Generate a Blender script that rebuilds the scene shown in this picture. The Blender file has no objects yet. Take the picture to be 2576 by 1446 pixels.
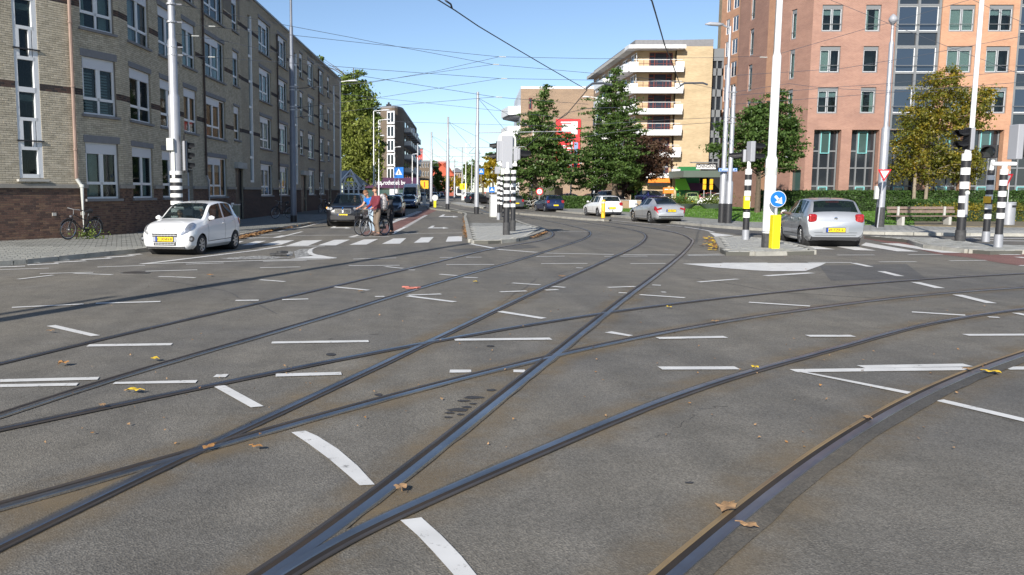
import bpy, bmesh, math, random
import numpy as np
from mathutils import Vector, Matrix, noise
R_ = math.radians
sc = bpy.context.scene
COL = sc.collection
random.seed(7); np.random.seed(7)
# ------------------------------------------------ camera, world, sun, exposure
CH, CF, CY0, CX0 = 1.75, 2100.0, 481.0, 988.0
PIT = math.atan((723-CY0)/CF)
cd = bpy.data.cameras.new('camera'); cam = bpy.data.objects.new('camera', cd); COL.objects.link(cam)
cam.location = (0, 0, CH); cam.rotation_euler = (math.pi/2-PIT, 0, 0)
cd.sensor_width = 36; cd.lens = 36*CF/2576; cd.shift_x = (1288-CX0)/2576
cd.clip_start = .1; cd.clip_end = 3000; sc.camera = cam
SUN_AZ, SUN_EL = 25.2, 26.0            # travel direction right of forward, elevation
w = bpy.data.worlds.new('World'); sc.world = w; w.use_nodes = True
nt = w.node_tree; sky = nt.nodes.new('ShaderNodeTexSky'); sky.sky_type = 'NISHITA'; sky.sun_disc = False
sky.sun_elevation = R_(SUN_EL); sky.sun_rotation = R_(180+SUN_AZ)
sky.air_density = .74; sky.dust_density = .2; sky.ozone_density = 1.9
bg = nt.nodes['Background']; bg.inputs[1].default_value = .105
nt.links.new(sky.outputs[0], bg.inputs[0])
sd = bpy.data.lights.new('sun', 'SUN'); sun = bpy.data.objects.new('sun', sd); COL.objects.link(sun)
sd.energy = 5.0; sd.angle = R_(.5); sd.color = (1, .945, .86)
sv = Vector((math.sin(R_(SUN_AZ))*math.cos(R_(SUN_EL)), math.cos(R_(SUN_AZ))*math.cos(R_(SUN_EL)), -math.sin(R_(SUN_EL))))
sun.rotation_euler = sv.to_track_quat('-Z', 'Y').to_euler(); sun.location = (-30, -60, 40)
sc.view_settings.view_transform = 'Standard'; sc.view_settings.look = 'None'
sc.view_settings.exposure = .45; sc.view_settings.gamma = 1; sc.view_settings.use_curve_mapping = False
# ------------------------------------------------ photo pixel -> place
def ray(x, y):
    u = (x-CX0)/CF; v = (723-y)/CF
    return u, math.cos(PIT)+v*math.sin(PIT), -math.sin(PIT)+v*math.cos(PIT)
def G(x, y, z=0.0):
    u, dy, dz = ray(x, y); t = (CH-z)/(-dz); return Vector((u*t, dy*t, z))
def At(x, y, Z):
    u, dy, dz = ray(x, y); t = Z/dy; return Vector((u*t, Z, CH+dz*t))
def PX(x, Z): return At(x, 481, Z).x
def HZ(y, Z): return At(988, y, Z).z
def T(i, x, y): return ((0, 654.3, 1308.6, 1921.7)[i-1]+x/3.937, 588.9+y/3.937)
def B(i, x, y): return ((0, 850.6, 1660)[i-1]+x/2.728, 916.05+y/2.728)
# ------------------------------------------------ materials
MATS = {}
def mat(name, col, rough=.6, metal=0, nz=None, bump=None, spec=.5, coat=0, trans=0, emit=None):
    """nz=(scale, amount[, second colour]) colour grain; bump=(scale, strength)"""
    if name in MATS: return MATS[name]
    m = bpy.data.materials.new(name); m.use_nodes = True; n = m.node_tree.nodes; l = m.node_tree.links
    p = n['Principled BSDF']; c = tuple(col)+(1,)
    p.inputs['Base Color'].default_value = c; p.inputs['Roughness'].default_value = rough
    p.inputs['Metallic'].default_value = metal; p.inputs['Specular IOR Level'].default_value = spec
    p.inputs['Coat Weight'].default_value = coat; p.inputs['Coat Roughness'].default_value = .04
    if emit: p.inputs['Emission Color'].default_value = tuple(emit[0])+(1,); p.inputs['Emission Strength'].default_value = emit[1]
    tc = n.new('ShaderNodeTexCoord')
    if nz:
        t = n.new('ShaderNodeTexNoise'); t.inputs['Scale'].default_value = nz[0]; t.inputs['Detail'].default_value = 5; t.inputs['Roughness'].default_value = .65
        l.new(tc.outputs['Object'], t.inputs['Vector'])
        r = n.new('ShaderNodeValToRGB'); r.color_ramp.elements[0].position = .3; r.color_ramp.elements[1].position = .7
        a = nz[1]; c2 = nz[2] if len(nz) > 2 else tuple(min(1, v*(1+a)) for v in col)
        c1 = tuple(v*(1-a) for v in col) if len(nz) < 3 else col
        r.color_ramp.elements[0].color = tuple(c1)+(1,); r.color_ramp.elements[1].color = tuple(c2)+(1,)
        l.new(t.outputs['Fac'], r.inputs['Fac']); l.new(r.outputs['Color'], p.inputs['Base Color'])
    if bump:
        t = n.new('ShaderNodeTexNoise'); t.inputs['Scale'].default_value = bump[0]; t.inputs['Detail'].default_value = 4
        l.new(tc.outputs['Object'], t.inputs['Vector'])
        b = n.new('ShaderNodeBump'); b.inputs['Strength'].default_value = bump[1]; b.inputs['Distance'].default_value = .02
        l.new(t.outputs['Fac'], b.inputs['Height']); l.new(b.outputs['Normal'], p.inputs['Normal'])
    MATS[name] = m; return m
def brickmat(name, c1, c2, mort, bw=.23, bh=.075, rough=.85, blot=None):
    m = bpy.data.materials.new(name); m.use_nodes = True; n = m.node_tree.nodes; l = m.node_tree.links
    p = n['Principled BSDF']; p.inputs['Roughness'].default_value = rough; p.inputs['Specular IOR Level'].default_value = .2
    uv = n.new('ShaderNodeUVMap'); b = n.new('ShaderNodeTexBrick')
    b.inputs['Scale'].default_value = 1; b.inputs['Brick Width'].default_value = bw; b.inputs['Row Height'].default_value = bh
    b.inputs['Mortar Size'].default_value = .009; b.inputs['Mortar Smooth'].default_value = .2
    b.inputs['Color1'].default_value = c1+(1,); b.inputs['Color2'].default_value = c2+(1,); b.inputs['Mortar'].default_value = mort+(1,)
    l.new(uv.outputs[0], b.inputs['Vector'])
    t = n.new('ShaderNodeTexNoise'); t.inputs['Scale'].default_value = .6; t.inputs['Detail'].default_value = 8; t.inputs['Roughness'].default_value = .7; mp = n.new('ShaderNodeMapping'); mp.inputs['Scale'].default_value = (.5, 1.3, 1)
    l.new(uv.outputs[0], mp.inputs[0]); l.new(mp.outputs[0], t.inputs['Vector'])
    mx = n.new('ShaderNodeMix'); mx.data_type = 'RGBA'; mx.blend_type = 'MULTIPLY'; mx.inputs[0].default_value = 1
    r = n.new('ShaderNodeValToRGB'); r.color_ramp.elements[0].position = .3; r.color_ramp.elements[1].position = .68
    bl = blot or (.78, .78, .8); r.color_ramp.elements[0].color = bl+(1,); r.color_ramp.elements[1].color = (1.08, 1.06, 1.03, 1)
    l.new(t.outputs['Fac'], r.inputs['Fac']); l.new(b.outputs['Color'], mx.inputs[6]); l.new(r.outputs['Color'], mx.inputs[7])
    l.new(mx.outputs[2], p.inputs['Base Color'])
    bp = n.new('ShaderNodeBump'); bp.inputs['Strength'].default_value = .6; bp.inputs['Distance'].default_value = .01; bp.invert = True
    l.new(b.outputs['Fac'], bp.inputs['Height']); l.new(bp.outputs['Normal'], p.inputs['Normal'])
    MATS[name] = m; return m
def asphalt_mat(name, base, warm, fine=1.0):
    m = bpy.data.materials.new(name); m.use_nodes = True; n = m.node_tree.nodes; l = m.node_tree.links
    p = n['Principled BSDF']; p.inputs['Roughness'].default_value = .82; p.inputs['Specular IOR Level'].default_value = .35
    geo = n.new('ShaderNodeNewGeometry')
    def nse(s, d, ro=.6):
        t = n.new('ShaderNodeTexNoise'); t.inputs['Scale'].default_value = s; t.inputs['Detail'].default_value = d; t.inputs['Roughness'].default_value = ro
        l.new(geo.outputs['Position'], t.inputs['Vector']); return t
    big = nse(.22, 5); med = nse(2.2, 4); fin = nse(120, 3, .8); vor = n.new('ShaderNodeTexVoronoi'); vor.inputs['Scale'].default_value = 85
    l.new(geo.outputs['Position'], vor.inputs['Vector'])
    r = n.new('ShaderNodeValToRGB'); r.color_ramp.elements[0].position = .36; r.color_ramp.elements[1].position = .62
    r.color_ramp.elements[0].color = base+(1,); r.color_ramp.elements[1].color = warm+(1,); l.new(big.outputs['Fac'], r.inputs['Fac'])
    def mul(a, b, lo, hi):
        rr = n.new('ShaderNodeMapRange'); rr.inputs['From Min'].default_value = .25; rr.inputs['From Max'].default_value = .75
        rr.inputs['To Min'].default_value = lo; rr.inputs['To Max'].default_value = hi; l.new(b, rr.inputs['Value'])
        mx = n.new('ShaderNodeVectorMath'); mx.operation = 'SCALE'; l.new(a, mx.inputs[0]); l.new(rr.outputs[0], mx.inputs['Scale']); return mx.outputs[0]
    c = mul(r.outputs['Color'], med.outputs['Fac'], .82, 1.14)
    c = mul(c, fin.outputs['Fac'], 1-.45*fine, 1+.45*fine)
    # tyre-worn streaks run with the long street
    mp = n.new('ShaderNodeMapping'); mp.inputs['Scale'].default_value = (.9, .06, 1); mp.inputs['Rotation'].default_value = (0, 0, R_(20))
    l.new(geo.outputs['Position'], mp.inputs['Vector']); st = n.new('ShaderNodeTexNoise'); st.inputs['Scale'].default_value = 1.6; st.inputs['Detail'].default_value = 3
    l.new(mp.outputs[0], st.inputs['Vector']); c = mul(c, st.outputs['Fac'], .80, 1.13)
    c = mul(c, vor.outputs['Color'], .78, 1.2)
    # dark oil spots
    sp = nse(3.1, 2, .5); rs = n.new('ShaderNodeMapRange'); rs.inputs['From Min'].default_value = .70; rs.inputs['From Max'].default_value = .78; rs.inputs['To Min'].default_value = 1; rs.inputs['To Max'].default_value = .62
    l.new(sp.outputs['Fac'], rs.inputs['Value']); mx = n.new('ShaderNodeVectorMath'); mx.operation = 'SCALE'; l.new(c, mx.inputs[0]); l.new(rs.outputs[0], mx.inputs['Scale'])
    l.new(mx.outputs[0], p.inputs['Base Color'])
    b = n.new('ShaderNodeBump'); b.inputs['Strength'].default_value = .55; b.inputs['Distance'].default_value = .006; l.new(vor.outputs['Distance'], b.inputs['Height']); l.new(b.outputs['Normal'], p.inputs['Normal'])
    MATS[name] = m; return m
def paintmat(name, col, wear=.35, under=(.1, .098, .093)):
    m = bpy.data.materials.new(name); m.use_nodes = True; n = m.node_tree.nodes; l = m.node_tree.links
    p = n['Principled BSDF']; p.inputs['Roughness'].default_value = .6
    geo = n.new('ShaderNodeNewGeometry'); t = n.new('ShaderNodeTexNoise'); t.inputs['Scale'].default_value = 9; t.inputs['Detail'].default_value = 8; t.inputs['Roughness'].default_value = .75
    l.new(geo.outputs['Position'], t.inputs['Vector']); r = n.new('ShaderNodeValToRGB')
    r.color_ramp.elements[0].position = wear-.05; r.color_ramp.elements[1].position = wear+.06
    r.color_ramp.elements[0].color = under+(1,); r.color_ramp.elements[1].color = col+(1,)
    l.new(t.outputs['Fac'], r.inputs['Fac'])
    t2 = n.new('ShaderNodeTexNoise'); t2.inputs['Scale'].default_value = 3; l.new(geo.outputs['Position'], t2.inputs['Vector'])
    mr = n.new('ShaderNodeMapRange'); mr.inputs['To Min'].default_value = .72; mr.inputs['To Max'].default_value = 1.15; l.new(t2.outputs['Fac'], mr.inputs['Value'])
    mx = n.new('ShaderNodeVectorMath'); mx.operation = 'SCALE'; l.new(r.outputs['Color'], mx.inputs[0]); l.new(mr.outputs[0], mx.inputs['Scale'])
    l.new(mx.outputs[0], p.inputs['Base Color']); MATS[name] = m; return m
def glassmat(name, tint=(.02, .03, .035), tr=.35, rough=.03):
    m = bpy.data.materials.new(name); m.use_nodes = True; n = m.node_tree.nodes; l = m.node_tree.links
    p = n['Principled BSDF']; p.inputs['Base Color'].default_value = tint+(1,); p.inputs['Roughness'].default_value = rough
    p.inputs['Specular IOR Level'].default_value = .9
    t = n.new('ShaderNodeBsdfTransparent'); t.inputs[0].default_value = (.75, .85, .85, 1); mx = n.new('ShaderNodeMixShader'); mx.inputs[0].default_value = tr
    l.new(p.outputs[0], mx.inputs[1]); l.new(t.outputs[0], mx.inputs[2]); l.new(mx.outputs[0], n['Material Output'].inputs[0]); MATS[name] = m; return m
def leafmat(name, cols, tr=.35):
    m = bpy.data.materials.new(name); m.use_nodes = True; n = m.node_tree.nodes; l = m.node_tree.links
    n.remove(n['Principled BSDF']); geo = n.new('ShaderNodeNewGeometry'); tc = n.new('ShaderNodeTexCoord')
    r = n.new('ShaderNodeValToRGB'); e = r.color_ramp.elements
    e[0].color = cols[0]+(1,); e[1].color = cols[-1]+(1,)
    for i, c in enumerate(cols[1:-1]): q = e.new((i+1)/(len(cols)-1)); q.color = c+(1,)
    t = n.new('ShaderNodeTexNoise'); t.inputs['Scale'].default_value = .8; t.inputs['Detail'].default_value = 4; l.new(tc.outputs['Object'], t.inputs['Vector'])
    ad = n.new('ShaderNodeMath'); ad.operation = 'MULTIPLY_ADD'; ad.inputs[1].default_value = .45; l.new(geo.outputs['Random Per Island'], ad.inputs[0])
    m2 = n.new('ShaderNodeMath'); m2.operation = 'MULTIPLY_ADD'; m2.inputs[1].default_value = 1.5; m2.inputs[2].default_value = -.5; l.new(t.outputs['Fac'], m2.inputs[0]); l.new(m2.outputs[0], ad.inputs[2])
    l.new(ad.outputs[0], r.inputs['Fac'])
    d = n.new('ShaderNodeBsdfDiffuse'); g = n.new('ShaderNodeBsdfTranslucent'); gl = n.new('ShaderNodeBsdfGlossy'); gl.inputs['Roughness'].default_value = .45
    l.new(r.outputs[0], d.inputs[0]); l.new(r.outputs[0], g.inputs[0])
    a = n.new('ShaderNodeMixShader'); a.inputs[0].default_value = tr; l.new(d.outputs[0], a.inputs[1]); l.new(g.outputs[0], a.inputs[2])
    b = n.new('ShaderNodeMixShader'); b.inputs[0].default_value = .025; l.new(a.outputs[0], b.inputs[1]); l.new(gl.outputs[0], b.inputs[2])
    l.new(b.outputs[0], n['Material Output'].inputs[0]); MATS[name] = m; return m
def dustmat():
    m = bpy.data.materials.new('rail_dust'); m.use_nodes = True; n = m.node_tree.nodes; l = m.node_tree.links; p = n['Principled BSDF']; p.inputs['Roughness'].default_value = .9; p.inputs['Base Color'].default_value = (.27, .205, .125, 1)
    uv = n.new('ShaderNodeUVMap'); sp = n.new('ShaderNodeSeparateXYZ'); l.new(uv.outputs[0], sp.inputs[0]); geo = n.new('ShaderNodeNewGeometry')
    t = n.new('ShaderNodeTexNoise'); t.inputs['Scale'].default_value = 1.4; t.inputs['Detail'].default_value = 8; t.inputs['Roughness'].default_value = .7; l.new(geo.outputs['Position'], t.inputs['Vector'])
    def mth(op, a, b): q = n.new('ShaderNodeMath'); q.operation = op; q.use_clamp = True; [l.new(v, q.inputs[i]) if hasattr(v, 'links') else q.inputs[i].__setattr__('default_value', v) for i, v in enumerate((a, b))]; return q.outputs[0]
    e = mth('MULTIPLY', mth('MULTIPLY', sp.outputs[1], mth('SUBTRACT', 1.0, sp.outputs[1])), 4.0); e = mth('POWER', e, 1.3); r = n.new('ShaderNodeMapRange'); r.inputs['From Min'].default_value = .38; r.inputs['From Max'].default_value = .68; l.new(t.outputs['Fac'], r.inputs['Value'])
    f = mth('MULTIPLY', mth('MULTIPLY', e, r.outputs[0]), .72); tr = n.new('ShaderNodeBsdfTransparent'); mx = n.new('ShaderNodeMixShader'); l.new(f, mx.inputs[0]); l.new(tr.outputs[0], mx.inputs[1]); l.new(p.outputs[0], mx.inputs[2]); l.new(mx.outputs[0], n['Material Output'].inputs[0]); MATS['rail_dust'] = m
dustmat()
asphalt_mat('asphalt', (.150, .142, .128), (.200, .182, .150))
asphalt_mat('asphalt_dark', (.115, .112, .108), (.13, .125, .115))
asphalt_mat('seal_dark', (.045, .046, .05), (.055, .055, .058), .4); asphalt_mat('red_asphalt', (.20, .10, .085), (.235, .125, .105))
asphalt_mat('seal', (.095, .090, .082), (.135, .118, .092), .6)
paintmat('road_white', (.74, .73, .70), .36, (.17, .16, .145)); paintmat('road_white_worn', (.6, .6, .57), .52, (.17, .16, .145))
mat('slab', (.27, .27, .245), .85, nz=(1.3, .18), bump=(40, .3)); mat('slab_light', (.34, .34, .32), .85, nz=(1.2, .14), bump=(40, .3))
mat('slab_brown', (.2, .185, .155), .85, nz=(1.5, .2)); mat('joint', (.10, .098, .085), .95)
mat('kerbstone', (.33, .32, .285), .85, nz=(2.0, .28), bump=(30, .3)); mat('dirt', (.17, .14, .09), .95, nz=(3, .35))
mat('grass_soil', (.09, .16, .035), .95, nz=(.8, .25))
mat('steel_rail', (.19, .175, .17), .36, .95, nz=(.9, .25, (.40, .39, .39))); mat('rail_rust', (.20, .14, .085), .6, .3, nz=(1.2, .3, (.36, .25, .12))); mat('rail_dark', (.075, .065, .058), .5, .5, nz=(1.5, .3, (.13, .11, .095)))
mat('groove', (.012, .010, .009), .8, nz=(1.1, .4, (.045, .032, .022)))
mat('galv', (.38, .39, .42), .45, .35, nz=(3, .08)); mat('galv_shaded', (.15, .17, .21), .5, .2, nz=(3, .1)); mat('white_paint', (.80, .80, .79), .45); mat('black_paint', (.025, .025, .028), .45)  # darker galv copy carries painted shade for the slim left mast
mat('hedge_core', (.022, .04, .012), .9); mat('black_worn', (.05, .05, .052), .7, nz=(8, .4)); mat('grey_plastic', (.33, .34, .37), .5); mat('pale_grey', (.55, .56, .53), .5, nz=(2, .08)); mat('yellow_paint', (.85, .72, .01), .45, nz=(5, .05))
mat('orange_yellow', (.80, .45, .02), .45); mat('sign_blue', (.01, .16, .55), .4); mat('sign_red', (.55, .02, .03), .4); mat('lens_dark', (.02, .02, .02), .15)
mat('rubber', (.022, .022, .024), .75, nz=(20, .2)); mat('alloy', (.55, .56, .58), .3, .8); mat('chrome', (.75, .76, .78), .12, 1)
mat('under', (.012, .012, .013), .9); mat('trim_black', (.018, .018, .02), .5); mat('seat_cloth', (.05, .055, .07), .9)
mat('plate_yellow', (.85, .60, .01), .4); mat('plate_blue', (.01, .07, .4), .4); mat('tail_red', (.32, .01, .015), .15, nz=(14, .5), coat=1); mat('lamp_clear', (.42, .44, .48), .10, .6, nz=(9, .35), coat=1)
mat('lamp_lit', (1, .95, .85), .3, emit=((1, .93, .8), 3)); mat('amber', (.85, .32, .02), .2, emit=((1, .4, .02), .8))
mat('skin', (.52, .29, .20), .55, spec=.3); mat('hair', (.09, .05, .028), .8, nz=(30, .3)); mat('hair_light', (.19, .10, .05), .8, nz=(30, .3))
mat('frame_white', (.72, .73, .74), .4); mat('panel_white', (.60, .61, .64), .5); mat('frame_grey', (.19, .20, .21), .5); mat('frame_red', (.20, .045, .035), .5)
mat('lintel', (.20, .20, .21), .8, nz=(3, .12)); mat('coping', (.28, .26, .23), .85, nz=(3, .15)); mat('pipe_copper', (.27, .19, .155), .55, .1, nz=(1.5, .15)); mat('pipe_dark', (.055, .035, .03), .6)
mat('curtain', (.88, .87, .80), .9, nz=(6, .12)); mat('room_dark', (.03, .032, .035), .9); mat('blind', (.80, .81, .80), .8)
def windowglass(name, base, rough=.04):
    return mat(name, base, rough, 0, spec=1.0)
windowglass('glass_dark', (.008, .011, .014)); windowglass('glass_blue', (.03, .045, .07)); windowglass('glass_panel', (.022, .027, .034), .12); windowglass('glass_green', (.05, .09, .085), .08)
glassmat('car_glass', (.012, .018, .02), .45); glassmat('pane', (.015, .02, .024), .72)
mat('wire', (.07, .08, .10), .6, .2); mat('bark', (.11, .085, .06), .95, nz=(6, .3), bump=(14, .5)); mat('bark_pale', (.24, .20, .15), .9, nz=(5, .3)); mat('wood_bench', (.20, .145, .12), .85, nz=(9, .25)); mat('concrete', (.42, .41, .38), .85, nz=(2, .15))
# ------------------------------------------------ mesh builder
class MB:
    def __init__(s): s.v = []; s.f = []; s.m = []; s.mats = []; s.uv = {}
    def mi(s, m):
        if m not in s.mats: s.mats.append(m)
        return s.mats.index(m)
    def add(s, vs, fs, m):
        o = len(s.v); s.v += [tuple(p) for p in vs]; k = s.mi(m)
        for f in fs: s.f.append(tuple(i+o for i in f)); s.m.append(k)
    def quad(s, a, b, c, d, m, uv=None):
        s.add([a, b, c, d], [(0, 1, 2, 3)], m)
        if uv: s.uv[len(s.f)-1] = uv
    def box(s, c, size, m, rz=0, ax=None):
        """box centred at c; ax = (X, Y, Z) axis vectors"""
        X, Y, Z = ax or (Vector((math.cos(rz), math.sin(rz), 0)), Vector((-math.sin(rz), math.cos(rz), 0)), Vector((0, 0, 1)))
        c = Vector(c); a, b, d = [q/2 for q in size]
        vs = [c+X*(i*a)+Y*(j*b)+Z*(k*d) for k in (-1, 1) for j in (-1, 1) for i in (-1, 1)]
        s.add(vs, [(0, 2, 3, 1), (4, 5, 7, 6), (0, 1, 5, 4), (2, 6, 7, 3), (0, 4, 6, 2), (1, 3, 7, 5)], m)
    def tube(s, pts, r, m, n=8, cap=True):
        pts = [Vector(p) for p in pts]; rs = r if isinstance(r, (list, tuple)) else [r]*len(pts)
        vs = []; up = None
        for i, p in enumerate(pts):
            d = (pts[min(i+1, len(pts)-1)]-pts[max(i-1, 0)]).normalized()
            if up is None: up = Vector((0, 0, 1)) if abs(d.z) < .9 else Vector((1, 0, 0))
            a = d.cross(up).normalized(); b = a.cross(d).normalized()
            vs += [p+(a*math.cos(2*math.pi*k/n)+b*math.sin(2*math.pi*k/n))*rs[i] for k in range(n)]
        fs = [(i*n+k, i*n+(k+1) % n, (i+1)*n+(k+1) % n, (i+1)*n+k) for i in range(len(pts)-1) for k in range(n)]
        if cap: fs += [tuple(range(n))[::-1], tuple((len(pts)-1)*n+k for k in range(n))]
        s.add(vs, fs, m)
    def disc(s, c, r, nrm, m, n=20, th=.01, ry=None):
        nrm = Vector(nrm).normalized(); s.tube([Vector(c)-nrm*th/2, Vector(c)+nrm*th/2], r, m, n)
    def prism(s, poly, dirv, m):
        """extrude a planar polygon along dirv"""
        n = len(poly); d = Vector(dirv); vs = [Vector(p) for p in poly]+[Vector(p)+d for p in poly]
        s.add(vs, [tuple(range(n))[::-1], tuple(range(n, 2*n))]+[(i, (i+1) % n, n+(i+1) % n, n+i) for i in range(n)], m)
    def build(s, name, parent=None, smooth=False, loc=None, bevel=0):
        me = bpy.data.meshes.new(name); o0 = Vector(loc) if loc is not None else Vector((0, 0, 0))
        if parent is not None and loc is None: o0 = Vector(parent.get('_o', (0, 0, 0)))
        me.from_pydata([tuple(Vector(p)-o0) for p in s.v], [], s.f); me.update()
        for m in s.mats: me.materials.append(MATS[m])
        me.polygons.foreach_set('material_index', s.m)
        if s.uv:
            ul = me.uv_layers.new(name='UVMap')
            for fi, uv in s.uv.items():
                for li, q in zip(me.polygons[fi].loop_indices, uv): ul.data[li].uv = q
        if smooth: me.polygons.foreach_set('use_smooth', [True]*len(s.f)); 
        o = bpy.data.objects.new(name, me); COL.objects.link(o)
        if parent is not None: o.parent = parent; o.location = o0-Vector(parent.get('_o', (0, 0, 0)))
        else: o.location = o0
        if smooth == 'auto' or smooth == 2:
            try: me.set_sharp_from_angle(angle=R_(35))
            except Exception: pass
        if bevel:
            b = o.modifiers.new('bevel', 'BEVEL'); b.width = bevel; b.segments = 2; b.limit_method = 'ANGLE'
        return o
def tag(o, label=None, cat=None, group=None, kind=None):
    if label: o['label'] = label
    if cat: o['category'] = cat
    if group: o['group'] = group
    if kind: o['kind'] = kind
    return o
def empty(name, loc, label=None, cat=None, group=None, rz=0, kind=None):
    """children are given in world coordinates (rz = 0) or in local ones when _o is cleared"""
    e = bpy.data.objects.new(name, None); COL.objects.link(e); e.location = loc; e['_o'] = tuple(loc); e.rotation_euler.z = rz
    e.empty_display_size = .3; return tag(e, label, cat, group, kind)
def local(name, loc, label, cat, group=None, rz=0, s=1):
    e = empty(name, loc, label, cat, group, rz); e['_o'] = (0.0, 0.0, 0.0); e.scale = (s, s, s); return e
def copytree(root, loc, rz, label, group=None, s=None):
    r = root.copy(); COL.objects.link(r); r.location = loc; r.rotation_euler.z = rz; r['label'] = label
    if s: r.scale = (s, s, s)
    if group: r['group'] = group
    kids = {}
    for o in bpy.data.objects: 
        if o.parent is not None: kids.setdefault(o.parent.name, []).append(o)
    for ch in kids.get(root.name, []):
        c = ch.copy(); COL.objects.link(c); c.parent = r
        for g in kids.get(ch.name, []): d = g.copy(); COL.objects.link(d); d.parent = c
    return r
def share(o, name, parent, loc, rz=0):
    c = bpy.data.objects.new(name, o.data); COL.objects.link(c); c.parent = parent; c.location = loc; c.rotation_euler.z = rz; return c
def textobj(body, size, loc, rot, m, parent, name='lettering', sx=1, depth=.002):
    cu = bpy.data.curves.new(name, 'FONT'); cu.body = body; cu.size = size; cu.align_x = 'CENTER'; cu.align_y = 'CENTER'; cu.extrude = depth; cu.offset = size*.012
    t = bpy.data.objects.new(name, cu); COL.objects.link(t)
    dg = bpy.context.evaluated_depsgraph_get(); me = bpy.data.meshes.new_from_object(t.evaluated_get(dg)); bpy.data.objects.remove(t)
    me.materials.clear(); me.materials.append(MATS[m]); o = bpy.data.objects.new(name, me); COL.objects.link(o)
    o.parent = parent; o0 = Vector(parent.get('_o', (0, 0, 0))) if parent else Vector((0, 0, 0))
    o.location = Vector(loc)-o0; o.rotation_euler = rot; o.scale = (sx, 1, 1); return o
def smoothline(pts, step=.35):
    """Catmull-Rom through ground points, resampled"""
    P = [Vector(p) for p in pts]; P = [P[0]*2-P[1]]+P+[P[-1]*2-P[-2]]; out = []
    for i in range(1, len(P)-2):
        a, b, c, d = P[i-1:i+3]; n = max(2, int((c-b).length/step))
        for k in range(n):
            t = k/n; out.append(.5*((2*b)+(c-a)*t+(2*a-5*b+4*c-d)*t*t+(3*b-a-3*c+d)*t**3))
    out.append(P[-2]); return out
# ================================================ GROUND
def sheet(name, pts, z, m, parent=None, th=0, kind='structure'):
    b = MB(); P = [Vector((p[0], p[1], z)) for p in pts]
    n = len(P); a2 = sum(P[i].x*P[(i+1) % n].y-P[(i+1) % n].x*P[i].y for i in range(n))
    if a2 < 0: P = P[::-1]
    if th: b.prism([p-Vector((0, 0, th)) for p in P], (0, 0, th), m)
    else: b.add(P, [tuple(range(n))], m)
    # triangulate concave outlines properly
    bm = bmesh.new(); vs = [bm.verts.new(v) for v in b.v]
    fs = [bm.faces.new([vs[i] for i in f]) for f in b.f]; bmesh.ops.recalc_face_normals(bm, faces=fs)
    bmesh.ops.triangulate(bm, faces=[f for f in bm.faces if len(f.verts) > 4], ngon_method='EAR_CLIP')
    me = bpy.data.meshes.new(name); bm.to_mesh(me); bm.free(); me.materials.append(MATS[m]); o = bpy.data.objects.new(name, me); COL.objects.link(o)
    if parent: o.parent = parent
    elif kind: o['kind'] = kind
    return o
road = sheet('road', [(-700, -60), (900, -60), (900, 1800), (-700, 1800)], 0, 'asphalt')
def gp(pts, z=0): return [G(x, y, z) for x, y in pts]
sheet('cycle_lane', gp([(890, 592.5), (986, 589.5), (1076, 540), (1100, 528), (1084, 521), (1058, 531), (978, 563)]), .004, 'red_asphalt')
sheet('cycle_path', gp([(2173, 594), (2288, 604), (2335, 621), (2404, 632), (2491, 639), (2576, 637), (2900, 640), (2900, 705), (2620, 676), (2520, 662), (2440, 648), (2360, 640), (2290, 622), (2173, 600)]), .004, 'red_asphalt')
# patches of newer tar where the street was dug up
sheet('tar_patch', gp([(1660, 566), (1780, 580), (1850, 588), (1925, 592), (2170, 592), (2400, 596), (2576, 600), (2576, 589), (2300, 587), (2175, 584), (1921, 577), (1832, 571.5), (1727, 562)]), .004, 'asphalt_dark')
# ------------------------------------------------ painted markings, each dash a child of the road
QUADS = [('zebra_bar', 2, q) for q in ([(15, 108), (180, 65), (340, 62), (210, 106)], [(250, 118), (420, 65), (620, 60), (475, 116)], [(570, 113), (735, 58), (890, 56), (750, 113)],
  [(883, 108), (1025, 55), (1170, 50), (1055, 105)], [(1205, 98), (1320, 45), (1448, 41), (1385, 96)], [(1522, 87), (1595, 35), (1720, 30), (1668, 84)], [(1838, 77), (1862, 27), (2000, 20), (2000, 72)],
  [(-190, 112), (-40, 70), (60, 68), (-70, 108)], [(-420, 118), (-250, 74), (-160, 72), (-300, 115)])]
QUADS += [('zebra_bar', 4, q) for q in ([(135, 68), (225, 68), (705, 153), (500, 150)], [(720, 126), (880, 120), (1110, 165), (900, 160)], [(960, 112), (1010, 85), (1530, 175), (1320, 172)], [(1155, 92), (1330, 93), (1960, 188), (1760, 185)])]
QUADS += [('dash_line', 1, [(460, 915), (550, 905), (993, 1008), (900, 1017)]), ('painted_island', 3, [(1605, 295), (2000, 291), (3030, 287), (2975, 315), (2825, 368), (2500, 369), (2300, 360), (1900, 330)]),
  ('painted_triangle', 2, [(300, 245), (590, 208), (765, 241)]), ('dash_line', 1, [(2110, 1424), (2145, 1396), (2265, 1393), (2235, 1424)]), ('dash_line', 2, [(1875, 1380), (1880, 1350), (2090, 1350), (2092, 1376)]),
  ('dash_line', 2, [(2508, 1374), (2510, 1350), (2620, 1350), (2640, 1378)]), ('dash_line', 3, [(835, 980), (905, 968), (1120, 1008), (1075, 1017)])]
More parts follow.
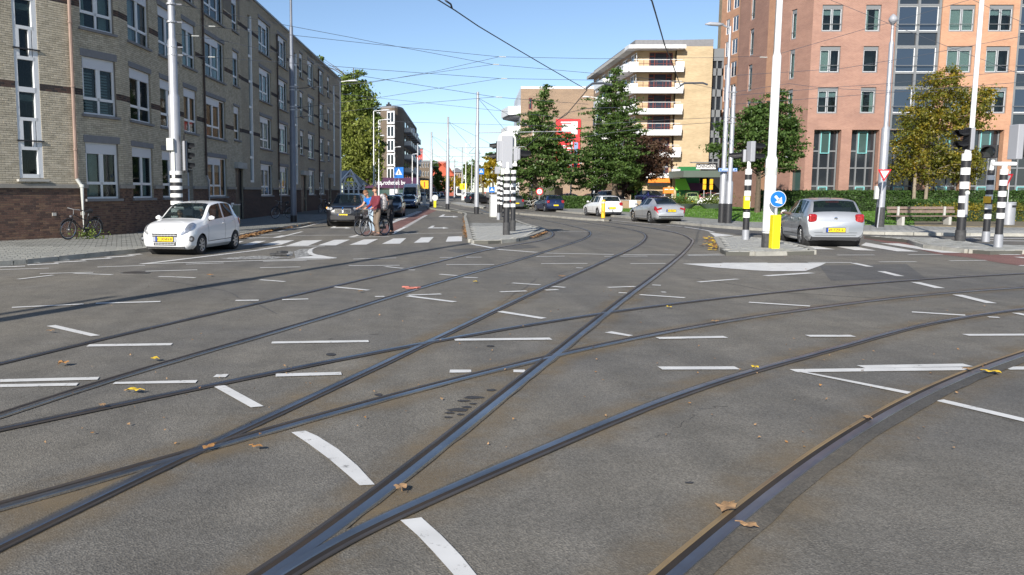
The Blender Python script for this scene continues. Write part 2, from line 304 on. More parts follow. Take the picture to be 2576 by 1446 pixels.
LINES = {1: [(965, 328, 1437, 312), (0, 354, 485, 340), (395, 394, 923, 381), (178, 450, 527, 408), (733, 392, 1113, 405), (1440, 371, 1955, 357), (1570, 423, 1735, 426), (1740, 427, 1935, 434), (1842, 300, 2215, 288),
   (1400, 299, 2576, 158, .16), (1400, 297, 2576, 264, .14), (118, 731, 828, 697), (950, 690, 1590, 672, .13), (870, 1108, 1703, 1095, .14), (2332, 661, 2562, 658, .13),
   (130, 298, 390, 284, .22), (360, 272, 685, 257, .25), (270, 307, 580, 293, .22), (540, 283, 850, 267, .22), (810, 256, 1100, 241, .25), (1050, 232, 1330, 214, .25), (1270, 206, 1400, 199, .25), (0, 328, 250, 319, .2), (0, 312, 120, 306, .2), (2380, 42, 2576, 40, .15)],
 2: [(0, 155, 230, 122, .2), (230, 122, 640, 120, .2), (0, 262, 700, 246, .16), (30, 271, 460, 261, .12), (0, 335, 400, 327), (0, 455, 245, 473), (922, 250, 1347, 238), (878, 316, 1382, 311), (1238, 324, 1415, 342), (1470, 356, 1535, 358), (1780, 233, 1905, 232), (2040, 231, 2195, 230),
   (1845, 304, 2317, 303), (1780, 400, 1950, 414), (2015, 430, 2153, 437), (733, 526, 1075, 560), (220, 652, 478, 645), (1138, 622, 1232, 620), (1470, 608, 1793, 596), (1460, 616, 1928, 675, .12),
   (115, 1080, 1075, 1066, .13), (1925, 1052, 2880, 1042, .14), (155, 1405, 805, 1388, .13), (2080, 97, 2310, 140, .16), (2350, 152, 2740, 182, .16), (2378, 575, 2640, 566), (2500, 487, 2775, 506), (2370, 770, 2810, 840, .13), (0, 12, 200, -3, .15), (-260, 34, 130, 38, .15), (130, 38, 230, 14, .15), (225, 16, 930, 10, .13), (1290, -2, 2000, -12, .13),
   (890, 32, 1280, 24, .2), (895, 32, 1010, 0, .2), (1285, 0, 1410, -60, .13)],
 3: [(240, 190, 925, 204, .14), (1020, 205, 1535, 208, .13), (1660, 207, 1980, 199), (1665, 215, 2050, 208), (158, 225, 442, 220), (832, 222, 910, 222), (990, 221, 1262, 220), (208, 295, 665, 293), (1092, 293, 1440, 292), (2000, 288, 2450, 287),
   (1765, 477, 2155, 447), (2430, 416, 2890, 386, .18), (868, 531, 1140, 522), (975, 584, 1058, 588), (1307, 507, 1393, 511), (1400, 577, 1443, 577), (318, 520, 445, 531), (250, 558, 375, 553), (1185, 603, 1630, 634, .12), (2265, 679, 3850, 716) if 0 else (2265, 679, 2870, 717, .12),
   (1360, 1036, 2035, 1024, .13), (1385, 1335, 2150, 1333, .14), (555, 335, 618, 338)],
 4: [(725, 209, 1095, 208), (1430, 205, 1768, 203), (435, 282, 870, 284, .12), (1142, 278, 1510, 275), (1840, 267, 2200, 262), (885, 289, 1050, 325, .16), (1160, 370, 1350, 418, .16), (1500, 479, 1745, 538, .17), (1915, 604, 2255, 688, .16), (1465, 775, 1995, 808, .12), (2222, 825, 2330, 830), (2490, 785, 2700, 830),
   (430, 1014, 885, 1014, .13), (1995, 1003, 2700, 1000, .13), (960, 1320, 2020, 1303, .14), (290, 1360, 2000, 1338, .14), (2385, 1335, 2700, 1333, .14), (2320, 204, 2545, 206, .22), (2515, 228, 2600, 240, .2), (2530, 312, 2600, 316, .2), (1930, 22, 2640, 22, .3), (1980, 42, 2640, 44, .3), (2180, 66, 2640, 70, .3)]}
def marking(name, P, z=.008, m='road_white', parent=road):
    n = len(P); P = [Vector((p[0], p[1], z)) for p in P]
    a2 = sum(P[i].x*P[(i+1) % n].y-P[(i+1) % n].x*P[i].y for i in range(n))
    if a2 < 0: P = P[::-1]
    b = MB(); b.add(P, [tuple(range(n))], m); return b.build(name, parent)
def strip(p0, p1, wd):
    d = (p1-p0).normalized(); q = Vector((-d.y, d.x, 0))*wd/2; return [p0-q, p1-q, p1+q, p0+q]
kz = 0
for nm, t, q in QUADS: marking(nm, [G(*T(t, x, y)) for x, y in q], .009)
for t, ls in LINES.items():
    for a in ls:
        kz += 1; wd = (a[4] if len(a) > 4 else .11)
        marking('dash_line', strip(G(*T(t, a[0], a[1])), G(*T(t, a[2], a[3])), wd), .008+.0004*(kz % 7))
for q in ([(733, 1090), (768, 1086), (800, 1100), (850, 1132), (900, 1175), (943, 1222), (905, 1224), (872, 1195), (825, 1155), (775, 1118)], [(1007, 1312), (1060, 1305), (1110, 1350), (1160, 1402), (1200, 1452), (1143, 1452), (1090, 1392), (1050, 1350)],
          [(537, 974), (566, 971), (663.5, 1024), (631, 1027)], [(1995, 934), (2020, 936), (2292, 988), (2282, 993)], [(2352, 1010), (2374, 1007), (2600, 1060), (2600, 1069)],
          [(0, 956), (250, 950), (245, 957), (0, 963)], [(0, 969), (198, 965), (192, 972), (0, 976)], [(283, 968), (290, 963), (497, 958), (492, 965)], [(1784, 585), (1847, 592.5), (1801, 596.5)]):
    marking('dash_line', gp(q), .009)
for q in ([(333, 170), (400, 150), (530, 142), (520, 200), (440, 232), (350, 235)], [(140, 190), (300, 170), (330, 175), (320, 215), (150, 215)], [(-400, 240), (-200, 225), (0, 215), (140, 220), (300, 235), (100, 246), (-300, 252)]):
    marking('worn_hatching', [G(*T(2, x, y)) for x, y in q], .0065, 'road_white_worn')
# curved white edge of the painted nose
cv = smoothline([G(*T(2, x, y)) for x, y in [(645, 119), (560, 135), (512, 160), (515, 190), (560, 210), (640, 225), (760, 241)]], .2)
for a, b_ in zip(cv[:-1], cv[1:]): pass
b = MB(); L = [p+Vector((0, .16, .010)) for p in cv]; Rr = [p+Vector((-.1, -.12, .010)) for p in cv]
b.add(L+Rr, [(i, i+1, len(L)+i+1, len(L)+i) for i in range(len(L)-1)], 'road_white'); b.build('edge_line', road)
# edge lines on the far side
for pl, wd in ([[(1521, 553), (1590, 559), (1662, 565)], .13], [[(1676, 566.8), (1716, 570)], .13], [[(1722, 571), (1776, 579.4), (1796, 584.4)], .13], [[(978, 563), (1003, 553)], .3], [[(815, 558), (760, 572), (700, 583)], .13], [[(1402, 582), (1481, 582)], .15], [[(620, 600), (700, 598), (760, 583)], .14]):
    for p, q in zip(pl[:-1], pl[1:]): kz += 1; marking('edge_line', strip(G(*p), G(*q), wd), .008+.0004*(kz % 7))
for i in range(9):   # dashes beside the cycle lane
    t = i/9; marking('dash_line', strip(G(1003+55*t, 553-22*t), G(1003+55*(t+.06), 553-22*(t+.06)), .5), .009)
for i in range(12):
    t = i/12; marking('dash_line', strip(G(1018+56*t, 572-32*t), G(1018+56*(t+.05), 572-32*(t+.05)), .25), .009)
marking('edge_line', strip(G(986, 589), G(1018, 572), .16), .009)
for cx, cy, s in ((1100, 572.5, 1.0), (1126, 544, .95), (855, 572, 1.0)):   # turn arrows
    p = [(-24, 1.5), (-13, -4.5), (-6, -4.5), (-12, 0), (14, 0), (14, -1.2), (29, 1.5), (14, 3.2), (14, 2), (-24, 2)]
    marking('turn_arrow', gp([(cx+s*x, cy+s*y) for x, y in p]), .009)
# ------------------------------------------------ pavements
def inside(p, poly):
    c = False; n = len(poly)
    for i in range(n):
        a, b_ = poly[i], poly[(i+1) % n]
        if (a[1] > p[1]) != (b_[1] > p[1]) and p[0] < (b_[0]-a[0])*(p[1]-a[1])/(b_[1]-a[1])+a[0]: c = not c
    return c
UNITBOX = {}
def unitbox(m, L, W, H, name):
    k = (m, L, W, H)
    if k not in UNITBOX:
        b = MB(); e = .006; v = []
        b.add([(-L/2, -W/2, -H), (L/2, -W/2, -H), (L/2, W/2, -H), (-L/2, W/2, -H), (-L/2+e, -W/2+e, 0), (L/2-e, -W/2+e, 0), (L/2-e, W/2-e, 0), (-L/2+e, W/2-e, 0)],
              [(4, 5, 6, 7), (0, 1, 5, 4), (1, 2, 6, 5), (2, 3, 7, 6), (3, 0, 4, 7)], m)
        me = bpy.data.meshes.new(name); me.from_pydata([tuple(p) for p in b.v], [], b.f); me.materials.append(MATS[m]); UNITBOX[k] = (me, b)
    return UNITBOX[k]
def pavement(name, outline, kerb, label=None, ang=0, slab=.3, mats=('slab',), sel=None, far=60, cap=290, ht=.115, fillm='joint'):
    P = [G(x, y, ht) for x, y in outline]
    base = sheet(name, [(p.x, p.y) for p in P], ht-.012, fillm, th=ht)
    ca, sa = math.cos(ang), math.sin(ang); poly = [(p.x, p.y) for p in P]
    if slab:
        xs = [p[0]*ca+p[1]*sa for p in poly]; ys = [-p[0]*sa+p[1]*ca for p in poly]; cand = []
        for i in range(int(min(xs)/slab), int(max(xs)/slab)+1):
            for j in range(int(min(ys)/slab), int(max(ys)/slab)+1):
                u, v = i*slab+(slab/2 if j % 2 else 0), j*slab; X, Y = u*ca-v*sa, u*sa+v*ca
                if Y > far or Y < 5: continue
                if abs(X/Y*CF+CX0-1288) > 1500: continue
                if all(inside((X+dx*ca-dy*sa, Y+dx*sa+dy*ca), poly) for dx in (-slab/2, slab/2) for dy in (-slab/2, slab/2)): cand.append((Y, X))
        cand.sort(); g = slab-.012; rest = {}
        for k, (Y, X) in enumerate(cand):
            m = sel(X, Y) if sel else mats[0]; z = ht+random.uniform(-.003, .003)
            if k < cap:
                me, _ = unitbox(m, g, g, .03, 'paving_slab'); o = bpy.data.objects.new('paving_slab', me); COL.objects.link(o); o.parent = base; o.location = (X, Y, z); o.rotation_euler = (random.uniform(-.006, .006), random.uniform(-.006, .006), ang)
            else: rest.setdefault(m, []).append((X, Y, z))
        if rest:
            b = MB()
            for m, L in rest.items():
                _, ub = unitbox(m, g, g, .03, 'paving_slab')
                for X, Y, z in L: b.add([(X+x*ca-y*sa, Y+x*sa+y*ca, z+zz) for x, y, zz in ub.v], [ub.f[0]], m)
            tag(b.build('paving_slabs', base), kind='stuff')
    kp = [G(x, y, ht) for x, y in kerb]; kp = smoothline(kp, 1.0) if len(kp) > 2 else kp
    # resample to about one-metre stones
    run = [kp[0]]; 
    for p in kp[1:]:
        while (p-run[-1]).length >= .98: run.append(run[-1]+(p-run[-1]).normalized()*.98)
    me, ub = unitbox('kerbstone', .97, .17, ht+.02, 'kerb_stone'); far_b = MB()
    for i, (a, c) in enumerate(zip(run[:-1], run[1:])):
        d = c-a; r = math.atan2(d.y, d.x); mid = (a+c)/2
        if i < 90 and mid.y < 80: o = bpy.data.objects.new('kerb_stone', me); COL.objects.link(o); o.parent = base; o.location = (mid.x, mid.y, ht+.006+random.uniform(-.004, .004)); o.rotation_euler.z = r
        else: far_b.add([(mid.x+x*math.cos(r)-y*math.sin(r), mid.y+x*math.sin(r)+y*math.cos(r), ht+.006+z) for x, y, z in ub.v], ub.f, 'kerbstone')
    if far_b.v: tag(far_b.build('kerb_stones', base), kind='stuff')
    return base
KL = [(-250, 676), (-100, 665), (0, 656.5), (33, 655), (150, 644), (275, 631.5), (350, 625), (450, 612), (560, 596), (618, 586), (652, 578), (697, 571), (815, 553), (985, 521), (1045, 509), (1085, 500)]
pavement('left_pavement', KL+[(1085, 494), (1000, 494), (850, 512), (600, 549), (317, 587), (211, 594), (0, 604), (-250, 618)], KL, ang=R_(18), sel=lambda X, Y: 'slab')
CI = [(1184, 604), (1228, 605.5), (1264, 603.5), (1307, 599), (1336, 590.5), (1357, 582), (1369, 577.5), (1360, 573), (1343.7, 568), (1318, 561), (1298, 553.7), (1264, 541), (1204, 535.5), (1163, 530), (1130, 523), (1083, 516), (1083, 523), (1162, 532.8), (1170, 546), (1177, 575)]
ys = G(1240, 566).y
pavement('middle_island', CI, CI+[CI[0]], ang=R_(12), sel=lambda X, Y: 'slab_light' if Y < ys else 'slab_brown')
RI = [(1801, 595.5), (1850, 592.5), (1916, 597.5), (1960, 605), (2020, 618), (2050, 627), (2048, 631), (1940, 632.5), (1826, 632.5), (1812, 625), (1810, 612)]
pavement('right_island', RI, RI+[RI[0]], ang=R_(-10), sel=lambda X, Y: 'slab_light')
RP = [(2290, 603), (2332, 616), (2404, 624), (2491, 631), (2576, 629), (2800, 630), (2800, 617), (2576, 616), (2480, 612), (2424, 605), (2350, 597), (2175, 592)]
pavement('right_refuge', RP, RP[:6]+RP[:0] if 0 else RP[:6], ang=R_(3), sel=lambda X, Y: 'slab_light' if random.random() < .6 else 'slab')
MD = [(1250, 531), (1308, 535.5), (1430, 545.5), (1500, 550.5), (1532, 552), (1538, 549.5), (1500, 545.5), (1430, 538), (1308, 531), (1250, 528)]
pavement('lane_divider', MD, MD[:6], slab=0, fillm='slab_brown')
KR = [(1200, 503), (1308, 518), (1410, 530), (1500, 537), (1566, 543), (1660, 553), (1727, 560), (1832, 569), (1921, 574), (2050, 579), (2175, 582), (2300, 584.5), (2430, 586), (2800, 589)]
pavement('right_pavement', KR+[(2800, 512), (2300, 504), (1800, 500), (1400, 495), (1200, 495)], KR, slab=.3, ang=R_(-3), far=46, sel=lambda X, Y: 'slab_light', fillm='slab', ht=.12)
for q in ([(1136, 509.5), (1150, 508), (1195, 513), (1219, 519), (1205, 521), (1160, 515)], [(1047, 513), (1060, 508), (1081, 511), (1081, 516), (1055, 517)]):
    pavement('far_island', q, q+[q[0]], slab=0, fillm='slab_light')
# lawn behind the right pavement
GR = [(1562, 531), (1640, 536), (1719, 543.5), (1806, 549.5), (1868, 556), (1960, 558), (2175, 564), (2300, 564.5), (2300, 531), (2060, 527), (1900, 522), (1760, 518), (1640, 519), (1562, 524)]
sheet('lawn', gp(GR, .15), .15, 'grass_soil', th=.04)
PB = [(2300, 566), (2420, 569), (2640, 570), (2640, 528), (2300, 528)]
sheet('flower_bed', gp(PB, .16), .16, 'dirt', th=.04)
def scatter_in(pts, n, zmax=1e9):
    P = [(p.x, p.y) for p in pts]; xs = [p[0] for p in P]; ys_ = [p[1] for p in P]; out = []
    while len(out) < n:
        p = (random.uniform(min(xs), max(xs)), random.uniform(min(ys_), max(ys_)))
        if inside(p, P): out.append(p)
    return out
leafmat('grass_blade', [(.05, .11, .015), (.10, .22, .03), (.16, .27, .05)])
b = MB()
for x, y in scatter_in(gp(GR, .15), 26000):
    a = random.uniform(0, 6.28); h = random.uniform(.04, .09); s = .035; dx, dy = math.cos(a)*s, math.sin(a)*s
    b.add([(x-dx, y-dy, .15), (x+dx, y+dy, .15), (x+random.uniform(-.03, .03), y+random.uniform(-.03, .03), .15+h)], [(0, 1, 2)], 'grass_blade')
tag(b.build('grass'), 'short mown green grass of the lawn before the hedges', 'grass', kind='stuff')
# ------------------------------------------------ tram rails
def rail(label, pts, side, k, seal=.19, hw=.062):
    P = smoothline(pts, .3)
    u0, u1 = (P[0]-P[6]).normalized(), (P[-1]-P[-7]).normalized(); P = [P[0]+u0*(12-.6*i) for i in range(20)]+P+([P[-1]+u1*.6*(i+1) for i in range(45)] if k in (3, 4, 6, 7) else [])
    for _ in range(14 if k in (5, 6) else 60): P = [P[0]]+[P[i]*.5+(P[i-1]+P[i+1])*.25 for i in range(1, len(P)-1)]+[P[-1]]
    base = empty('tram_rail', (P[0].x, P[0].y, 0), label, 'tram rail', 'grooved tram rails set in the asphalt')
    N = []
    for i, p in enumerate(P):
        d = (P[min(i+1, len(P)-1)]-P[max(i-1, 0)]).normalized(); N.append(Vector((-d.y, d.x, 0))*side)   # towards the groove
    dz = k*.0009
    def ribbon(name, offs, m, jit=0):
        b = MB(); n = len(offs); rows = []
        for i, p in enumerate(P):
            for o, z in offs:
                j = random.uniform(-jit, jit); rows.append(p+N[i]*(o+j)+Vector((0, 0, z+dz)))
        fs = [((i*n+j, i*n+j+1, (i+1)*n+j+1, (i+1)*n+j) if side < 0 else (i*n+j, (i+1)*n+j, (i+1)*n+j+1, i*n+j+1)) for i in range(len(P)-1) for j in range(n-1)]
        b.add(rows, [f[::-1] for f in fs], m); return b.build(name, base)
    if k in (2, 3, 5, 6, 7):
        b = MB(); wd = .42 if k == 7 else .34; n = len(P)
        for i in range(n-1):
            if P[i].y > 15: break
            b.quad(P[i]-N[i]*wd+Vector((0, 0, .0047+dz*.15)), P[i+1]-N[i+1]*wd+Vector((0, 0, .0047+dz*.15)), P[i+1]+N[i+1]*wd+Vector((0, 0, .0047+dz*.15)), P[i]+N[i]*wd+Vector((0, 0, .0047+dz*.15)), 'rail_dust', [(i*.3, 0), (i*.3+.3, 0), (i*.3+.3, 1), (i*.3, 1)])
        if b.f: b.build('dust_film', base)
    ribbon('seal_strip', [(-seal*(1.0 if k == 7 else .62), .0060), (seal*.62, .0060)], 'seal', .010)
    ribbon('groove', [(hw*.5-.01, .0072), (hw*.5+.05, .0072)], 'groove')
    ribbon('rail_head', [(-hw*.62, .0058), (-hw*.58, .0125), (-hw*.2, .0140), (hw*.42, .0135), (hw*.5, .0070)], 'steel_rail')
    ribbon('guard_lip', [(hw*.5+.036, .0070), (hw*.5+.040, .0130), (hw*.5+.060, .0125), (hw*.5+.062, .0060)], 'rail_rust' if k == 7 else 'rail_dark')
RAILS = [
 ('uppermost rail of the straight double track, rusty where it bends by the middle island', [T(1, *p) for p in [(-500, 1400), (0, 1278), (400, 1180), (940, 1050), (1650, 890), (2576, 675)]]+[T(2, *p) for p in [(600, 555), (1100, 425), (1450, 350), (1900, 240), (2310, 140), (2576, 95)]]+[(1355, 609), (1381, 600), (1393, 591), (1388, 582), (1350, 569), (1290, 553), (1220, 532), (1170, 512)], -1),
 ('second rail from the top, dark groove above its blue head, bending left beyond the lanes', [(-120, 1085)]+[B(1, *p) for p in [(0, 335), (400, 210), (700, 105), (1150, 0)]]+[T(1, *p) for p in [(1500, 1330), (2576, 1020)]]+[T(2, *p) for p in [(600, 850), (1100, 690), (1610, 530), (1950, 425), (2340, 325), (2576, 258)]]+[T(3, *p) for p in [(250, 175), (620, 60)]]+[(1479, 597.6), (1489, 588), (1482, 580), (1450, 571), (1380, 556), (1300, 540), (1200, 514)], 1),
 ('bright blue middle rail running from the bottom left up to the far curve', [(-80, 1405)]+[B(1, *p) for p in [(0, 1225), (450, 1000), (900, 780), (1300, 605), (1560, 500), (1800, 390), (2200, 200), (2499, 60)]]+[T(2, *p) for p in [(1250, 1260), (1650, 1080), (2000, 915), (2350, 740), (2576, 640)]]+[T(3, *p) for p in [(270, 510), (680, 340), (900, 230), (1050, 175), (1170, 110), (1242, 45)]]+[(1625, 591.6), (1613, 583.4), (1572, 575), (1480, 560), (1380, 545), (1210, 514)], -1),
 ('long shallow rail crossing the middle rail at lower left, rusty at its right end', [(-120, 1315)]+[B(1, *p) for p in [(0, 1020), (600, 835), (1290, 640), (1500, 560), (2000, 410), (2499, 280)]]+[B(2, *p) for p in [(400, 210), (800, 95)]]+[T(3, *p) for p in [(0, 1300), (350, 1200), (650, 1130), (1000, 1055), (1500, 950), (2000, 860), (2576, 790)]]+[T(4, *p) for p in [(600, 720), (1300, 630), (2000, 560), (2576, 530), (3000, 505)]], 1),
 ('thin upper crossing rail with the flattest slope, rusty at the right edge', [(-120, 1105)]+[B(1, *p) for p in [(0, 465), (400, 355), (900, 260), (1500, 135), (2000, 30)]]+[T(2, *p) for p in [(500, 1280), (1100, 1170), (1600, 1080), (2000, 1000), (2576, 910)]]+[T(3, *p) for p in [(500, 830), (900, 770), (1300, 700), (2000, 635), (2576, 575)]]+[T(4, *p) for p in [(800, 505), (1500, 450), (2000, 422), (2576, 390), (3000, 372)]], -1),
 ('steepest rail from the bottom centre to the far right curve before the island', [(570, 1520), (694, 1446), (748, 1408), (800, 1366)]+[B(2, *p) for p in [(0, 1115), (330, 900), (700, 580), (1050, 300), (1300, 100)]]+[T(3, *p) for p in [(370, 1190), (860, 790), (1100, 600), (1370, 400), (1600, 210), (1700, 100), (1712, 55)]]+[(1741, 604), (1737, 599), (1725, 593), (1694, 584), (1620, 571), (1500, 555), (1380, 538), (1220, 512)], 1),
 ('rail that leaves the steep rail at the bottom and sweeps away to the right edge', [(575, 1532), (700, 1449), (752, 1419), (800, 1390)]+[B(2, *p) for p in [(0, 1205), (300, 1062), (600, 930), (1000, 760), (1500, 550), (2000, 330), (2499, 150)]]+[T(4, *p) for p in [(0, 1320), (600, 1170), (1100, 1020), (1600, 890), (2200, 790), (2576, 745), (3000, 690)]], -1),
 ('nearest rail, wide and rusty, curving from the bottom edge to the right edge', [(1620, 1510)]+[B(3, *p) for p in [(60, 1443), (500, 1030), (950, 690), (1400, 390), (1900, 150)]]+[T(4, *p) for p in [(1850, 1443), (2200, 1300), (2576, 1180), (3000, 1060)]], 1)]
for k, (lab, pts, side) in enumerate(RAILS): rail(lab, [G(x, y) for x, y in pts], side, k, seal=.14 if k == 7 else .09, hw=.058 if k in (7, 5) else .045)
# ------------------------------------------------ fallen leaves and litter
mat('leaf_tan', (.33, .20, .10), .8, nz=(20, .3)); mat('leaf_yellow', (.62, .42, .03), .8, nz=(20, .2)); mat('leaf_orange', (.36, .18, .06), .8, nz=(20, .3)); mat('red_rag', (.50, .17, .13), .8)
def leafshape(s, m, curl=.25):
    b = MB(); n = 15; rim = []
    for i in range(n):
        a = 2*math.pi*i/n; r = s*(.5+.28*abs(math.cos(a*2.5))+random.uniform(-.06, .06)); rim.append(Vector((r*math.cos(a), .75*r*math.sin(a), .006+curl*s*abs(math.sin(a*1.5))*random.uniform(.4, 1))))
    b.add([Vector((0, 0, .012))]+rim, [(0, i+1, (i+1) % n+1) for i in range(n)], m)
    b.tube([Vector((-s*.5, 0, .02)), Vector((-s*1.1, s*.1, .012))], .003, m, 4); return b
LV = [(B(3, 455, 1025), .17, 'leaf_tan', 'big curled tan leaf lying across the nearest rail'), (B(3, 610, 1150), .11, 'leaf_tan', 'tan leaf just right of the nearest rail'), (B(1, 920, 205), .15, 'leaf_yellow', 'bright yellow leaf between the dashes on the left'),
  (B(1, 435, 15), .16, 'leaf_orange', 'large orange maple leaf between the two straight rails on the left'), (B(1, 1430, 602), .12, 'leaf_orange', 'orange leaf where two rails cross on the left'), (B(1, 1765, 598), .09, 'leaf_orange', 'small upright orange leaf right of the rail crossing'),
  (B(1, 705, 308), .09, 'leaf_tan', 'pale brown leaf on the thin upper crossing rail'), (T(1, 1535, 1263), .12, 'leaf_yellow', 'yellowish leaf by the second rail on the left'), (T(4, 2265, 1400), .16, 'leaf_yellow', 'olive yellow leaf at the right edge beside the nearest rail'),
  (T(3, 2325, 1350), .12, 'leaf_yellow', 'yellow leaf on the sweeping rail at right'), (B(2, 430, 885), .12, 'leaf_tan', 'crumpled tan leaf in the fork of the two near rails'), (T(3, 1475, 742), .1, 'leaf_yellow', 'small yellow leaf below the upper crossing rail at right'),
  (T(2, 990, 583), .13, 'leaf_tan', 'brown leaf below the first straight rail'), (T(2, 2128, 487), .16, 'leaf_yellow', 'greenish leaf beyond the second straight rail'), (T(1, 490, 983), .1, 'leaf_tan', 'faint tan leaf under the slanted dash at left'), (T(1, 2075, 420), .16, 'leaf_orange', 'orange leaf in front of the white hatchback'),
  (T(3, 405, 433), .14, 'leaf_orange', 'orange leaf on the blue middle rail'), (T(4, 2020, 1370), .1, 'leaf_tan', 'tan leaf stuck on the rusty rail below the double dash'), (B(3, 1420, 395), .09, 'leaf_tan', 'two toned leaf on the nearest rail halfway up'), (T(3, 1920, 887), .09, 'leaf_tan', 'tiny brown leaf on the long shallow rail at right')]
for (px, s, m, lab) in LV:
    p = G(*px); o = leafshape(s*.58, m).build('fallen_leaf'); o.location = (p.x, p.y, .03); o.rotation_euler.z = random.uniform(0, 6.28); tag(o, lab, 'leaf', 'dead leaves lying on the crossing')
b = MB(); p = G(*T(2, 1505, 540)); b.box((p.x, p.y, .02), (.24, .12, .02), 'red_rag', .3); b.box((p.x-.11, p.y+.06, .03), (.13, .07, .02), 'red_rag', -.3); b.box((p.x+.1, p.y-.04, .03), (.12, .07, .015), 'red_rag', .9)
tag(b.build('plastic_bag'), 'flattened red plastic bag lying on the second rail', 'bag')
b = MB(); p = G(*T(2, 180, 216)); b.box((p.x, p.y, .05), (.45, .22, .06), 'black_worn', .2); b.box((p.x+.1, p.y+.1, .1), (.25, .2, .06), 'black_worn', .7); tag(b.build('black_rag'), 'black scrap of rubber on the worn painted nose', 'scrap')
# dabs of black tar and a cover between the crossing rails
for i, (x, y, a, w_) in enumerate(((935, 232, 70, 10), (860, 255, 45, 6), (925, 275, 28, 5), (880, 298, 36, 7), (820, 318, 72, 12), (765, 338, 34, 7), (840, 350, 26, 6), (755, 368, 30, 5), (1050, 182, 34, 7), (275, 214, 28, 9), (2410, 820, 30, 6))):
    q = [(x+a*math.cos(t)*(1+.15*math.sin(5*t+i)), y+w_*math.sin(t)*(1+.2*math.cos(3*t+i))) for t in np.linspace(0, 2*math.pi, 14)[:-1]]; marking('tar_dab', [G(*B(2, *p)) for p in q], .0062+.0002*i, 'seal_dark')
for i, (x, y, a, w_) in enumerate(((700, 1195, 50, 14), (2280, 1112, 40, 8))): marking('tar_dab', [G(*T(2, x+a*math.cos(t), y+w_*math.sin(t))) for t in np.linspace(0, 2*math.pi, 13)[:-1]], .0063, 'seal_dark')
for x, y, ra in ((1335, 385, .32), (2150, 1250, .0)):
    if ra: c = G(*T(1, x, y)); b = MB(); b.tube([c, c+Vector((0, 0, .012))], ra, 'asphalt_dark', 24); b.tube([c+Vector((0, 0, .011)), c+Vector((0, 0, .015))], ra*.8, 'rail_dark', 24); b.build('manhole_cover', road)
def crack(pts, wd=.005, m='seal_dark'):
    P = [G(x, y) for x, y in pts]; out = [P[0]]
    for a, c in zip(P[:-1], P[1:]):
        for t in np.linspace(0, 1, 9)[1:]: out.append(a.lerp(c, t)+Vector((random.gauss(0, .02), random.gauss(0, .02), 0)))
    b = MB(); n = len(out); b.add([p+Vector((0, 0, .0035)) for p in out]+[p+Vector((wd*random.uniform(.3, 1.6), wd, .0035)) for p in out], [(i, i+1, n+i+1, n+i) for i in range(n-1)], m); b.build('crack', road)
crack([(1600, 1120), (1700, 1080), (1760, 1030), (1830, 1020)]); 
crack([(1250, 770), (1350, 700), (1500, 665)], .03, 'asphalt_dark'); crack([(1750, 700), (1950, 735), (2200, 750)], .03, 'asphalt_dark'); crack([(380, 700), (560, 730), (700, 790)], .03, 'asphalt_dark')
# trench patches of slightly darker tar
marking('tar_patch', gp([(1120, 628), (1330, 616), (1360, 622), (1150, 636)]), .0028, 'asphalt_dark'); marking('tar_patch', gp([(2060, 668), (2280, 664), (2330, 700), (2090, 706)]), .0028, 'asphalt_dark')
def litter(name, label, line, wd, n, ms=('leaf_orange', 'leaf_tan')):
    b = MB()
    for k in range(n):
        i = random.randrange(len(line)-1); t = random.random(); q = G(line[i][0]*(1-t)+line[i+1][0]*t, line[i][1]*(1-t)+line[i+1][1]*t)
        x, y = q.x+random.gauss(0, wd/2), q.y+random.gauss(0, wd); a = random.uniform(0, 6.28); s = random.uniform(.04, .09); z = random.uniform(.015, .08)
        b.add([(x+s*math.cos(a+f), y+s*math.sin(a+f), z+random.uniform(-.01, .03)) for f in (0, 1.5, 3.1, 4.6)], [(0, 1, 2, 3)], random.choice(ms))
    tag(b.build(name), label, 'leaves', kind='stuff')
litter('leaf_litter', 'drift of orange leaves along the left kerb beyond the white car', [(600, 601), (640, 591), (697, 578), (790, 562)], .22, 900)
litter('leaf_litter', 'brown leaves in the gutter at the far left kerb', [(30, 661), (100, 656), (160, 650)], .08, 160)
litter('leaf_litter', 'dry leaves in the gutter along the left side of the middle island', [(1170, 548), (1174, 575), (1179, 600)], .18, 500)
litter('leaf_litter', 'leaves gathered at the pointed right end of the middle island', [(1330, 600), (1352, 592), (1366, 586)], .18, 300)
litter('leaf_litter', 'yellow leaves beside the left end of the right island', [(1790, 600), (1802, 615), (1806, 632)], .25, 160, ('leaf_yellow', 'leaf_orange'))
b = MB()
for k in range(260):
    x = random.uniform(100, 2500); y = 575+(random.random()**1.6)*560; q = G(x, y); a = random.uniform(0, 6.28); s = random.uniform(.005, .013)*(1+q.y*.03)
    b.add([(q.x+s*math.cos(a+f), q.y+s*math.sin(a+f), .012+random.uniform(0, .02)) for f in (0, 1.7, 3.3, 4.7)], [(0, 1, 2, 3)], random.choice(('leaf_tan', 'leaf_tan', 'leaf_tan', 'leaf_orange')))
tag(b.build('leaf_crumbs'), 'tiny leaf crumbs and grit strewn over the whole crossing', 'leaves', kind='stuff')
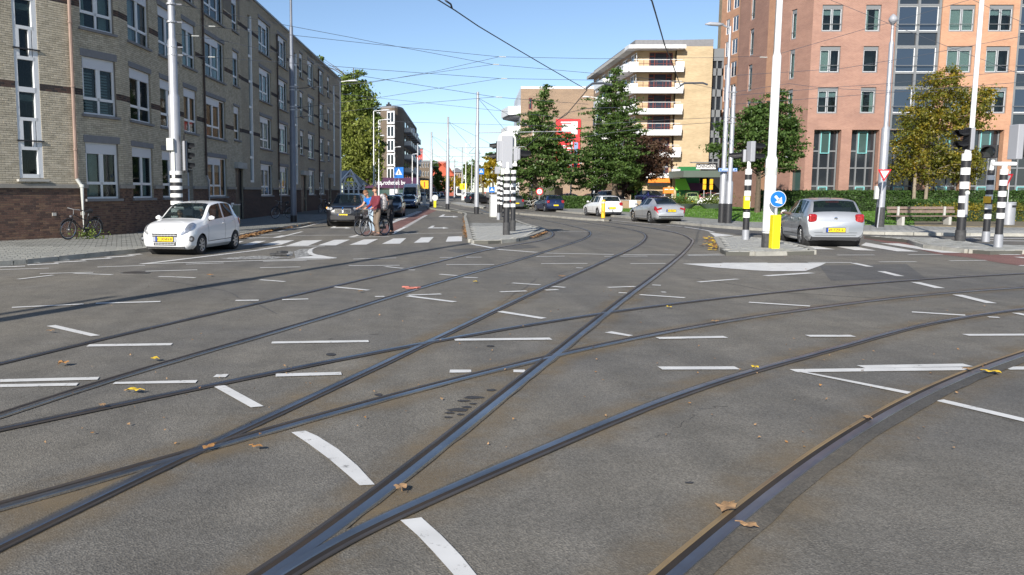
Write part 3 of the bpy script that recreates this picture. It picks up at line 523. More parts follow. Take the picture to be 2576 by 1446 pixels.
# ================================================ BUILDINGS
brickmat('brick_buff', (.48, .42, .32), (.40, .35, .265), (.27, .245, .20)); brickmat('brick_plinth', (.095, .055, .045), (.06, .04, .038), (.16, .13, .10), blot=(.7, .7, .75))
brickmat('brick_pink', (.40, .225, .175), (.345, .19, .145), (.45, .32, .265), blot=(.76, .74, .75)); brickmat('brick_orange', (.55, .31, .20), (.49, .27, .17), (.52, .345, .25), blot=(.80, .77, .76))
brickmat('brick_yellow', (.58, .46, .30), (.50, .395, .255), (.54, .44, .31), bw=.42, bh=.09, blot=(.78, .76, .72)); brickmat('brick_brown', (.36, .26, .18), (.29, .205, .145), (.33, .26, .2))
brickmat('brick_tower', (.19, .15, .115), (.15, .12, .09), (.17, .14, .11)); brickmat('brick_red', (.45, .10, .06), (.36, .08, .05), (.4, .2, .15))
for nm, c in (('brickA', (.49, .435, .335)), ('brickB', (.43, .38, .29)), ('brickC', (.54, .48, .375)), ('brickD', (.15, .09, .07)), ('brickE', (.10, .065, .055)), ('brickF', (.19, .12, .085)), ('brickG', (.055, .045, .045))):
    mat(nm, c, .85, nz=(3, .16), spec=.2)
mat('mortar_pale', (.20, .18, .15), .95, nz=(3, .2)); mat('mortar_dark', (.17, .14, .11), .95, nz=(3, .25))
def sx(P0, d, x):
    k = PX(x, 1.0); return (k*P0.y-P0.x)/(d.x-k*d.y)
class Facade:
    """local frame: x along the wall, y inward, z up"""
    def __init__(s, parent, A, Bp, z0, z1):
        s.par = parent; s.A = Vector((A.x, A.y, 0)); s.d = Vector((Bp.x-A.x, Bp.y-A.y, 0)); s.L = s.d.length; s.d.normalize()
        s.rz = math.atan2(s.d.y, s.d.x); s.z0 = z0; s.z1 = z1; s.op = []; s.loc = s.A-Vector(parent['_o'])
    def s(s, x): return sx(s.A, s.d, x)
    def Z(s, x): return (s.A+s.d*s.s(x)).y
    def hz(s, y, x): return HZ(y, s.Z(x))
    def put(s, o): o.parent = s.par; o.location = s.loc; o.rotation_euler.z = s.rz; return o
    def at(s, o, x, z, y=0): o.parent = s.par; o.location = s.loc+s.d*x+Vector((-s.d.y, s.d.x, 0))*y+Vector((0, 0, z)); o.rotation_euler.z = s.rz; return o
    def hole(s, a, b, c, d): s.op.append((max(a, .02), min(b, s.L-.02), c, d))
    def wall(s, m, depth=.16, bands=(), name='wall', reveal=None):
        """bands: list of (zlo, zhi, material) that override m"""
        xs = sorted({0, s.L} | {o[0] for o in s.op} | {o[1] for o in s.op}); zs = sorted({s.z0, s.z1} | {o[2] for o in s.op} | {o[3] for o in s.op} | {b[0] for b in bands} | {b[1] for b in bands})
        b = MB()
        for z0, z1 in zip(zs[:-1], zs[1:]):
            if z1-z0 < 1e-4: continue
            mm = m
            for bd in bands:
                if bd[0] <= (z0+z1)/2 <= bd[1]: mm = bd[2]
            run = None
            for x0, x1 in zip(xs[:-1], xs[1:]):
                cx, cz = (x0+x1)/2, (z0+z1)/2; h = any(o[0] < cx < o[1] and o[2] < cz < o[3] for o in s.op)
                if not h: b.quad((x0, 0, z0), (x1, 0, z0), (x1, 0, z1), (x0, 0, z1), mm, [(x0, z0), (x1, z0), (x1, z1), (x0, z1)])
        for x0, x1, z0, z1 in s.op:
            r = reveal or m; D = depth
            for q, L in ((((x0, 0, z0), (x0, D, z0), (x0, D, z1), (x0, 0, z1)), z1-z0), (((x1, D, z0), (x1, 0, z0), (x1, 0, z1), (x1, D, z1)), z1-z0)):
                b.quad(*q, r, [(0, z0), (D, z0), (D, z1), (0, z1)])
            b.quad((x0, 0, z1), (x0, D, z1), (x1, D, z1), (x1, 0, z1), r, [(x0, 0), (x0, D), (x1, D), (x1, 0)]); b.quad((x0, D, z0), (x0, 0, z0), (x1, 0, z0), (x1, D, z0), r, [(x0, 0), (x0, D), (x1, D), (x1, 0)])
        return s.put(b.build(name))
WC = {}
def window(f, x, z, w, h, kind, y=.10, back=None):
    """kind: 'sash' two sashes over small panes with roller box, 'narrow', 'grey2', 'grey1', 'red3', 'tall', ... ; window > panes"""
    key = (round(w, 2), round(h, 2), kind, back)
    if key not in WC:
        F = MB(); panes = []; fm = 'frame_white'; gm = 'pane'; t = .07
        def bar(x0, x1, z0, z1, m=None, d=.06, yy=0): F.box(((x0+x1)/2, yy+d/2-.02, (z0+z1)/2), (x1-x0, d, z1-z0), m or fm)
        def ring(x0, x1, z0, z1, t=t, m=None, d=.06, yy=0):
            bar(x0, x0+t, z0, z1, m, d, yy); bar(x1-t, x1, z0, z1, m, d, yy); bar(x0+t, x1-t, z0, z0+t, m, d, yy); bar(x0+t, x1-t, z1-t, z1, m, d, yy)
        if kind in ('sash', 'sashbay', 'narrow'):
            ring(0, w, 0, h); W = w
            if kind == 'sashbay': W = w*.72; bar(W-.05, W+.05, t, h-t); panes.append((W+.05, w-t, t, h-t))
            bar(t, W-t if W == w else W-.05, h-.40, h-t, 'panel_white', .09, -.03)
            zt = h*.28; e = W-t if W == w else W-.05; n = 2 if kind != 'narrow' else 1
            bar(t, e, zt-.05, zt+.05)
            if n == 2: bar(W/2-.05, W/2+.05, t, h-.40)
            for i in range(n):
                a, c = (t, W/2-.05) if (n == 2 and i == 0) else ((W/2+.05, e) if n == 2 else (t, e))
                bar(a, a+.05, zt+.05, h-.4, None, .05, -.015); bar(c-.05, c, zt+.05, h-.4, None, .05, -.015)
                panes += [(a, c, t, zt-.05), (a+.05, c-.05, zt+.05, h-.4)]
        elif kind in ('grey2', 'grey1'):
            fm = 'frame_grey'; gm = 'pane'; ring(0, w, 0, h, .1, None, .09); bar(.1, w-.1, h-.32, h-.1, None, .1, -.02); n = 2 if kind == 'grey2' else 1
            if n == 2: bar(w/2-.06, w/2+.06, .1, h-.32)
            for i in range(n):
                a = .1 if i == 0 else w/2+.06; c = (w/2-.06) if n == 2 and i == 0 else w-.1
                ring(a, c, .1, h-.32, .035, 'panel_white', .05, .01); panes.append((a+.05, c-.05, .15, h-.37))
            F.tube([(.08, -.09, .62), (w-.08, -.09, .62)], .025, 'frame_grey', 5)
        elif kind == 'red3':
            fm = 'frame_red'; gm = 'glass_blue'; ring(0, w, 0, h, .1); bar(w*.24-.06, w*.24+.06, .1, h-.1); bar(w*.76-.06, w*.76+.06, .1, h-.1); bar(.1, w*.24-.06, h-.6, h-.48); bar(w*.76+.06, w-.1, h-.6, h-.48)
            panes += [(.1, w*.24-.06, .1, h-.1), (w*.24+.06, w*.76-.06, .1, h-.1), (w*.76+.06, w-.1, .1, h-.1)]
        elif kind == 'teal':
            mat('frame_teal', (.22, .55, .56), .4); fm = 'frame_teal'; gm = 'glass_green'; ring(0, w, 0, h, .065, None, .1, -.03); panes.append((.09, w-.09, .09, h-.09))
        elif kind == 'red1': fm = 'frame_red'; gm = 'glass_dark'; ring(0, w, 0, h, .12); panes.append((.12, w-.12, .12, h-.12))
        elif kind == 'far': gm = 'glass_blue'; ring(0, w, 0, h, .12); bar(w/2-.08, w/2+.08, .12, h-.12); panes += [(.12, w/2-.08, .12, h-.12), (w/2+.08, w-.12, .12, h-.12)]
        me = F.build('window'); md = me.data; bpy.data.objects.remove(me); pm = []
        for a, c, z0, z1 in panes:
            P = MB(); P.box(((a+c)/2, .02, (z0+z1)/2), (c-a, .012, z1-z0), gm); po = P.build('pane'); pm.append(po.data); bpy.data.objects.remove(po)
        bd = None
        if gm == 'pane':
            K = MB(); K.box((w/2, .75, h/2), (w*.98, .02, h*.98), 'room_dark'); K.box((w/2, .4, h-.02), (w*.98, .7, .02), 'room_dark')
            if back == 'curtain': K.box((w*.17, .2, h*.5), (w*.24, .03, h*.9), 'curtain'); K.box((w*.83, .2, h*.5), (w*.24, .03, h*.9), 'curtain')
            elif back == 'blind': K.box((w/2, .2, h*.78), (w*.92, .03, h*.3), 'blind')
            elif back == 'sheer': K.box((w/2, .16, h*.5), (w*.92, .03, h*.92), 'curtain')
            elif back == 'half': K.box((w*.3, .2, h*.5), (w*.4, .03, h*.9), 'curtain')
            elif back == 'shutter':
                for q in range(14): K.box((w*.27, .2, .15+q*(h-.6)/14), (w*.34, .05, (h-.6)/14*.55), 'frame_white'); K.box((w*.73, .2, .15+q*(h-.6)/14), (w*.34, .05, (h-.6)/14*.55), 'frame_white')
            ko = K.build('room_interior'); bd = ko.data; bpy.data.objects.remove(ko)
        WC[key] = (md, pm, bd)
    md, pm, bd = WC[key]
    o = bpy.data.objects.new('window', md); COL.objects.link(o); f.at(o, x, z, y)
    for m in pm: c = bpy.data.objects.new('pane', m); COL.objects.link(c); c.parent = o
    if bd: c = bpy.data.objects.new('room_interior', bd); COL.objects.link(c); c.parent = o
    return o
def bricks(f, s0, s1, z0, z1, kinds, indiv=0, bw=.23, bh=.075):
    """real bricks standing 7 mm proud of the mortar, round the openings of the facade"""
    g = .012; cand = []
    for r in range(int(z0/bh), int(z1/bh)):
        za, zb = r*bh+g/2, (r+1)*bh-g/2
        if za < z0: continue
        k = s0-(bw/2 if r % 2 else 0)
        while k < s1:
            a, c = max(k+g/2, s0), min(k+bw-g/2, s1)
            for o in f.op:
                if za < o[3] and zb > o[2]:
                    if a < o[0] < c: c = o[0] if (o[0]-a) > .03 else a
                    elif a < o[1] < c: a = o[1]
                    elif o[0] <= a and c <= o[1]: c = a
            if c-a > .03: cand.append((a, c, za, zb))
            k += bw
    def pick(z):
        for lo, hi, ms in kinds:
            if lo <= z < hi: return random.choice(ms)
    if indiv: 
        near = sorted(range(len(cand)), key=lambda i: abs(cand[i][0]-s0)*.6+abs(cand[i][2]-1.6))[:indiv]; near = set(near)
    else: near = set()
    b = MB(); shared = {}
    for i, (a, c, za, zb) in enumerate(cand):
        m = pick((za+zb)/2); y = -.007+random.uniform(-.003, .002)
        vs = [(a, 0, za), (c, 0, za), (c, 0, zb), (a, 0, zb), (a+.003, y, za+.003), (c-.003, y, za+.003), (c-.003, y, zb-.003), (a+.003, y, zb-.003)]
        fs = [(4, 5, 6, 7), (0, 1, 5, 4), (1, 2, 6, 5), (2, 3, 7, 6), (3, 0, 4, 7)]
        if i in near:
            k = (round(c-a, 3), m)
            if k not in shared:
                q = MB(); q.add([(x-a, yy if yy == 0 else -.007, zz-za) for x, yy, zz in vs], fs, m); t = q.build('brick'); shared[k] = t.data; bpy.data.objects.remove(t)
            o = bpy.data.objects.new('brick', shared[k]); COL.objects.link(o); f.at(o, a, za, random.uniform(-.002, .002))
        else: b.add(vs, fs, m)
    tag(f.put(b.build('brick_courses')), kind='stuff')
def drain(f, s, z0, z1, m='pipe_dark', low='galv', zl=2.6, r=.055):
    b = MB(); b.tube([(s, -.1, zl), (s, -.1, z1)], r, m); 
    for z in np.arange(zl+1, z1, 2.2): b.tube([(s, -.1, z), (s, -.1, z+.06)], r*1.35, m)
    b.tube([(s, -.1, zl), (s+.16, -.16, zl-.28), (s+.16, -.16, z0)], r, low)
    b.tube([(s+.16, -.16, zl-.3), (s+.16, -.16, zl-.2)], r*1.3, low); return f.put(b.build('drainpipe', smooth=2))
# ---------------------------------------------------------------- left apartment block
A0 = G(-300, 622, .1); B0 = G(211, 596, .1); C0 = G(317, 589, .1); dd = Vector((.0838, 1, 0)).normalized(); D0 = C0+dd*58.0
LB = empty('apartment_block', (C0.x, C0.y, 0), 'long four storey buff brick apartment block with dark brick plinth along the left street', 'building')
BOT, TOP = [1.48, 4.53, 7.57, 10.6], [3.52, 6.57, 9.63, 12.65]; ROOF = 13.42
BANDS = [(0, 1.86, 'mortar_dark'), (5.2, 5.42, 'mortar_dark'), (8.22, 8.44, 'mortar_dark'), (11.28, 11.5, 'mortar_dark')]
KB = [(0, 1.86, ['brickD', 'brickD', 'brickE', 'brickF']), (5.2, 5.42, ['brickG', 'brickE']), (8.22, 8.44, ['brickG', 'brickE']), (11.28, 11.5, ['brickG', 'brickE']), (1.9, 20, ['brickA', 'brickA', 'brickB', 'brickC'])]
f1 = Facade(LB, A0, B0, 0, ROOF); f2 = Facade(LB, B0, C0, 0, ROOF); f3 = Facade(LB, C0, D0, 0, ROOF)
a, c = f1.s(52), f1.s(112); f1.hole(a, c, 2.2, ROOF-.6)
f1.wall('mortar_pale', .1, BANDS); bricks(f1, f1.s(-60), f1.L, 0, 11, KB, 290)
# tall stair window
sw = MB(); W = c-a; zz = [2.2, 3.2, 4.18, 5.16, 6.2, 7.2, 8.2, 9.2, 10.2, 11.2, 12.3, ROOF-.6]
sw.box((.06, .08, (ROOF-.6+2.2)/2), (.12, .14, ROOF-2.8), 'frame_white'); sw.box((W-.09, .08, (ROOF-.6+2.2)/2), (.18, .14, ROOF-2.8), 'frame_white')
for i, z in enumerate(zz): sw.box((W/2, .07, z+(.05 if i == 0 else 0)), (W-.2, .12, .17 if i % 3 == 0 else .11), 'frame_white')
for z in (3.45, 6.5, 9.5): sw.box((W/2, -.03, z), (W+.1, .04, .05), 'black_paint')
for i in (1, 4, 7): sw.box((W-.27, .06, (zz[i]+zz[i+1])/2), (.1, .1, zz[i+1]-zz[i]-.1), 'frame_white'); sw.box((.17, .06, (zz[i]+zz[i+1])/2), (.1, .1, zz[i+1]-zz[i]-.1), 'frame_white')
so = f1.at(sw.build('stair_window', smooth=False), a, 0)
for z0, z1 in zip(zz[:-1], zz[1:]):
    p = MB(); p.box((W/2, .1, (z0+z1)/2), (W-.3, .012, z1-z0-.1), 'pane'); q = p.build('pane'); q.parent = so
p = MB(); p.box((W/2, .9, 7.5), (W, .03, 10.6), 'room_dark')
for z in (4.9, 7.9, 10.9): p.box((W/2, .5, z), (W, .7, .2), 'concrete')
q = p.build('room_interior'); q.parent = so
b = MB(); b.box((W/2, -.04, 2.12), (W+.24, .2, .08), 'concrete'); f1.at(b.build('sill'), a, 0)
drain(f1, f1.s(190), .12, ROOF+.3, 'pipe_copper', 'pale_grey', 2.2, .065)
def ledge(f, s0, s1, extra=()):
    cuts = sorted([(o[0], o[1]) for o in f.op if o[2] < 1.9 and o[3] > 1.9]); x = s0; b = MB()
    for o in cuts+[(s1, s1)]:
        if o[0] > x+.05: b.box(((x+o[0])/2, -.03, 1.93), (o[0]-x, .12, .14), 'coping')
        x = max(x, o[1])
    f.put(b.build('plinth_ledge'))
ledge(f1, 0, f1.L)
def sill_lintel(f, x0, x1, z0, z1, lin=.24):
    b = MB(); b.box(((x0+x1)/2, -.02, z0-.05), (x1-x0+.2, .16, .09), 'lintel'); f.put(b.build('sill'))
    b = MB(); b.box(((x0+x1)/2, -.005, z1+lin/2), (x1-x0+.16, .05, lin), 'lintel'); f.put(b.build('lintel'))
s0, s1 = f2.s(219), f2.s(301)
for r in range(4): f2.hole(s0, s1, BOT[r], TOP[r])
f2.wall('mortar_pale', .14, BANDS); bricks(f2, 0, f2.L, 0, 11, KB); ledge(f2, 0, f2.L)
for r in range(4): sill_lintel(f2, s0, s1, BOT[r], TOP[r], .26); window(f2, s0, BOT[r], s1-s0, TOP[r]-BOT[r], 'sash', back=['half', 'shutter', 'curtain', 'blind'][r])
COLS = [(335, 387, 'sash'), (410, 452, 'sash'), (468, 500, 'sash'), (524, 571, 'sashbay'), (592, 606, 'narrow'), (657, 686, 'sashbay'), (703, 726, 'sashbay'), (757, 765, 'narrow'), (777, 792, 'sashbay'), (803.5, 816.5, 'sashbay'), (825.5, 831, 'narrow')]
win = []
for i, (x0, x1, kd) in enumerate(COLS):
    a, c = f3.s(x0), f3.s(x1)
    for r in range(4):
        if r == 0 and (kd == 'narrow' or i == 2): continue
        z0, z1 = BOT[r], TOP[r]
        if kd == 'narrow': z0 += .15
        f3.hole(a, c, z0, z1); win.append((a, c, z0, z1, kd, (i*4+r)))
doors = []
for x0, x1, zt in ((473, 486, 2.75), (593, 612, 3.05), (758, 771, 3.05), (826, 833, 3.05)):
    a, c = f3.s(x0), f3.s(x1); f3.hole(a, c, .12, zt); doors.append((a, c, zt))
slits = []
for x0, x1 in ((631, 637.5), (744.5, 748), (839.5, 842)):
    a, c = f3.s(x0), f3.s(x1); f3.hole(a, a+.75, 2.3, 12.3); slits.append((a, a+.75))
f3.wall('mortar_pale', .18, BANDS[:1]+BANDS[1:], 'wall') if 0 else None
NB = 17.5
def wall_split(f, sN):
    """mortar ground under the modelled bricks near the camera, brick material beyond"""
    L, d, A, op = f.L, f.d, f.A, f.op
    f.L = sN; f.op = [o for o in op if o[0] < sN]; f.wall('mortar_pale', .18, BANDS, reveal='brick_buff'); bricks(f, 0, sN, 0, 11.6, KB)
    f.A = A+d*sN; f.loc = f.A-Vector(f.par['_o']); f.L = L-sN; f.op = [(o[0]-sN, o[1]-sN, o[2], o[3]) for o in op if o[0] >= sN]
    f.wall('brick_buff', .18, [(0, 1.86, 'brick_plinth'), (5.2, 5.42, 'brickG'), (8.22, 8.44, 'brickG'), (11.28, 11.5, 'brickG')])
    f.L, f.A, f.op = L, A, op; f.loc = A-Vector(f.par['_o'])
wall_split(f3, NB); ledge(f3, 0, f3.L)
for a, c, z0, z1, kd, q in win:
    sill_lintel(f3, a, c, z0, z1, .2 if kd != 'narrow' else .12); window(f3, a, z0, c-a, z1-z0, kd, back=['curtain', 'sheer', None, 'half', 'blind', None, 'curtain'][q*5 % 7])
for i, (a, c, zt) in enumerate(doors):
    b = MB(); dp = .25 if i == 0 else .16
    b.box(((a+c)/2, dp, zt/2+.06), (c-a, .05, zt-.12), 'trim_black' if i else 'sign_blue'); b.box((a+.05, dp-.03, zt/2), (.1, .08, zt-.2), 'frame_white' if i == 0 else 'trim_black'); b.box((c-.05, dp-.03, zt/2), (.1, .08, zt-.2), 'frame_white' if i == 0 else 'trim_black')
    b.box((c-.25, dp-.06, 1.15), (.04, .05, .16), 'chrome'); f3.put(b.build('door'))
    if i: b = MB(); b.box(((a+c)/2, -.06, zt+.18), (c-a+.3, .35, .34), 'concrete'); f3.put(b.build('door_canopy'))
for a, c in slits:
    F = MB(); F.box((.04, .08, 5), (.08, .1, 10), 'frame_white'); F.box((.69, .04, 5), (.12, .14, 10), 'frame_white')
    for z in np.arange(0, 10.1, 1.52): F.box((.37, .06, z+.06 if z == 0 else min(z, 9.95)), (.6, .1, .14), 'frame_white')
    o = f3.at(F.build('slit_window'), a, 2.3); p = MB(); p.box((.37, .1, 5), (.6, .02, 9.9), 'glass_green'); q = p.build('pane'); q.parent = o
for x in (516, 699.5, 802): drain(f3, f3.s(x), .12, ROOF-.9, 'pipe_dark', 'galv', 2.55)
b = MB()
for P, Q in ((A0, B0), (B0, C0), (C0, D0)):
    e = (Q-P); e.z = 0; n = Vector((-e.y, e.x, 0)).normalized(); L = e.length; u = e.normalized()
    b.box((P+Q)/2+n*.1+Vector((0, 0, ROOF+.06-P.z)), (L, .34, .13), 'frame_grey', ax=(u, n, Vector((0, 0, 1))))
b.build('roof_coping', LB)
bk = [Vector((A0.x-6, A0.y-4, 0)), Vector((A0.x, A0.y, 0)), Vector((B0.x, B0.y, 0)), Vector((C0.x, C0.y, 0)), Vector((D0.x, D0.y, 0)), Vector((D0.x-11, D0.y+1, 0)), Vector((C0.x-11, C0.y+6, 0)), Vector((A0.x-14, A0.y+3, 0))]
b = MB(); b.prism([p+Vector((0, 0, ROOF-.35)) for p in bk], (0, 0, .25), 'concrete'); o = b.build('roof', LB); 
b = MB()
for i in (0, 4, 5, 6, 7):
    P, Q = bk[i], bk[(i+1) % 8]; L = (Q-P).length; b.quad(P, Q, Q+Vector((0, 0, ROOF)), P+Vector((0, 0, ROOF)), 'brick_buff', [(0, 0), (L, 0), (L, ROOF), (0, ROOF)])
b.build('side_wall', LB)
for i, (x, y) in enumerate(((133, 545), (350, 538))):
    b = MB(); b.box((0, -.02, 0), (.15, .03, .11), 'concrete'); f = (f1, f2)[min(i, 0)]; f1.at(b.build('wall_plate'), f1.s(x if i == 0 else 205), .95)
# ---------------------------------------------------------------- orange and pink office and flats at right
def PZ(x, Z): return Vector((PX(x, Z), Z, 0))
OB = empty('apartment_tower', (PX(2021, 72.5), 72.5, 0), 'tall orange and pink brick apartment building with grey window bays at right', 'building')
H = 25.0; Q5 = PZ(2021, 72.5); Q6 = PZ(2700, 72.5); Q4 = PZ(1942, 76.6); Q3b = PZ(1928, 78.4); Q3 = PZ(1912, 79.6); Q2 = PZ(1842, 87); Q2b = PZ(1841, 100)
ROWS = [(8.35, 10.55), (11.75, 13.95), (15.15, 17.35), (18.55, 20.75), (21.9, 24.1)]
ff = Facade(OB, Q5, Q6, 0, H)
gcol = [(2043, 2094, 'grey2', 0), (2150, 2188, 'grey1', 0), (2356, 2419, 'grey2', 1), (2453, 2513, 'grey2', 1)]
ws = []
for i, (x0, x1, k, om) in enumerate(gcol):
    for r, (z0, z1) in enumerate(ROWS): a, c = ff.s(x0), ff.s(x1); ff.hole(a, c, z0, z1); ws.append((a, c, z0, z1, k, ['blind', 'sheer', 'curtain', 'half', 'sheer', None][(i*2+r*3) % 6]))
bay = [(ff.s(2227), ff.s(2338)), (ff.s(2528), ff.s(2650))]
for a, c in bay: ff.hole(a, c, 7.0, H)
pier = [(ff.s(2040), ff.s(2108)), (ff.s(2134), ff.s(2203)), (ff.s(2226), ff.s(2306)), (ff.s(2334), ff.s(2415)), (ff.s(2440), ff.s(2514)), (ff.s(2538), ff.s(2620))]
for a, c in pier: ff.hole(a, c, .1, 7.0-.02)
# pink part to the left of the first bay, orange right of it: two wall meshes
op = ff.op; Lf = ff.L; Af = ff.A.copy(); cut = bay[0][0]-.01
ff.L = cut; ff.op = [o for o in op if o[1] <= cut+.02]; ff.wall('brick_pink', .5, reveal='brick_pink')
ff.A = Af+ff.d*cut; ff.loc = ff.A-Vector(OB['_o']); ff.L = Lf-cut; ff.op = [(o[0]-cut, o[1]-cut, o[2], o[3]) for o in op if o[1] > cut+.02]; ff.wall('brick_orange', .5, reveal='brick_orange')
ff.A = Af; ff.L = Lf; ff.op = op; ff.loc = Af-Vector(OB['_o'])
for a, c, z0, z1, k, bk_ in ws: window(ff, a, z0, c-a, z1-z0, k, y=.12, back=bk_)
def baywall(a, c):
    W = c-a; F = MB(); zs = [7.0]+[z for r in ROWS for z in r]+[H]
    for x in (.12, W/2, W-.12): F.box((x, .1, (7+H)/2), (.2, .24, H-7), 'frame_grey')
    for z in zs: F.box((W/2, .1, z), (W-.3, .2, .16), 'frame_grey')
    for r in ROWS: F.tube([(.1, -.1, r[0]+.6), (W-.1, -.1, r[0]+.6)], .03, 'frame_grey', 5)
    o = ff.at(F.build('window_bay'), a, 0, .1)
    for i, (z0, z1) in enumerate(zip(zs[:-1], zs[1:])):
        for x0, x1 in ((.22, W/2-.1), (W/2+.1, W-.22)):
            p = MB(); p.box(((x0+x1)/2, .13, (z0+z1)/2), (x1-x0, .03, z1-z0-.16), 'glass_blue' if i % 2 else 'glass_panel'); q = p.build('pane' if i % 2 else 'panel'); q.parent = o
            if i % 2:
                p = MB(); t = .06
                for bx in ((x0+t/2, t, z1-z0-.16, 0), (x1-t/2, t, z1-z0-.16, 0)): p.box((bx[0], .09, (z0+z1)/2), (t, .05, bx[2]), 'frame_white')
                for z in (z0+.11, z1-.11): p.box(((x0+x1)/2, .09, z), (x1-x0-.12, .05, t), 'frame_white')
                q = p.build('sash'); q.parent = o
for a, c in bay: baywall(a, c)
def pierglass(f, a, c, H2=6.98, shallow=.62):
    W = c-a; F = MB(); zs = [.1, 2.2, 3.75, 5.2, H2]; 
    for x in (.06, W*.34, W*.7, W-.06): F.box((x, 0, H2/2), (.11, .14, H2-.1), 'frame_grey')
    for z in zs: F.box((W/2, 0, z), (W-.1, .1, .12), 'frame_grey')
    o = f.at(F.build('curtain_wall'), a, 0, shallow)
    for z0, z1 in zip(zs[:-1], zs[1:]):
        for x0, x1 in ((.1, W*.34-.05), (W*.34+.05, W*.7-.05), (W*.7+.05, W-.1)):
            p = MB(); p.box(((x0+x1)/2, .03, (z0+z1)/2), (x1-x0, .03, z1-z0-.1), 'glass_panel'); q = p.build('panel'); q.parent = o
    for z, h in ((.35, 1.8), (5.0, 1.85)): window(f, a+W*.36, z, W*.34, h, 'teal', y=shallow-.08)
for a, c in pier: pierglass(ff, a, c)
for (P, Q, m, cols) in ((Q4, Q5, 'brick_pink', [(1968, 1981)]), (Q3, Q3b, 'brick_orange', []), (Q2, Q3, 'brick_pink', [(1868, 1877.5)]), (Q2b, Q2, 'brick_orange', [])):
    fx = Facade(OB, P, Q, 0, H); ww = []
    for x0, x1 in cols:
        for z0, z1 in ROWS+[(4.9, 7.1)]: a, c = fx.s(x0), fx.s(x1); fx.hole(a, c, z0-.25, z1+.1); ww.append((a, c, z0-.25, z1+.1))
    if m == 'brick_pink' and P is Q4: a, c = fx.s(1985), fx.s(2012); fx.hole(a, c, .2, 3.6); 
    fx.wall(m, .3)
    for a, c, z0, z1 in ww: window(fx, a, z0, c-a, z1-z0, 'grey1', back='half')
    if P is Q4: pg = pierglass(fx, fx.s(1985), fx.s(2012), 3.6, .3) if 0 else None; b = MB(); b.box(((a+c)/2, .3, 1.9), (abs(c-a)+2.4, .05, 3.4), 'glass_green'); fx.put(b.build('entrance_glass'))
fg = Facade(OB, Q3b, Q4, 0, H); b = MB()
for z in np.arange(3.3, H, 3.4): b.box((fg.L/2, .1, z), (fg.L, .2, .3), 'frame_grey')
for x in (.1, fg.L/2, fg.L-.1): b.box((x, .08, H/2), (.14, .2, H), 'frame_grey')
fg.put(b.build('stair_glazing')); b = MB(); b.box((fg.L/2, .25, H/2), (fg.L, .04, H), 'glass_panel'); fg.put(b.build('panel'))
b = MB(); b.prism([Vector((p.x, p.y+.02, H-.3)) for p in (Q2b, Q2, Q3, Q3b, Q4, Q5, Q6)]+[Vector((Q6.x, Q6.y+26, H-.3)), Vector((Q2b.x+9, Q2b.y+10, H-.3))], (0, 0, .6), 'concrete'); b.build('roof', OB)
b = MB()
for P, Q in ((Q6, Vector((Q6.x, Q6.y+26, 0))), (Vector((Q6.x, Q6.y+26, 0)), Vector((Q2b.x+9, Q2b.y+10, 0))), (Vector((Q2b.x+9, Q2b.y+10, 0)), Q2b)):
    L = (Q-P).length; b.quad(P, Q, Q+Vector((0, 0, H)), P+Vector((0, 0, H)), 'brick_orange', [(0, 0), (L, 0), (L, H), (0, H)])
b.build('side_wall', OB)
# farther orange wing seen left of it
OW = empty('apartment_wing', (PX(1788, 150), 150, 0), 'farther orange brick tower wing with stacked windows behind the street lamp', 'building')
W0, W1 = PZ(1796, 137), PZ(1850, 129); HW = 42; fw = Facade(OW, W0, W1, 0, HW); ww = []
for r in range(12):
    z0 = 2.2+r*3.42
    for x0, x1 in ((1808, 1817.5), (1824, 1838)): a, c = fw.s(x0), fw.s(x1); fw.hole(a, c, z0, z0+2.3); ww.append((a, c, z0))
fw.wall('brick_orange', .3)
for a, c, z0 in ww: window(fw, a, z0, c-a, 2.3, 'far')
W2 = PZ(1789, 141.5); fs_ = Facade(OW, W2, W0, 0, HW); fs_.wall('brick_yellow', .1)
b = MB(); b.prism([Vector((p.x, p.y+.1, HW-.2)) for p in (W2, W0, W1)]+[Vector((W1.x+9, W1.y+14, HW-.2)), Vector((W2.x+7.5, W2.y+14, HW-.2))], (0, 0, .5), 'concrete'); b.build('roof', OW)
b = MB()
for P, Q in ((W1, Vector((W1.x+9, W1.y+14, 0))), (Vector((W1.x+9, W1.y+14, 0)), Vector((W2.x+7.5, W2.y+14, 0))), (Vector((W2.x+7.5, W2.y+14, 0)), W2)):
    b.quad(P, Q, Q+Vector((0, 0, HW)), P+Vector((0, 0, HW)), 'brick_orange', [(0, 0), (14, 0), (14, HW), (0, HW)])
b.build('side_wall', OW)
# ---------------------------------------------------------------- yellow brick flats with white balconies
ZY = 120.0
YB = empty('balcony_flats', (PX(1686, ZY), ZY, 0), 'yellow brick flats with white balconies, red window frames and blank end wall', 'building')
HY = HZ(118, ZY); Y0, Y1, Y2 = PZ(1586, ZY), PZ(1686, ZY), PZ(1779, ZY-.6)
Y1b = Vector((Y1.x+.01, Y1.y-.6, 0))
fl = [HZ(y, ZY) for y in (444, 390, 336, 283.6, 231.6, 178.4)]
fy = Facade(YB, Y0, Y1, 0, HY); fy.z1 = HY; wn = []
for z in fl: a, c = fy.s(1622), fy.s(1680); fy.hole(a, c, z+.15, z+2.55); wn.append((a, c, z+.15))
fy.wall('brick_yellow', .25)
for a, c, z in wn: window(fy, a, z, c-a, 2.4, 'red3')
fb = Facade(YB, Y1b, Y2, 0, HY); fb.wall('brick_yellow'); fe = Facade(YB, Y1, Y1b, 0, HY)
Y3 = Vector((PX(1486, 150), 150, 0)); fz = Facade(YB, Y3, Y0, 0, HY); 
wn = []
for z in fl:
    for i in range(6): a = 1.5+i*5.2; fz.hole(a, a+3.2, z+.1, z+2.4); wn.append((a, z+.1))
fz.wall('brick_brown', .25)
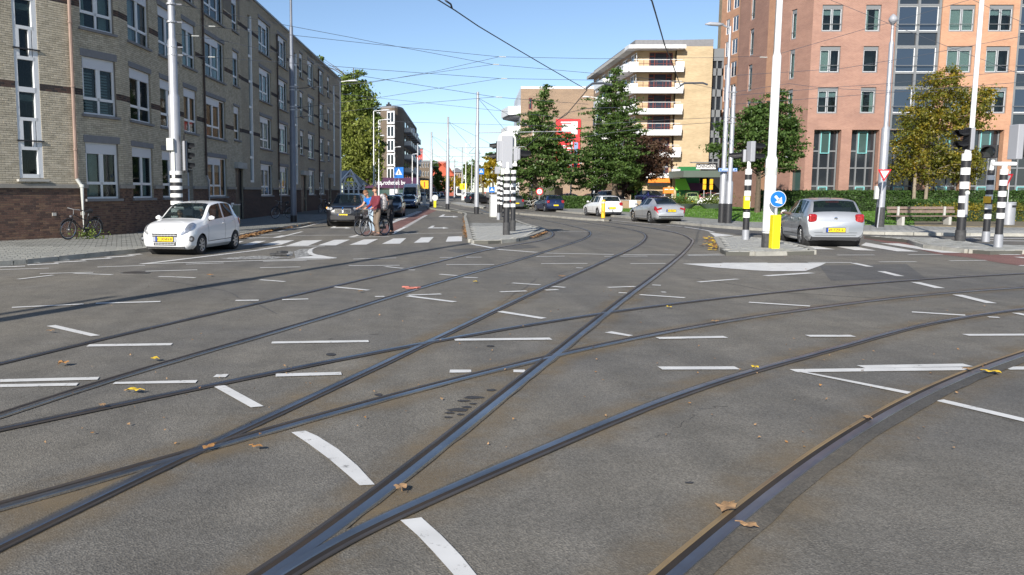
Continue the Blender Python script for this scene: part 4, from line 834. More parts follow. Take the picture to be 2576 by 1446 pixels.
for a, z in wn: window(fz, a, z, 3.2, 2.3, 'far')
for z in fl:      # balconies, each with floor slab, parapet, end blocks and rails
    x0, x1 = fy.s(1566), fy.s(1687)+.6; b = MB(); D = 1.7
    b.box(((x0+x1)/2, -D/2, z-.1), (x1-x0, D, .22), 'frame_white'); b.box(((x0+x1)/2, -D-.05, z+.05), (x1-x0, .14, .8), 'frame_white'); b.box((x1-.55, -D-.05, z+.55), (1.2, .16, 1.0), 'frame_white'); b.box((x0+.6, -D-.05, z+.5), (1.1, .16, 1.0), 'frame_white')
    b.box((x1-.06, -D/2, z+.45), (.14, D, 1.2), 'frame_white'); b.box((x0+.06, -D/2, z+.45), (.14, D, 1.2), 'frame_white')
    bo = fy.put(b.build('balcony')); b = MB()
    b.tube([(x0+.5, -D-.05, z+1.3), (x1-.2, -D-.05, z+1.3)], .045, 'frame_white', 5)
    for k in range(7): b.tube([(x0+1+k*(x1-x0-2)/6, -D-.05, z+.4), (x0+1+k*(x1-x0-2)/6, -D-.05, z+1.3)], .035, 'frame_red', 4)
    b.tube([(x0+1, -D-.05, z+.75), (x1-1, -D-.05, z+.75)], .03, 'frame_red', 4); r = b.build('railing'); r.parent = bo
    b = MB(); b.box((fz.L-4, -.8, z+.35), (9, 1.6, 1.1), 'frame_white'); fz.put(b.build('side_balcony'))
    b = MB(); b.box((fz.L-18, -.8, z+.35), (8, 1.6, 1.0), 'frame_white'); fz.put(b.build('side_balcony'))
b = MB(); b.box((fy.L/2-.3, -.9, HY-.25), (fy.L+2.2, 2.2, .5), 'frame_white'); fy.put(b.build('eave'))
b = MB(); b.box((fz.L/2, -.5, HY-.25), (fz.L+1, 1.3, .45), 'concrete'); fz.put(b.build('eave'))
b = MB(); b.prism([Vector((p.x, p.y, HY+.02)) for p in (Y3, Y0, Y1, Y2)]+[Vector((Y2.x+2, Y2.y+30, HY+.02))], (0, 0, .95), 'lintel'); b.build('roof', YB)
b = MB()
for P, Q in ((Y2, Vector((Y2.x+2, Y2.y+30, 0))), (Vector((Y2.x+2, Y2.y+30, 0)), Y3)): b.quad(P, Q, Q+Vector((0, 0, HY)), P+Vector((0, 0, HY)), 'brick_yellow', [(0, 0), (30, 0), (30, HY), (0, HY)])
b.build('side_wall', YB)
fx = Facade(YB, PZ(1779.5, ZY+1), PZ(1806, ZY+1), 0, HZ(118, ZY)); b = MB(); LL = fx.L; HL = HZ(120, ZY)
b.box((LL/2, .2, HL/2), (LL, .1, HL), 'glass_panel')
for z in fl: b.box((LL/2, .05, z), (LL, .2, 1.0), 'frame_grey')
b.box((LL/2, .05, HL-.8), (LL, .3, 1.7), 'frame_grey'); b.box((LL*.4, .05, HL/2), (.16, .2, HL), 'frame_grey'); b.box((LL-.1, .05, HL/2), (.2, .2, HL), 'frame_grey'); fx.put(b.build('glass_link'))
# shops under the flats
mat('green_bright', (.18, .58, .05), .5); mat('green_dark', (.02, .17, .05), .5); mat('orange_cloth', (.80, .25, .03), .7); mat('purple', (.05, .006, .045), .5); mat('shop_dark', (.02, .02, .022), .4); mat('banner_red', (.62, .035, .04), .6); mat('canopy_grey', (.10, .13, .11), .6)
def shopz(y): return HZ(y, 117)
b = MB(); x0, x1 = PX(1718, 112), PX(1822, 112); b.box(((x0+x1)/2, 115, shopz(439)), (x1-x0, 6, shopz(431)-shopz(447)), 'canopy_grey'); b.build('canopy', YB)
b = MB(); x0, x1 = PX(1703, 119), PX(1758, 119); b.box(((x0+x1)/2, 119.2, 2.7), (x1-x0, .4, 5.0), 'green_dark'); b.build('shop_front', YB)
b = MB(); b.prism([At(1700, 449, 118.2), At(1725, 449, 118.2), At(1737, 478, 118.2), At(1700, 478, 118.2)], (0, .2, 0), 'green_bright'); b.build('shop_panel', YB)
b = MB(); b.box((PX(1746, 118.6), 118.7, shopz(470)), (2.6, .3, 1.1), 'purple'); b.build('shop_sign', YB)
b = MB(); x0, x1 = PX(1762, 119), PX(1830, 119); b.box(((x0+x1)/2, 119.6, 2.6), (x1-x0, .4, 5), 'shop_dark'); b.build('shop_window', YB)
b = MB(); b.prism([At(1633, 447, 116.5), At(1683, 447, 116.5), At(1686, 459, 115.6), At(1631, 459, 115.6)], (0, .25, -.05), 'orange_cloth'); b.build('awning', YB)
b = MB(); x0, x1 = PX(1633, 118), PX(1683, 118); b.box(((x0+x1)/2, 119.2, 3.2), (x1-x0, .3, 1.4), 'shop_dark'); b.build('shop_window', YB)
b = MB(); c = At(1776, 418, 112); b.box((c.x, c.y, c.z), (2.6, .15, .75), 'frame_white'); b.box((c.x-.3, c.y, c.z+.5), (3.4, 1.0, .12), 'frame_grey'); kb = b.build('name_board', YB)
textobj('KONINGINNE', .62, (c.x, c.y-.1, c.z-.02), (math.pi/2, 0, 0), 'black_paint', YB, sx=.72)
# ---------------------------------------------------------------- brown wing with the red banner
ZB = 128.0; BB = empty('brown_flats', (PX(1400, ZB), ZB, 0), 'flat roofed brown brick building with white corner balconies behind the trees', 'building')
HB = HZ(223, ZB); Z0, Z1 = PZ(1306, ZB), PZ(1487, ZB); fq = Facade(BB, Z0, Z1, 0, HB); a, c = fq.s(1326), fq.s(1335)
for z in (HZ(275, ZB), HZ(325, ZB), HZ(375, ZB), HZ(425, ZB)): fq.hole(a, c, z, z+1.7)
fq.wall('brick_brown', .2)
for z in (HZ(275, ZB), HZ(325, ZB), HZ(375, ZB), HZ(425, ZB)): window(fq, a, z, c-a, 1.7, 'red1')
Z2 = Vector((PX(1290, 150), 150, 0)); fr = Facade(BB, Z2, Z0, 0, HB); fr.wall('panel_white')
for y in (287, 337, 387, 437, 480):
    z = HZ(y, ZB); b = MB(); b.prism([PZ(1258, ZB+7)+Vector((0, 0, z)), PZ(1275, ZB+1)+Vector((0, 0, z)), PZ(1306, ZB)+Vector((0, 0, z)), PZ(1296, ZB+12)+Vector((0, 0, z))], (0, 0, 1.25), 'frame_white')
    b.prism([PZ(1262, ZB+7)+Vector((0, 0, z-.25)), PZ(1278, ZB+1.5)+Vector((0, 0, z-.25)), PZ(1306, ZB+.4)+Vector((0, 0, z-.25)), PZ(1296, ZB+12)+Vector((0, 0, z-.25))], (0, 0, .24), 'lintel'); b.build('balcony', BB)
b = MB(); b.prism([Vector((p.x, p.y, HB)) for p in (Z2, Z0, Z1)]+[Vector((Z1.x, 150, HB))], (0, 0, .35), 'frame_white'); b.build('roof', BB)
b = MB(); b.quad(Vector((Z1.x, ZB, 0)), Vector((Z1.x, 150, 0)), Vector((Z1.x, 150, HB)), Vector((Z1.x, ZB, HB)), 'brick_brown', [(0, 0), (20, 0), (20, HB), (0, HB)]); b.quad(Vector((Z1.x, 150, 0)), Vector(Z2), Vector((Z2.x, 150, HB)), Vector((Z1.x, 150, HB)), 'brick_brown', [(0, 0), (20, 0), (20, HB), (0, HB)]); b.build('side_wall', BB)
b = MB(); c0, c1 = At(1399, 299, ZB-.4), At(1458, 421, ZB-.4); b.box(((c0.x+c1.x)/2, ZB-.3, (c0.z+c1.z)/2), (c1.x-c0.x, .12, c0.z-c1.z), 'banner_red'); bn = b.build('banner'); tag(bn, 'large red advertising banner with white lettering on the brown wall', 'banner')
bnx = (c0.x+c1.x)/2; bw_ = c1.x-c0.x
b = MB(); b.box((bnx+bw_*.05, ZB-.4, HZ(322, ZB)), (bw_*.62, .05, 1.2), 'frame_white'); b.box((bnx+bw_*.25, ZB-.42, HZ(322, ZB)), (bw_*.25, .05, 1.9), 'frame_white'); p = b.build('print'); p.parent = bn
for y, w_ in ((308, .45), (367, .5), (373, .62), (380, .5), (387, .4), (391, .32), (395, .4), (401, .62), (411, .5), (415, .4)):
    b = MB(); b.box((bnx-.3, ZB-.42, HZ(y, ZB)), (bw_*w_, .03, .2), 'frame_white'); p = b.build('print_line'); p.parent = bn
for y, s, t in ((406, 1.0, '0 886 25 2'),):
    o = textobj(t, s, (bnx, ZB-.42, HZ(y, ZB)), (math.pi/2, 0, 0), 'frame_white', None); o.parent = bn
# ---------------------------------------------------------------- brown rounded corner tower with balconies far down the left side
ZT = 176.0; TB = empty('corner_flats', (PX(980, ZT), ZT, 0), 'brown brick corner flats with rounded end and stacked grey balconies down the street', 'building')
HT = HZ(273, ZT)
pts = [PZ(955, ZT+14), PZ(957, ZT), PZ(985, ZT-2)]
cx, cy, rr = PX(985, ZT-2), ZT-2+8.2, 8.2; arc = [Vector((cx+rr*.32*math.sin(t), cy-rr*math.cos(t), 0)) for t in np.linspace(0, 1.45, 7)]
pts = pts[:2]+arc; b = MB(); s_ = 0
for P, Q in zip(pts[:-1], pts[1:]):
    L = (Q-P).length; b.quad(P, Q, Q+Vector((0, 0, HT)), P+Vector((0, 0, HT)), 'brick_tower', [(s_, 0), (s_+L, 0), (s_+L, HT), (s_, HT)]); s_ += L
E1 = arc[-1]; E2 = PZ(1048, 235); L = (E2-E1).length; b.quad(E1, E2, E2+Vector((0, 0, HT*.98)), E1+Vector((0, 0, HT)), 'brick_tower', [(s_, 0), (s_+L, 0), (s_+L, HT), (s_, HT)])
B1_ = PZ(950, 238); b.quad(E2, B1_, B1_+Vector((0, 0, HT)), E2+Vector((0, 0, HT)), 'brick_tower'); b.quad(B1_, pts[0], pts[0]+Vector((0, 0, HT)), B1_+Vector((0, 0, HT)), 'brick_tower'); b.build('wall', TB)
b = MB(); b.prism([p+Vector((0, 0, HT)) for p in pts+[E2, B1_]], (0, 0, .4), 'lintel'); b.build('roof', TB)
ft = Facade(TB, PZ(957, ZT), PZ(985, ZT-2), 0, HT)
for y in (300, 335, 370, 405, 440, 470):
    z = HZ(y, ZT)-1.1
    for x in (951.5, 984.5):
        F = MB(); F.box((0, -.05, 1.3), (2.0 if x > 960 else 1.5, .16, 2.6), 'frame_white'); w_ = ft.at(F.build('window'), ft.s(x), z, -.1)
        for k in (-.45, .45): p = MB(); p.box((k, -.16, 1.35), (.62, .04, 1.9), 'glass_dark'); q = p.build('pane'); q.parent = w_
fE = Facade(TB, E1, E2, 0, HT)
for i in range(7):
    for r, y in enumerate((325, 360, 395, 430, 463)):
        z = HZ(y, ZT)-.2; s = 4+i*8.2
        if s > fE.L-3: continue
        b = MB(); b.box((s, -.75, z), (4.6, 1.5, .25), 'lintel'); b.box((s, -1.45, z+.6), (4.6, .07, .95), 'pale_grey'); b.box((s-2.3, -.75, z+.6), (.07, 1.45, .95), 'pale_grey')
        if random.random() < .55: b.disc((s-1, -1.5, z+1.2), .5, (-.6, -1, .3), 'panel_white', 12, .06)
        fE.put(b.build('balcony')); b = MB(); b.box((s, -.03, z+1.2), (3.4, .08, 2.1), 'glass_dark'); fE.put(b.build('window'))
b = MB()
for k in range(3): b.tube([(PX(974+4*k, ZT+4), ZT+4, HT), (PX(974+4*k, ZT+4), ZT+4, HT+1.3+.4*(k == 1))], .25, 'black_paint', 6)
b.build('chimney', TB)
b = MB(); b.box((PX(966, ZT-4), ZT-3.2, HZ(460, ZT)), (14.5, .5, 2.1), 'purple'); b.build('shop_sign', TB)
textobj('N  v  Handprothetiek bv', 1.25, (PX(964, ZT-4), ZT-3.5, HZ(460, ZT)), (math.pi/2, 0, 0), 'frame_white', TB, sx=.72)
b = MB(); b.box((PX(968, ZT-3), ZT-2.6, 1.6), (13, .3, 2.8), 'glass_green'); b.box((PX(990, ZT-3), ZT-2.9, 1.9), (1.6, .2, 1.9), 'frame_white'); b.build('shop_window', TB)
# ---------------------------------------------------------------- far end of the street
def farblock(name, label, x0, x1, Z, ytop, m, roof='lintel', rows=3, cols=6, depth=15, gable=0, wm='glass_dark'):
    P, Q = PZ(x0, Z), PZ(x1, Z); h = HZ(ytop, Z); r = empty(name, (P.x, P.y, 0), label, 'building'); f = Facade(r, P, Q, 0, h); f.wall(m)
    b = MB()
    for A_, B_ in ((Q, Q+Vector((0, depth, 0))), (P+Vector((0, depth, 0)), P)): b.quad(A_, B_, B_+Vector((0, 0, h)), A_+Vector((0, 0, h)), m, [(0, 0), (depth, 0), (depth, h), (0, h)])
    b.build('side_wall', r); b = MB(); L = f.L
    if gable: b.add([P+Vector((-.5, -.5, h)), Q+Vector((.5, -.5, h)), Q+Vector((-gable, depth/2, h+gable)), P+Vector((gable, depth/2, h+gable)), P+Vector((-.5, depth, h)), Q+Vector((.5, depth, h))], [(0, 1, 2, 3), (3, 2, 5, 4), (1, 5, 2), (0, 3, 4)], roof)
    else: b.box(((P.x+Q.x)/2, P.y+depth/2, h+.2), (L+.4, depth+.4, .5), roof)
    b.build('roof', r)
    for i in range(cols):
        for k in range(rows):
            w_ = L/cols*.42; hh = h/rows*.5; F = MB(); F.box((0, -.06, hh/2), (w_, .12, hh), 'frame_white'); o = f.at(F.build('window'), (i+.5)*L/cols, (k+.38)*h/rows); p = MB(); p.box((0, -.14, hh/2), (w_*.8, .05, hh*.84), wm); q = p.build('pane'); q.parent = o
    return r
mat('roof_tile', (.50, .11, .055), .8, nz=(.6, .2)); mat('red_render', (.58, .07, .05), .7)
farblock('red_block', 'bright red apartment block showing above the left street far away', 1043, 1063, 330, 375, 'red_render', rows=6, cols=4)
farblock('long_flats', 'long dark row of flats with balconies lining the far left of the street', 1055, 1086, 262, 407, 'brick_tower', rows=4, cols=5, depth=60, wm='glass_blue')
farblock('street_house', 'brick house with red tiled hipped roof closing the far end of the street', 1086, 1142, 330, 443, 'brick_red', 'roof_tile', 2, 6, gable=6.0)
farblock('terrace_houses', 'dark brick terrace with dormers right of the red roofed house', 1138, 1166, 345, 433, 'brick_brown', 'lintel', 3, 5, gable=2.0)
farblock('corner_house', 'low buff house behind the far tram stop', 1055, 1088, 300, 462, 'brick_yellow', 'roof_tile', 2, 3, gable=2.0)
# ================================================ VEHICLES
def lerp_st(st, x):
    """smooth interpolation of station rows along x (monotone cubic)"""
    X = [s[0] for s in st]
    if x <= X[0]: return st[0]
    if x >= X[-1]: return st[-1]
    i = max(k for k in range(len(X)) if X[k] <= x); i = min(i, len(X)-2); h = X[i+1]-X[i]; t = (x-X[i])/h; out = [x]
    for k in range(1, len(st[0])):
        def sl(j):
            if j == 0 or j == len(X)-1:
                a, b = (0, 1) if j == 0 else (j-1, j); return (st[b][k]-st[a][k])/(X[b]-X[a])
            d0 = (st[j][k]-st[j-1][k])/(X[j]-X[j-1]); d1 = (st[j+1][k]-st[j][k])/(X[j+1]-X[j])
            return 0 if d0*d1 <= 0 else 2*d0*d1/(d0+d1)
        m0, m1 = sl(i)*h, sl(i+1)*h
        out.append((2*t**3-3*t*t+1)*st[i][k]+(t**3-2*t*t+t)*m0+(-2*t**3+3*t*t)*st[i+1][k]+(t**3-t*t)*m1)
    return out
SUB = [2, 2, 3, 5, 6, 2, 5]; VN = sum(SUB)+1; VS = [sum(SUB[:i]) for i in range(8)]
def section(st, x, L):
    _, w, zb, zc, zt, wt = lerp_st(st, x)
    cp = [(0, zb), (w-.14, zb), (w-.03, zb+.10), (w, (zb*.45+zc*.55)), (w-.03, zc), (wt, zt-.055), (wt-.075, zt-.014), (0, zt+.02)]
    pts = []
    for (a, b), n, k in zip(zip(cp[:-1], cp[1:]), SUB, range(7)):
        for i in range(n):
            t = i/n; y = a[0]+(b[0]-a[0])*t; z = a[1]+(b[1]-a[1])*t
            if k == 3: y += .018*math.sin(math.pi*t)
            if k == 6: z += .018*math.sin(math.pi*t)*(1-t); z += 0
            pts.append((y, z))
    pts.append(cp[-1]); return [(L/2-x, y, z) for y, z in pts]
def cyl_y(b, cx, cz, y0, y1, r, m, n=24):
    b.tube([(cx, y0, cz), (cx, y1, cz)], r, m, n)
def car(spec, name, label, loc, fwd, paint, plate=None, group=None, s=1, driver=None, cat='car', grp='cars on the crossing and its streets'):
    st, L = spec['st'], spec['L']; rz = math.atan2(fwd[1], fwd[0]); root = local(name, loc, label, cat, grp, rz, s)
    feats = sorted(set(np.linspace(0, L, spec.get('n', 56)).tolist()+[x for w in spec['side'] for x in w]+list(spec['wind'])+list(spec['rear'])))
    xs = [feats[0]]+[x for i, x in enumerate(feats[1:]) if x-feats[i] > .004]
    S = [section(st, x, L) for x in xs]; rw = spec['rw']; ax = [(L/2-a, rw) for a in spec['ax']]; Ra = rw*1.14
    V = []; 
    for sgn in (1, -1):
        for sec in S:
            for j, p in enumerate(sec): V.append([p[0], p[1]*sgn, p[2]])
    nU = len(xs); idx = lambda sg, i, j: (0 if sg > 0 else nU*VN)+i*VN+j
    wmax = max(r[1] for r in st); inside_ = set()
    for k, p in enumerate(V):
        if abs(p[1]) > wmax*.62:
            for cx, cz in ax:
                if math.hypot(p[0]-cx, p[2]-cz) < Ra: inside_.add((k)); 
    body, glass = [], []; keep = set()
    def isglass(i, j):
        xm = (xs[i]+xs[i+1])/2
        if VS[4]+1 <= j < VS[5]-0 and any(a < xm < b for a, b in spec['side']): return 'g'
        if VS[6] <= j and (spec['wind'][0] < xm < spec['wind'][1] or spec['rear'][0] < xm < spec['rear'][1]): return 'g'
        return None
    for sg in (1, -1):
        for i in range(nU-1):
            for j in range(VN-1):
                q = [idx(sg, i, j), idx(sg, i+1, j), idx(sg, i+1, j+1), idx(sg, i, j+1)]
                if all(k in inside_ for k in q): continue
                if sg > 0: q = q[::-1]
                (glass if isglass(i, j) else body).append(tuple(q)); 
                for k in q: keep.add(k)
    for k in inside_ & keep:
        p = V[k]
        for cx, cz in ax:
            d = math.hypot(p[0]-cx, p[2]-cz)
            if d < Ra and d > 1e-3: p[0] = cx+(p[0]-cx)*Ra/d; p[2] = cz+(p[2]-cz)*Ra/d
    for i, rev in ((0, True), (nU-1, False)):
        f = [idx(1, i, j) for j in range(VN)]+[idx(-1, i, j) for j in range(VN-2, 0, -1)]; body.append(tuple(f if rev else f[::-1]))
    def part(nm, faces, m):
        ks = sorted({k for f in faces for k in f}); mp = {k: n for n, k in enumerate(ks)}; b = MB(); b.add([V[k] for k in ks], [tuple(mp[k] for k in f) for f in faces], m)
        o = b.build(nm, root, smooth=True); bm = bmesh.new(); bm.from_mesh(o.data); bmesh.ops.remove_doubles(bm, verts=bm.verts, dist=.0004); bmesh.ops.recalc_face_normals(bm, faces=bm.faces) if nm == 'body' else None
        bm.to_mesh(o.data); bm.free()
        try: o.data.set_sharp_from_angle(angle=R_(38))
        except Exception: pass
        return o
    bo = part('body', body, paint); go = part('window_glass', glass, 'car_glass')
    def SP(x, v, side, off=.008):
        """point of the skin at station x, section parameter v (0..VN-1), on side +1/-1"""
        def P(xx, vv):
            sec = section(st, min(max(xx, 0), L), L); k = min(int(vv), VN-2); t = vv-k; a, b_ = sec[k], sec[k+1]
            return Vector((a[0]+(b_[0]-a[0])*t, (a[1]+(b_[1]-a[1])*t)*side, a[2]+(b_[2]-a[2])*t))
        p = P(x, v); du = P(x+.02, v)-P(x-.02, v); dv = P(x, min(v+.2, VN-1))-P(x, max(v-.2, 0)); n = du.cross(dv); n.normalize()
        c = Vector((p.x*.3, 0, .6)); 
        if n.dot(p-c) < 0: n = -n
        return p+n*off
    def blob(nm, xc, vc, rx, rv, m, sq=.0, off=.012, side=None, n=18, skew=0):
        for sd in ((1, -1) if side is None else (side,)):
            b = MB(); vs = [SP(xc, vc, sd, off+.014)]
            for ring in (.55, 1.0):
                for k in range(n):
                    a = 2*math.pi*k/n; c_, s_ = math.cos(a), math.sin(a); e = 1-sq*.5; c_ = math.copysign(abs(c_)**e, c_); s_ = math.copysign(abs(s_)**e, s_)
                    vs.append(SP(xc+rx*ring*c_+skew*s_*ring, vc+rv*ring*s_, sd, off+(.009 if ring < 1 else -.002)))
            fs = [(0, 1+k, 1+(k+1) % n) for k in range(n)]+[(1+k, 1+n+k, 1+n+(k+1) % n, 1+(k+1) % n) for k in range(n)]
            b.add(vs, fs, m); o = b.build(nm, root, smooth=True)
        return o
    hl = spec.get('head'); tl = spec.get('tail'); 
    if hl: blob('headlight', hl[0], hl[1], hl[2], hl[3], spec.get('headm', 'lamp_clear'), .5, skew=spec.get('hskew', 0))
    if spec.get('lit'): 
        blob('lamp_bulb', hl[0]-.04, hl[1], .05, 1.0, 'lamp_lit', 0, .03)
    if tl: blob('tail_light', tl[0], tl[1], tl[2], tl[3], 'tail_red', .6)
    if spec.get('rtail'):
        ty, tz, tw, th_ = spec['rtail']
        for sd in (1, -1): b = MB(); b.box((-L/2+.045, sd*ty, tz), (.13, tw, th_), 'tail_red', ax=(Vector((1, sd*.18, 0)).normalized(), Vector((-sd*.18, 1, 0)).normalized(), Vector((0, 0, 1)))); b.build('tail_light', root, bevel=.055)
    # inner wells, floor, belly
    b = MB()
    for cx, cz in ax: b.tube([(cx, -wmax+.10, cz), (cx, wmax-.10, cz)], Ra*1.02, 'under', 20)
    b.box((0, 0, .32), (L*.80, wmax*1.55, .22), 'under'); b.build('underbody', root)
    b = MB(); zc = spec['belt']; xi = L/2-spec['cab'][0]; xo = L/2-spec['cab'][1]
    b.box(((xi+xo)/2, 0, zc-.16), (xi-xo, wmax*1.7, .12), 'trim_black'); 
    for sy in (-.36, .36): b.box((xi-1.15*spec['cs'], sy, zc+.08), (.16, .46, .5), 'seat_cloth'); b.box((xi-1.17*spec['cs'], sy, zc+.40), (.10, .24, .2), 'seat_cloth')
    b.box((xi-2.05*spec['cs'], 0, zc+.05), (.14, 1.2, .42), 'seat_cloth')
    b.box((xi-.42, 0, zc-.08), (.3, wmax*1.55, .16), 'trim_black'); b.build('interior', root)
    b = MB()
    for k in range(16):
        a = 2*math.pi*k/16; a2 = 2*math.pi*(k+1)/16
        b.tube([(xi-.62*spec['cs']+.06*math.sin(a), .36+.17*math.cos(a), zc+.07+.17*math.sin(a)), (xi-.62*spec['cs']+.06*math.sin(a2), .36+.17*math.cos(a2), zc+.07+.17*math.sin(a2))], .014, 'trim_black', 5)
    b.build('steering_wheel', root)
    # wheels
    key = ('wheel', rw, spec.get('spokes', 5))
    if key not in WC:
        T_ = MB(); pr = [(rw*.66, -.09), (rw*.92, -.095), (rw, -.06), (rw, .06), (rw*.92, .095), (rw*.66, .09)]; n = 28
        vs = [(r*math.cos(2*math.pi*k/n), y, r*math.sin(2*math.pi*k/n)) for r, y in pr for k in range(n)]
        T_.add(vs, [(i*n+k, i*n+(k+1) % n, (i+1)*n+(k+1) % n, (i+1)*n+k) for i in range(5) for k in range(n)], 'rubber')
        t = T_.build('tyre', smooth=True); Rm = MB(); Rm.tube([(0, -.055, 0), (0, .055, 0)], rw*.665, 'under', n)
        for y in (.075, -.075):
            Rm.tube([(0, y-.012, 0), (0, y+.012, 0)], rw*.14, 'alloy', 10); ns = spec.get('spokes', 5)
            for k in range(ns):
                a = 2*math.pi*k/ns; c_, s_ = math.cos(a), math.sin(a); Rm.box((c_*rw*.38, y, s_*rw*.38), (rw*.52, .02, rw*.15), 'alloy', ax=(Vector((c_, 0, s_)), Vector((0, 1, 0)), Vector((-s_, 0, c_))))
            for k in range(n):
                a, a2 = 2*math.pi*k/n, 2*math.pi*(k+1)/n; r1, r2 = rw*.58, rw*.68
                Rm.add([(r1*math.cos(a), y, r1*math.sin(a)), (r2*math.cos(a), y*1.1, r2*math.sin(a)), (r2*math.cos(a2), y*1.1, r2*math.sin(a2)), (r1*math.cos(a2), y, r1*math.sin(a2))], [(0, 1, 2, 3)], 'alloy')
        r = Rm.build('rim'); hub = MB(); hub.tube([(0, -.09, 0), (0, .09, 0)], rw*.07, 'trim_black', 8); h = hub.build('wheel')
        WC[key] = (h.data, t.data, r.data); [bpy.data.objects.remove(o) for o in (t, r, h)]
    h, t, r = WC[key]
    for cx, cz in ax:
        for sd in (1, -1):
            o = bpy.data.objects.new('wheel', h); COL.objects.link(o); o.parent = root; o.location = (cx, sd*(wmax-.105), cz)
            for nm, me in (('tyre', t), ('rim', r)): c = bpy.data.objects.new(nm, me); COL.objects.link(c); c.parent = o
    # mirrors, handles, seams
    xm = L/2-spec['mir']
    for sd in (1, -1):
        b = MB(); b.tube([(xm-.05, sd*(wmax-.09), zc+.02), (xm-.04, sd*(wmax), zc+.07)], .03, 'trim_black', 6)
        b.tube([(xm+.02, sd*(wmax-.03), zc+.09), (xm, sd*(wmax+.04), zc+.10), (xm-.02, sd*(wmax+.12), zc+.09)], [.05, .075, .045], paint, 10); b.build('mirror', root, smooth=2)
        b = MB()
        for x in spec['seams']:
            P = [SP(x, v, sd, .0025) for v in np.linspace(VS[2]+1, VS[4]+.5, 8)]; Q = [SP(x+.012, v, sd, .0025) for v in np.linspace(VS[2]+1, VS[4]+.5, 8)]
            b.add(P+Q, [(i, i+1, 9+i, 8+i) for i in range(7)], 'trim_black')
        P = [SP(x, VS[2]+.9, sd, .003) for x in np.linspace(spec['seams'][0], spec['seams'][-1], 10)]; Q = [SP(x, VS[2]+1.08, sd, .003) for x in np.linspace(spec['seams'][0], spec['seams'][-1], 10)]
        b.add(P+Q, [(i, i+1, 11+i, 10+i) for i in range(9)], 'trim_black'); b.build('door_seam', root)
        for x in spec['seams'][1:]: p = SP(x-.12, VS[4]-1.0, sd, .02); b = MB(); b.box(p, (.17, .03, .03), paint if paint != 'trim_black' else 'chrome'); b.build('door_handle', root)
    return root, SP, L, wmax, zc
def licence(root, x, z, text, front=True, w=.50, h=.11, tsize=None):
    sg = 1 if front else -1; b = MB(); b.box((x, 0, z), (.012, w+.03, h+.03), 'trim_black'); b.box((x+sg*.006, 0, z), (.012, w, h), 'plate_yellow'); b.box((x+sg*.008, (-1 if not front else -1)*sg*(-w/2+.025) if 0 else (w/2-.025)*(1 if front else -1)*(-1) , z), (.012, .05, h), 'plate_blue'); o = b.build('licence_plate', root)
    if text:
        t = textobj(text, h*.92, (0, 0, 0), (math.pi/2, 0, math.pi/2 if front else -math.pi/2), 'trim_black', None); t.parent = o; t.location = (x+sg*.016, 0, z-.004)
    return o
mat('car_white', (.80, .80, .80), .3, coat=.9); mat('car_silver', (.40, .415, .44), .36, .55, coat=.7); mat('car_silver2', (.46, .475, .50), .36, .5, coat=.7); mat('car_black', (.008, .009, .013), .3, coat=.5); mat('car_navy', (.012, .022, .07), .25, .2, coat=1); mat('car_grey', (.08, .09, .10), .3, .3, coat=.9); mat('car_green', (.22, .33, .12), .4, coat=.5); mat('car_blue', (.05, .05, .20), .25, .3, coat=1); mat('car_red', (.30, .03, .03), .3, coat=.8)
HATCH = dict(L=3.55, rw=.285, ax=(.72, 3.05), belt=.93, cab=(1.0, 3.3), cs=.95, mir=1.25, seams=(1.12, 2.28, 3.0), side=((1.42, 2.22), (2.32, 3.0)), wind=(1.0, 1.72), rear=(3.14, 3.42), head=(.24, VS[5]-1.9, .23, 3.6), tail=(3.42, VS[4]-.4, .10, 2.4), spokes=7, hskew=.10,
  st=[(0, .55, .27, .56, .68, .44), (.05, .66, .21, .62, .77, .55), (.18, .75, .18, .69, .86, .64), (.45, .79, .18, .76, .935, .68), (.95, .80, .17, .83, 1.0, .70), (1.0, .80, .17, .84, 1.012, .70), (1.72, .80, .17, .90, 1.44, .615), (2.4, .80, .17, .93, 1.50, .61), (3.05, .795, .18, .98, 1.455, .595), (3.42, .765, .22, .98, 1.06, .62), (3.50, .72, .28, .86, .92, .58), (3.55, .58, .34, .60, .66, .44)])
POLO = dict(L=3.97, rw=.31, ax=(.84, 3.31), belt=.94, cab=(1.2, 3.7), cs=1, mir=1.45, seams=(1.3, 2.35, 3.3), side=((1.62, 2.3), (2.38, 3.12), (3.18, 3.42)), wind=(1.18, 1.95), rear=(3.56, 3.85), head=(.3, VS[5]-1.2, .26, 2.0), tail=None, rtail=(.655, .885, .25, .26), spokes=5,
  st=[(0, .58, .30, .55, .62, .45), (.08, .72, .22, .62, .72, .58), (.3, .82, .19, .70, .83, .68), (.7, .84, .18, .77, .92, .72), (1.18, .84, .17, .85, 1.0, .73), (1.95, .84, .17, .90, 1.43, .625), (2.7, .84, .17, .92, 1.485, .63), (3.45, .84, .18, .95, 1.44, .635), (3.60, .835, .19, .97, 1.38, .64), (3.86, .815, .24, .96, 1.06, .71), (3.93, .80, .27, .88, .98, .72), (3.97, .76, .30, .66, .80, .68)])
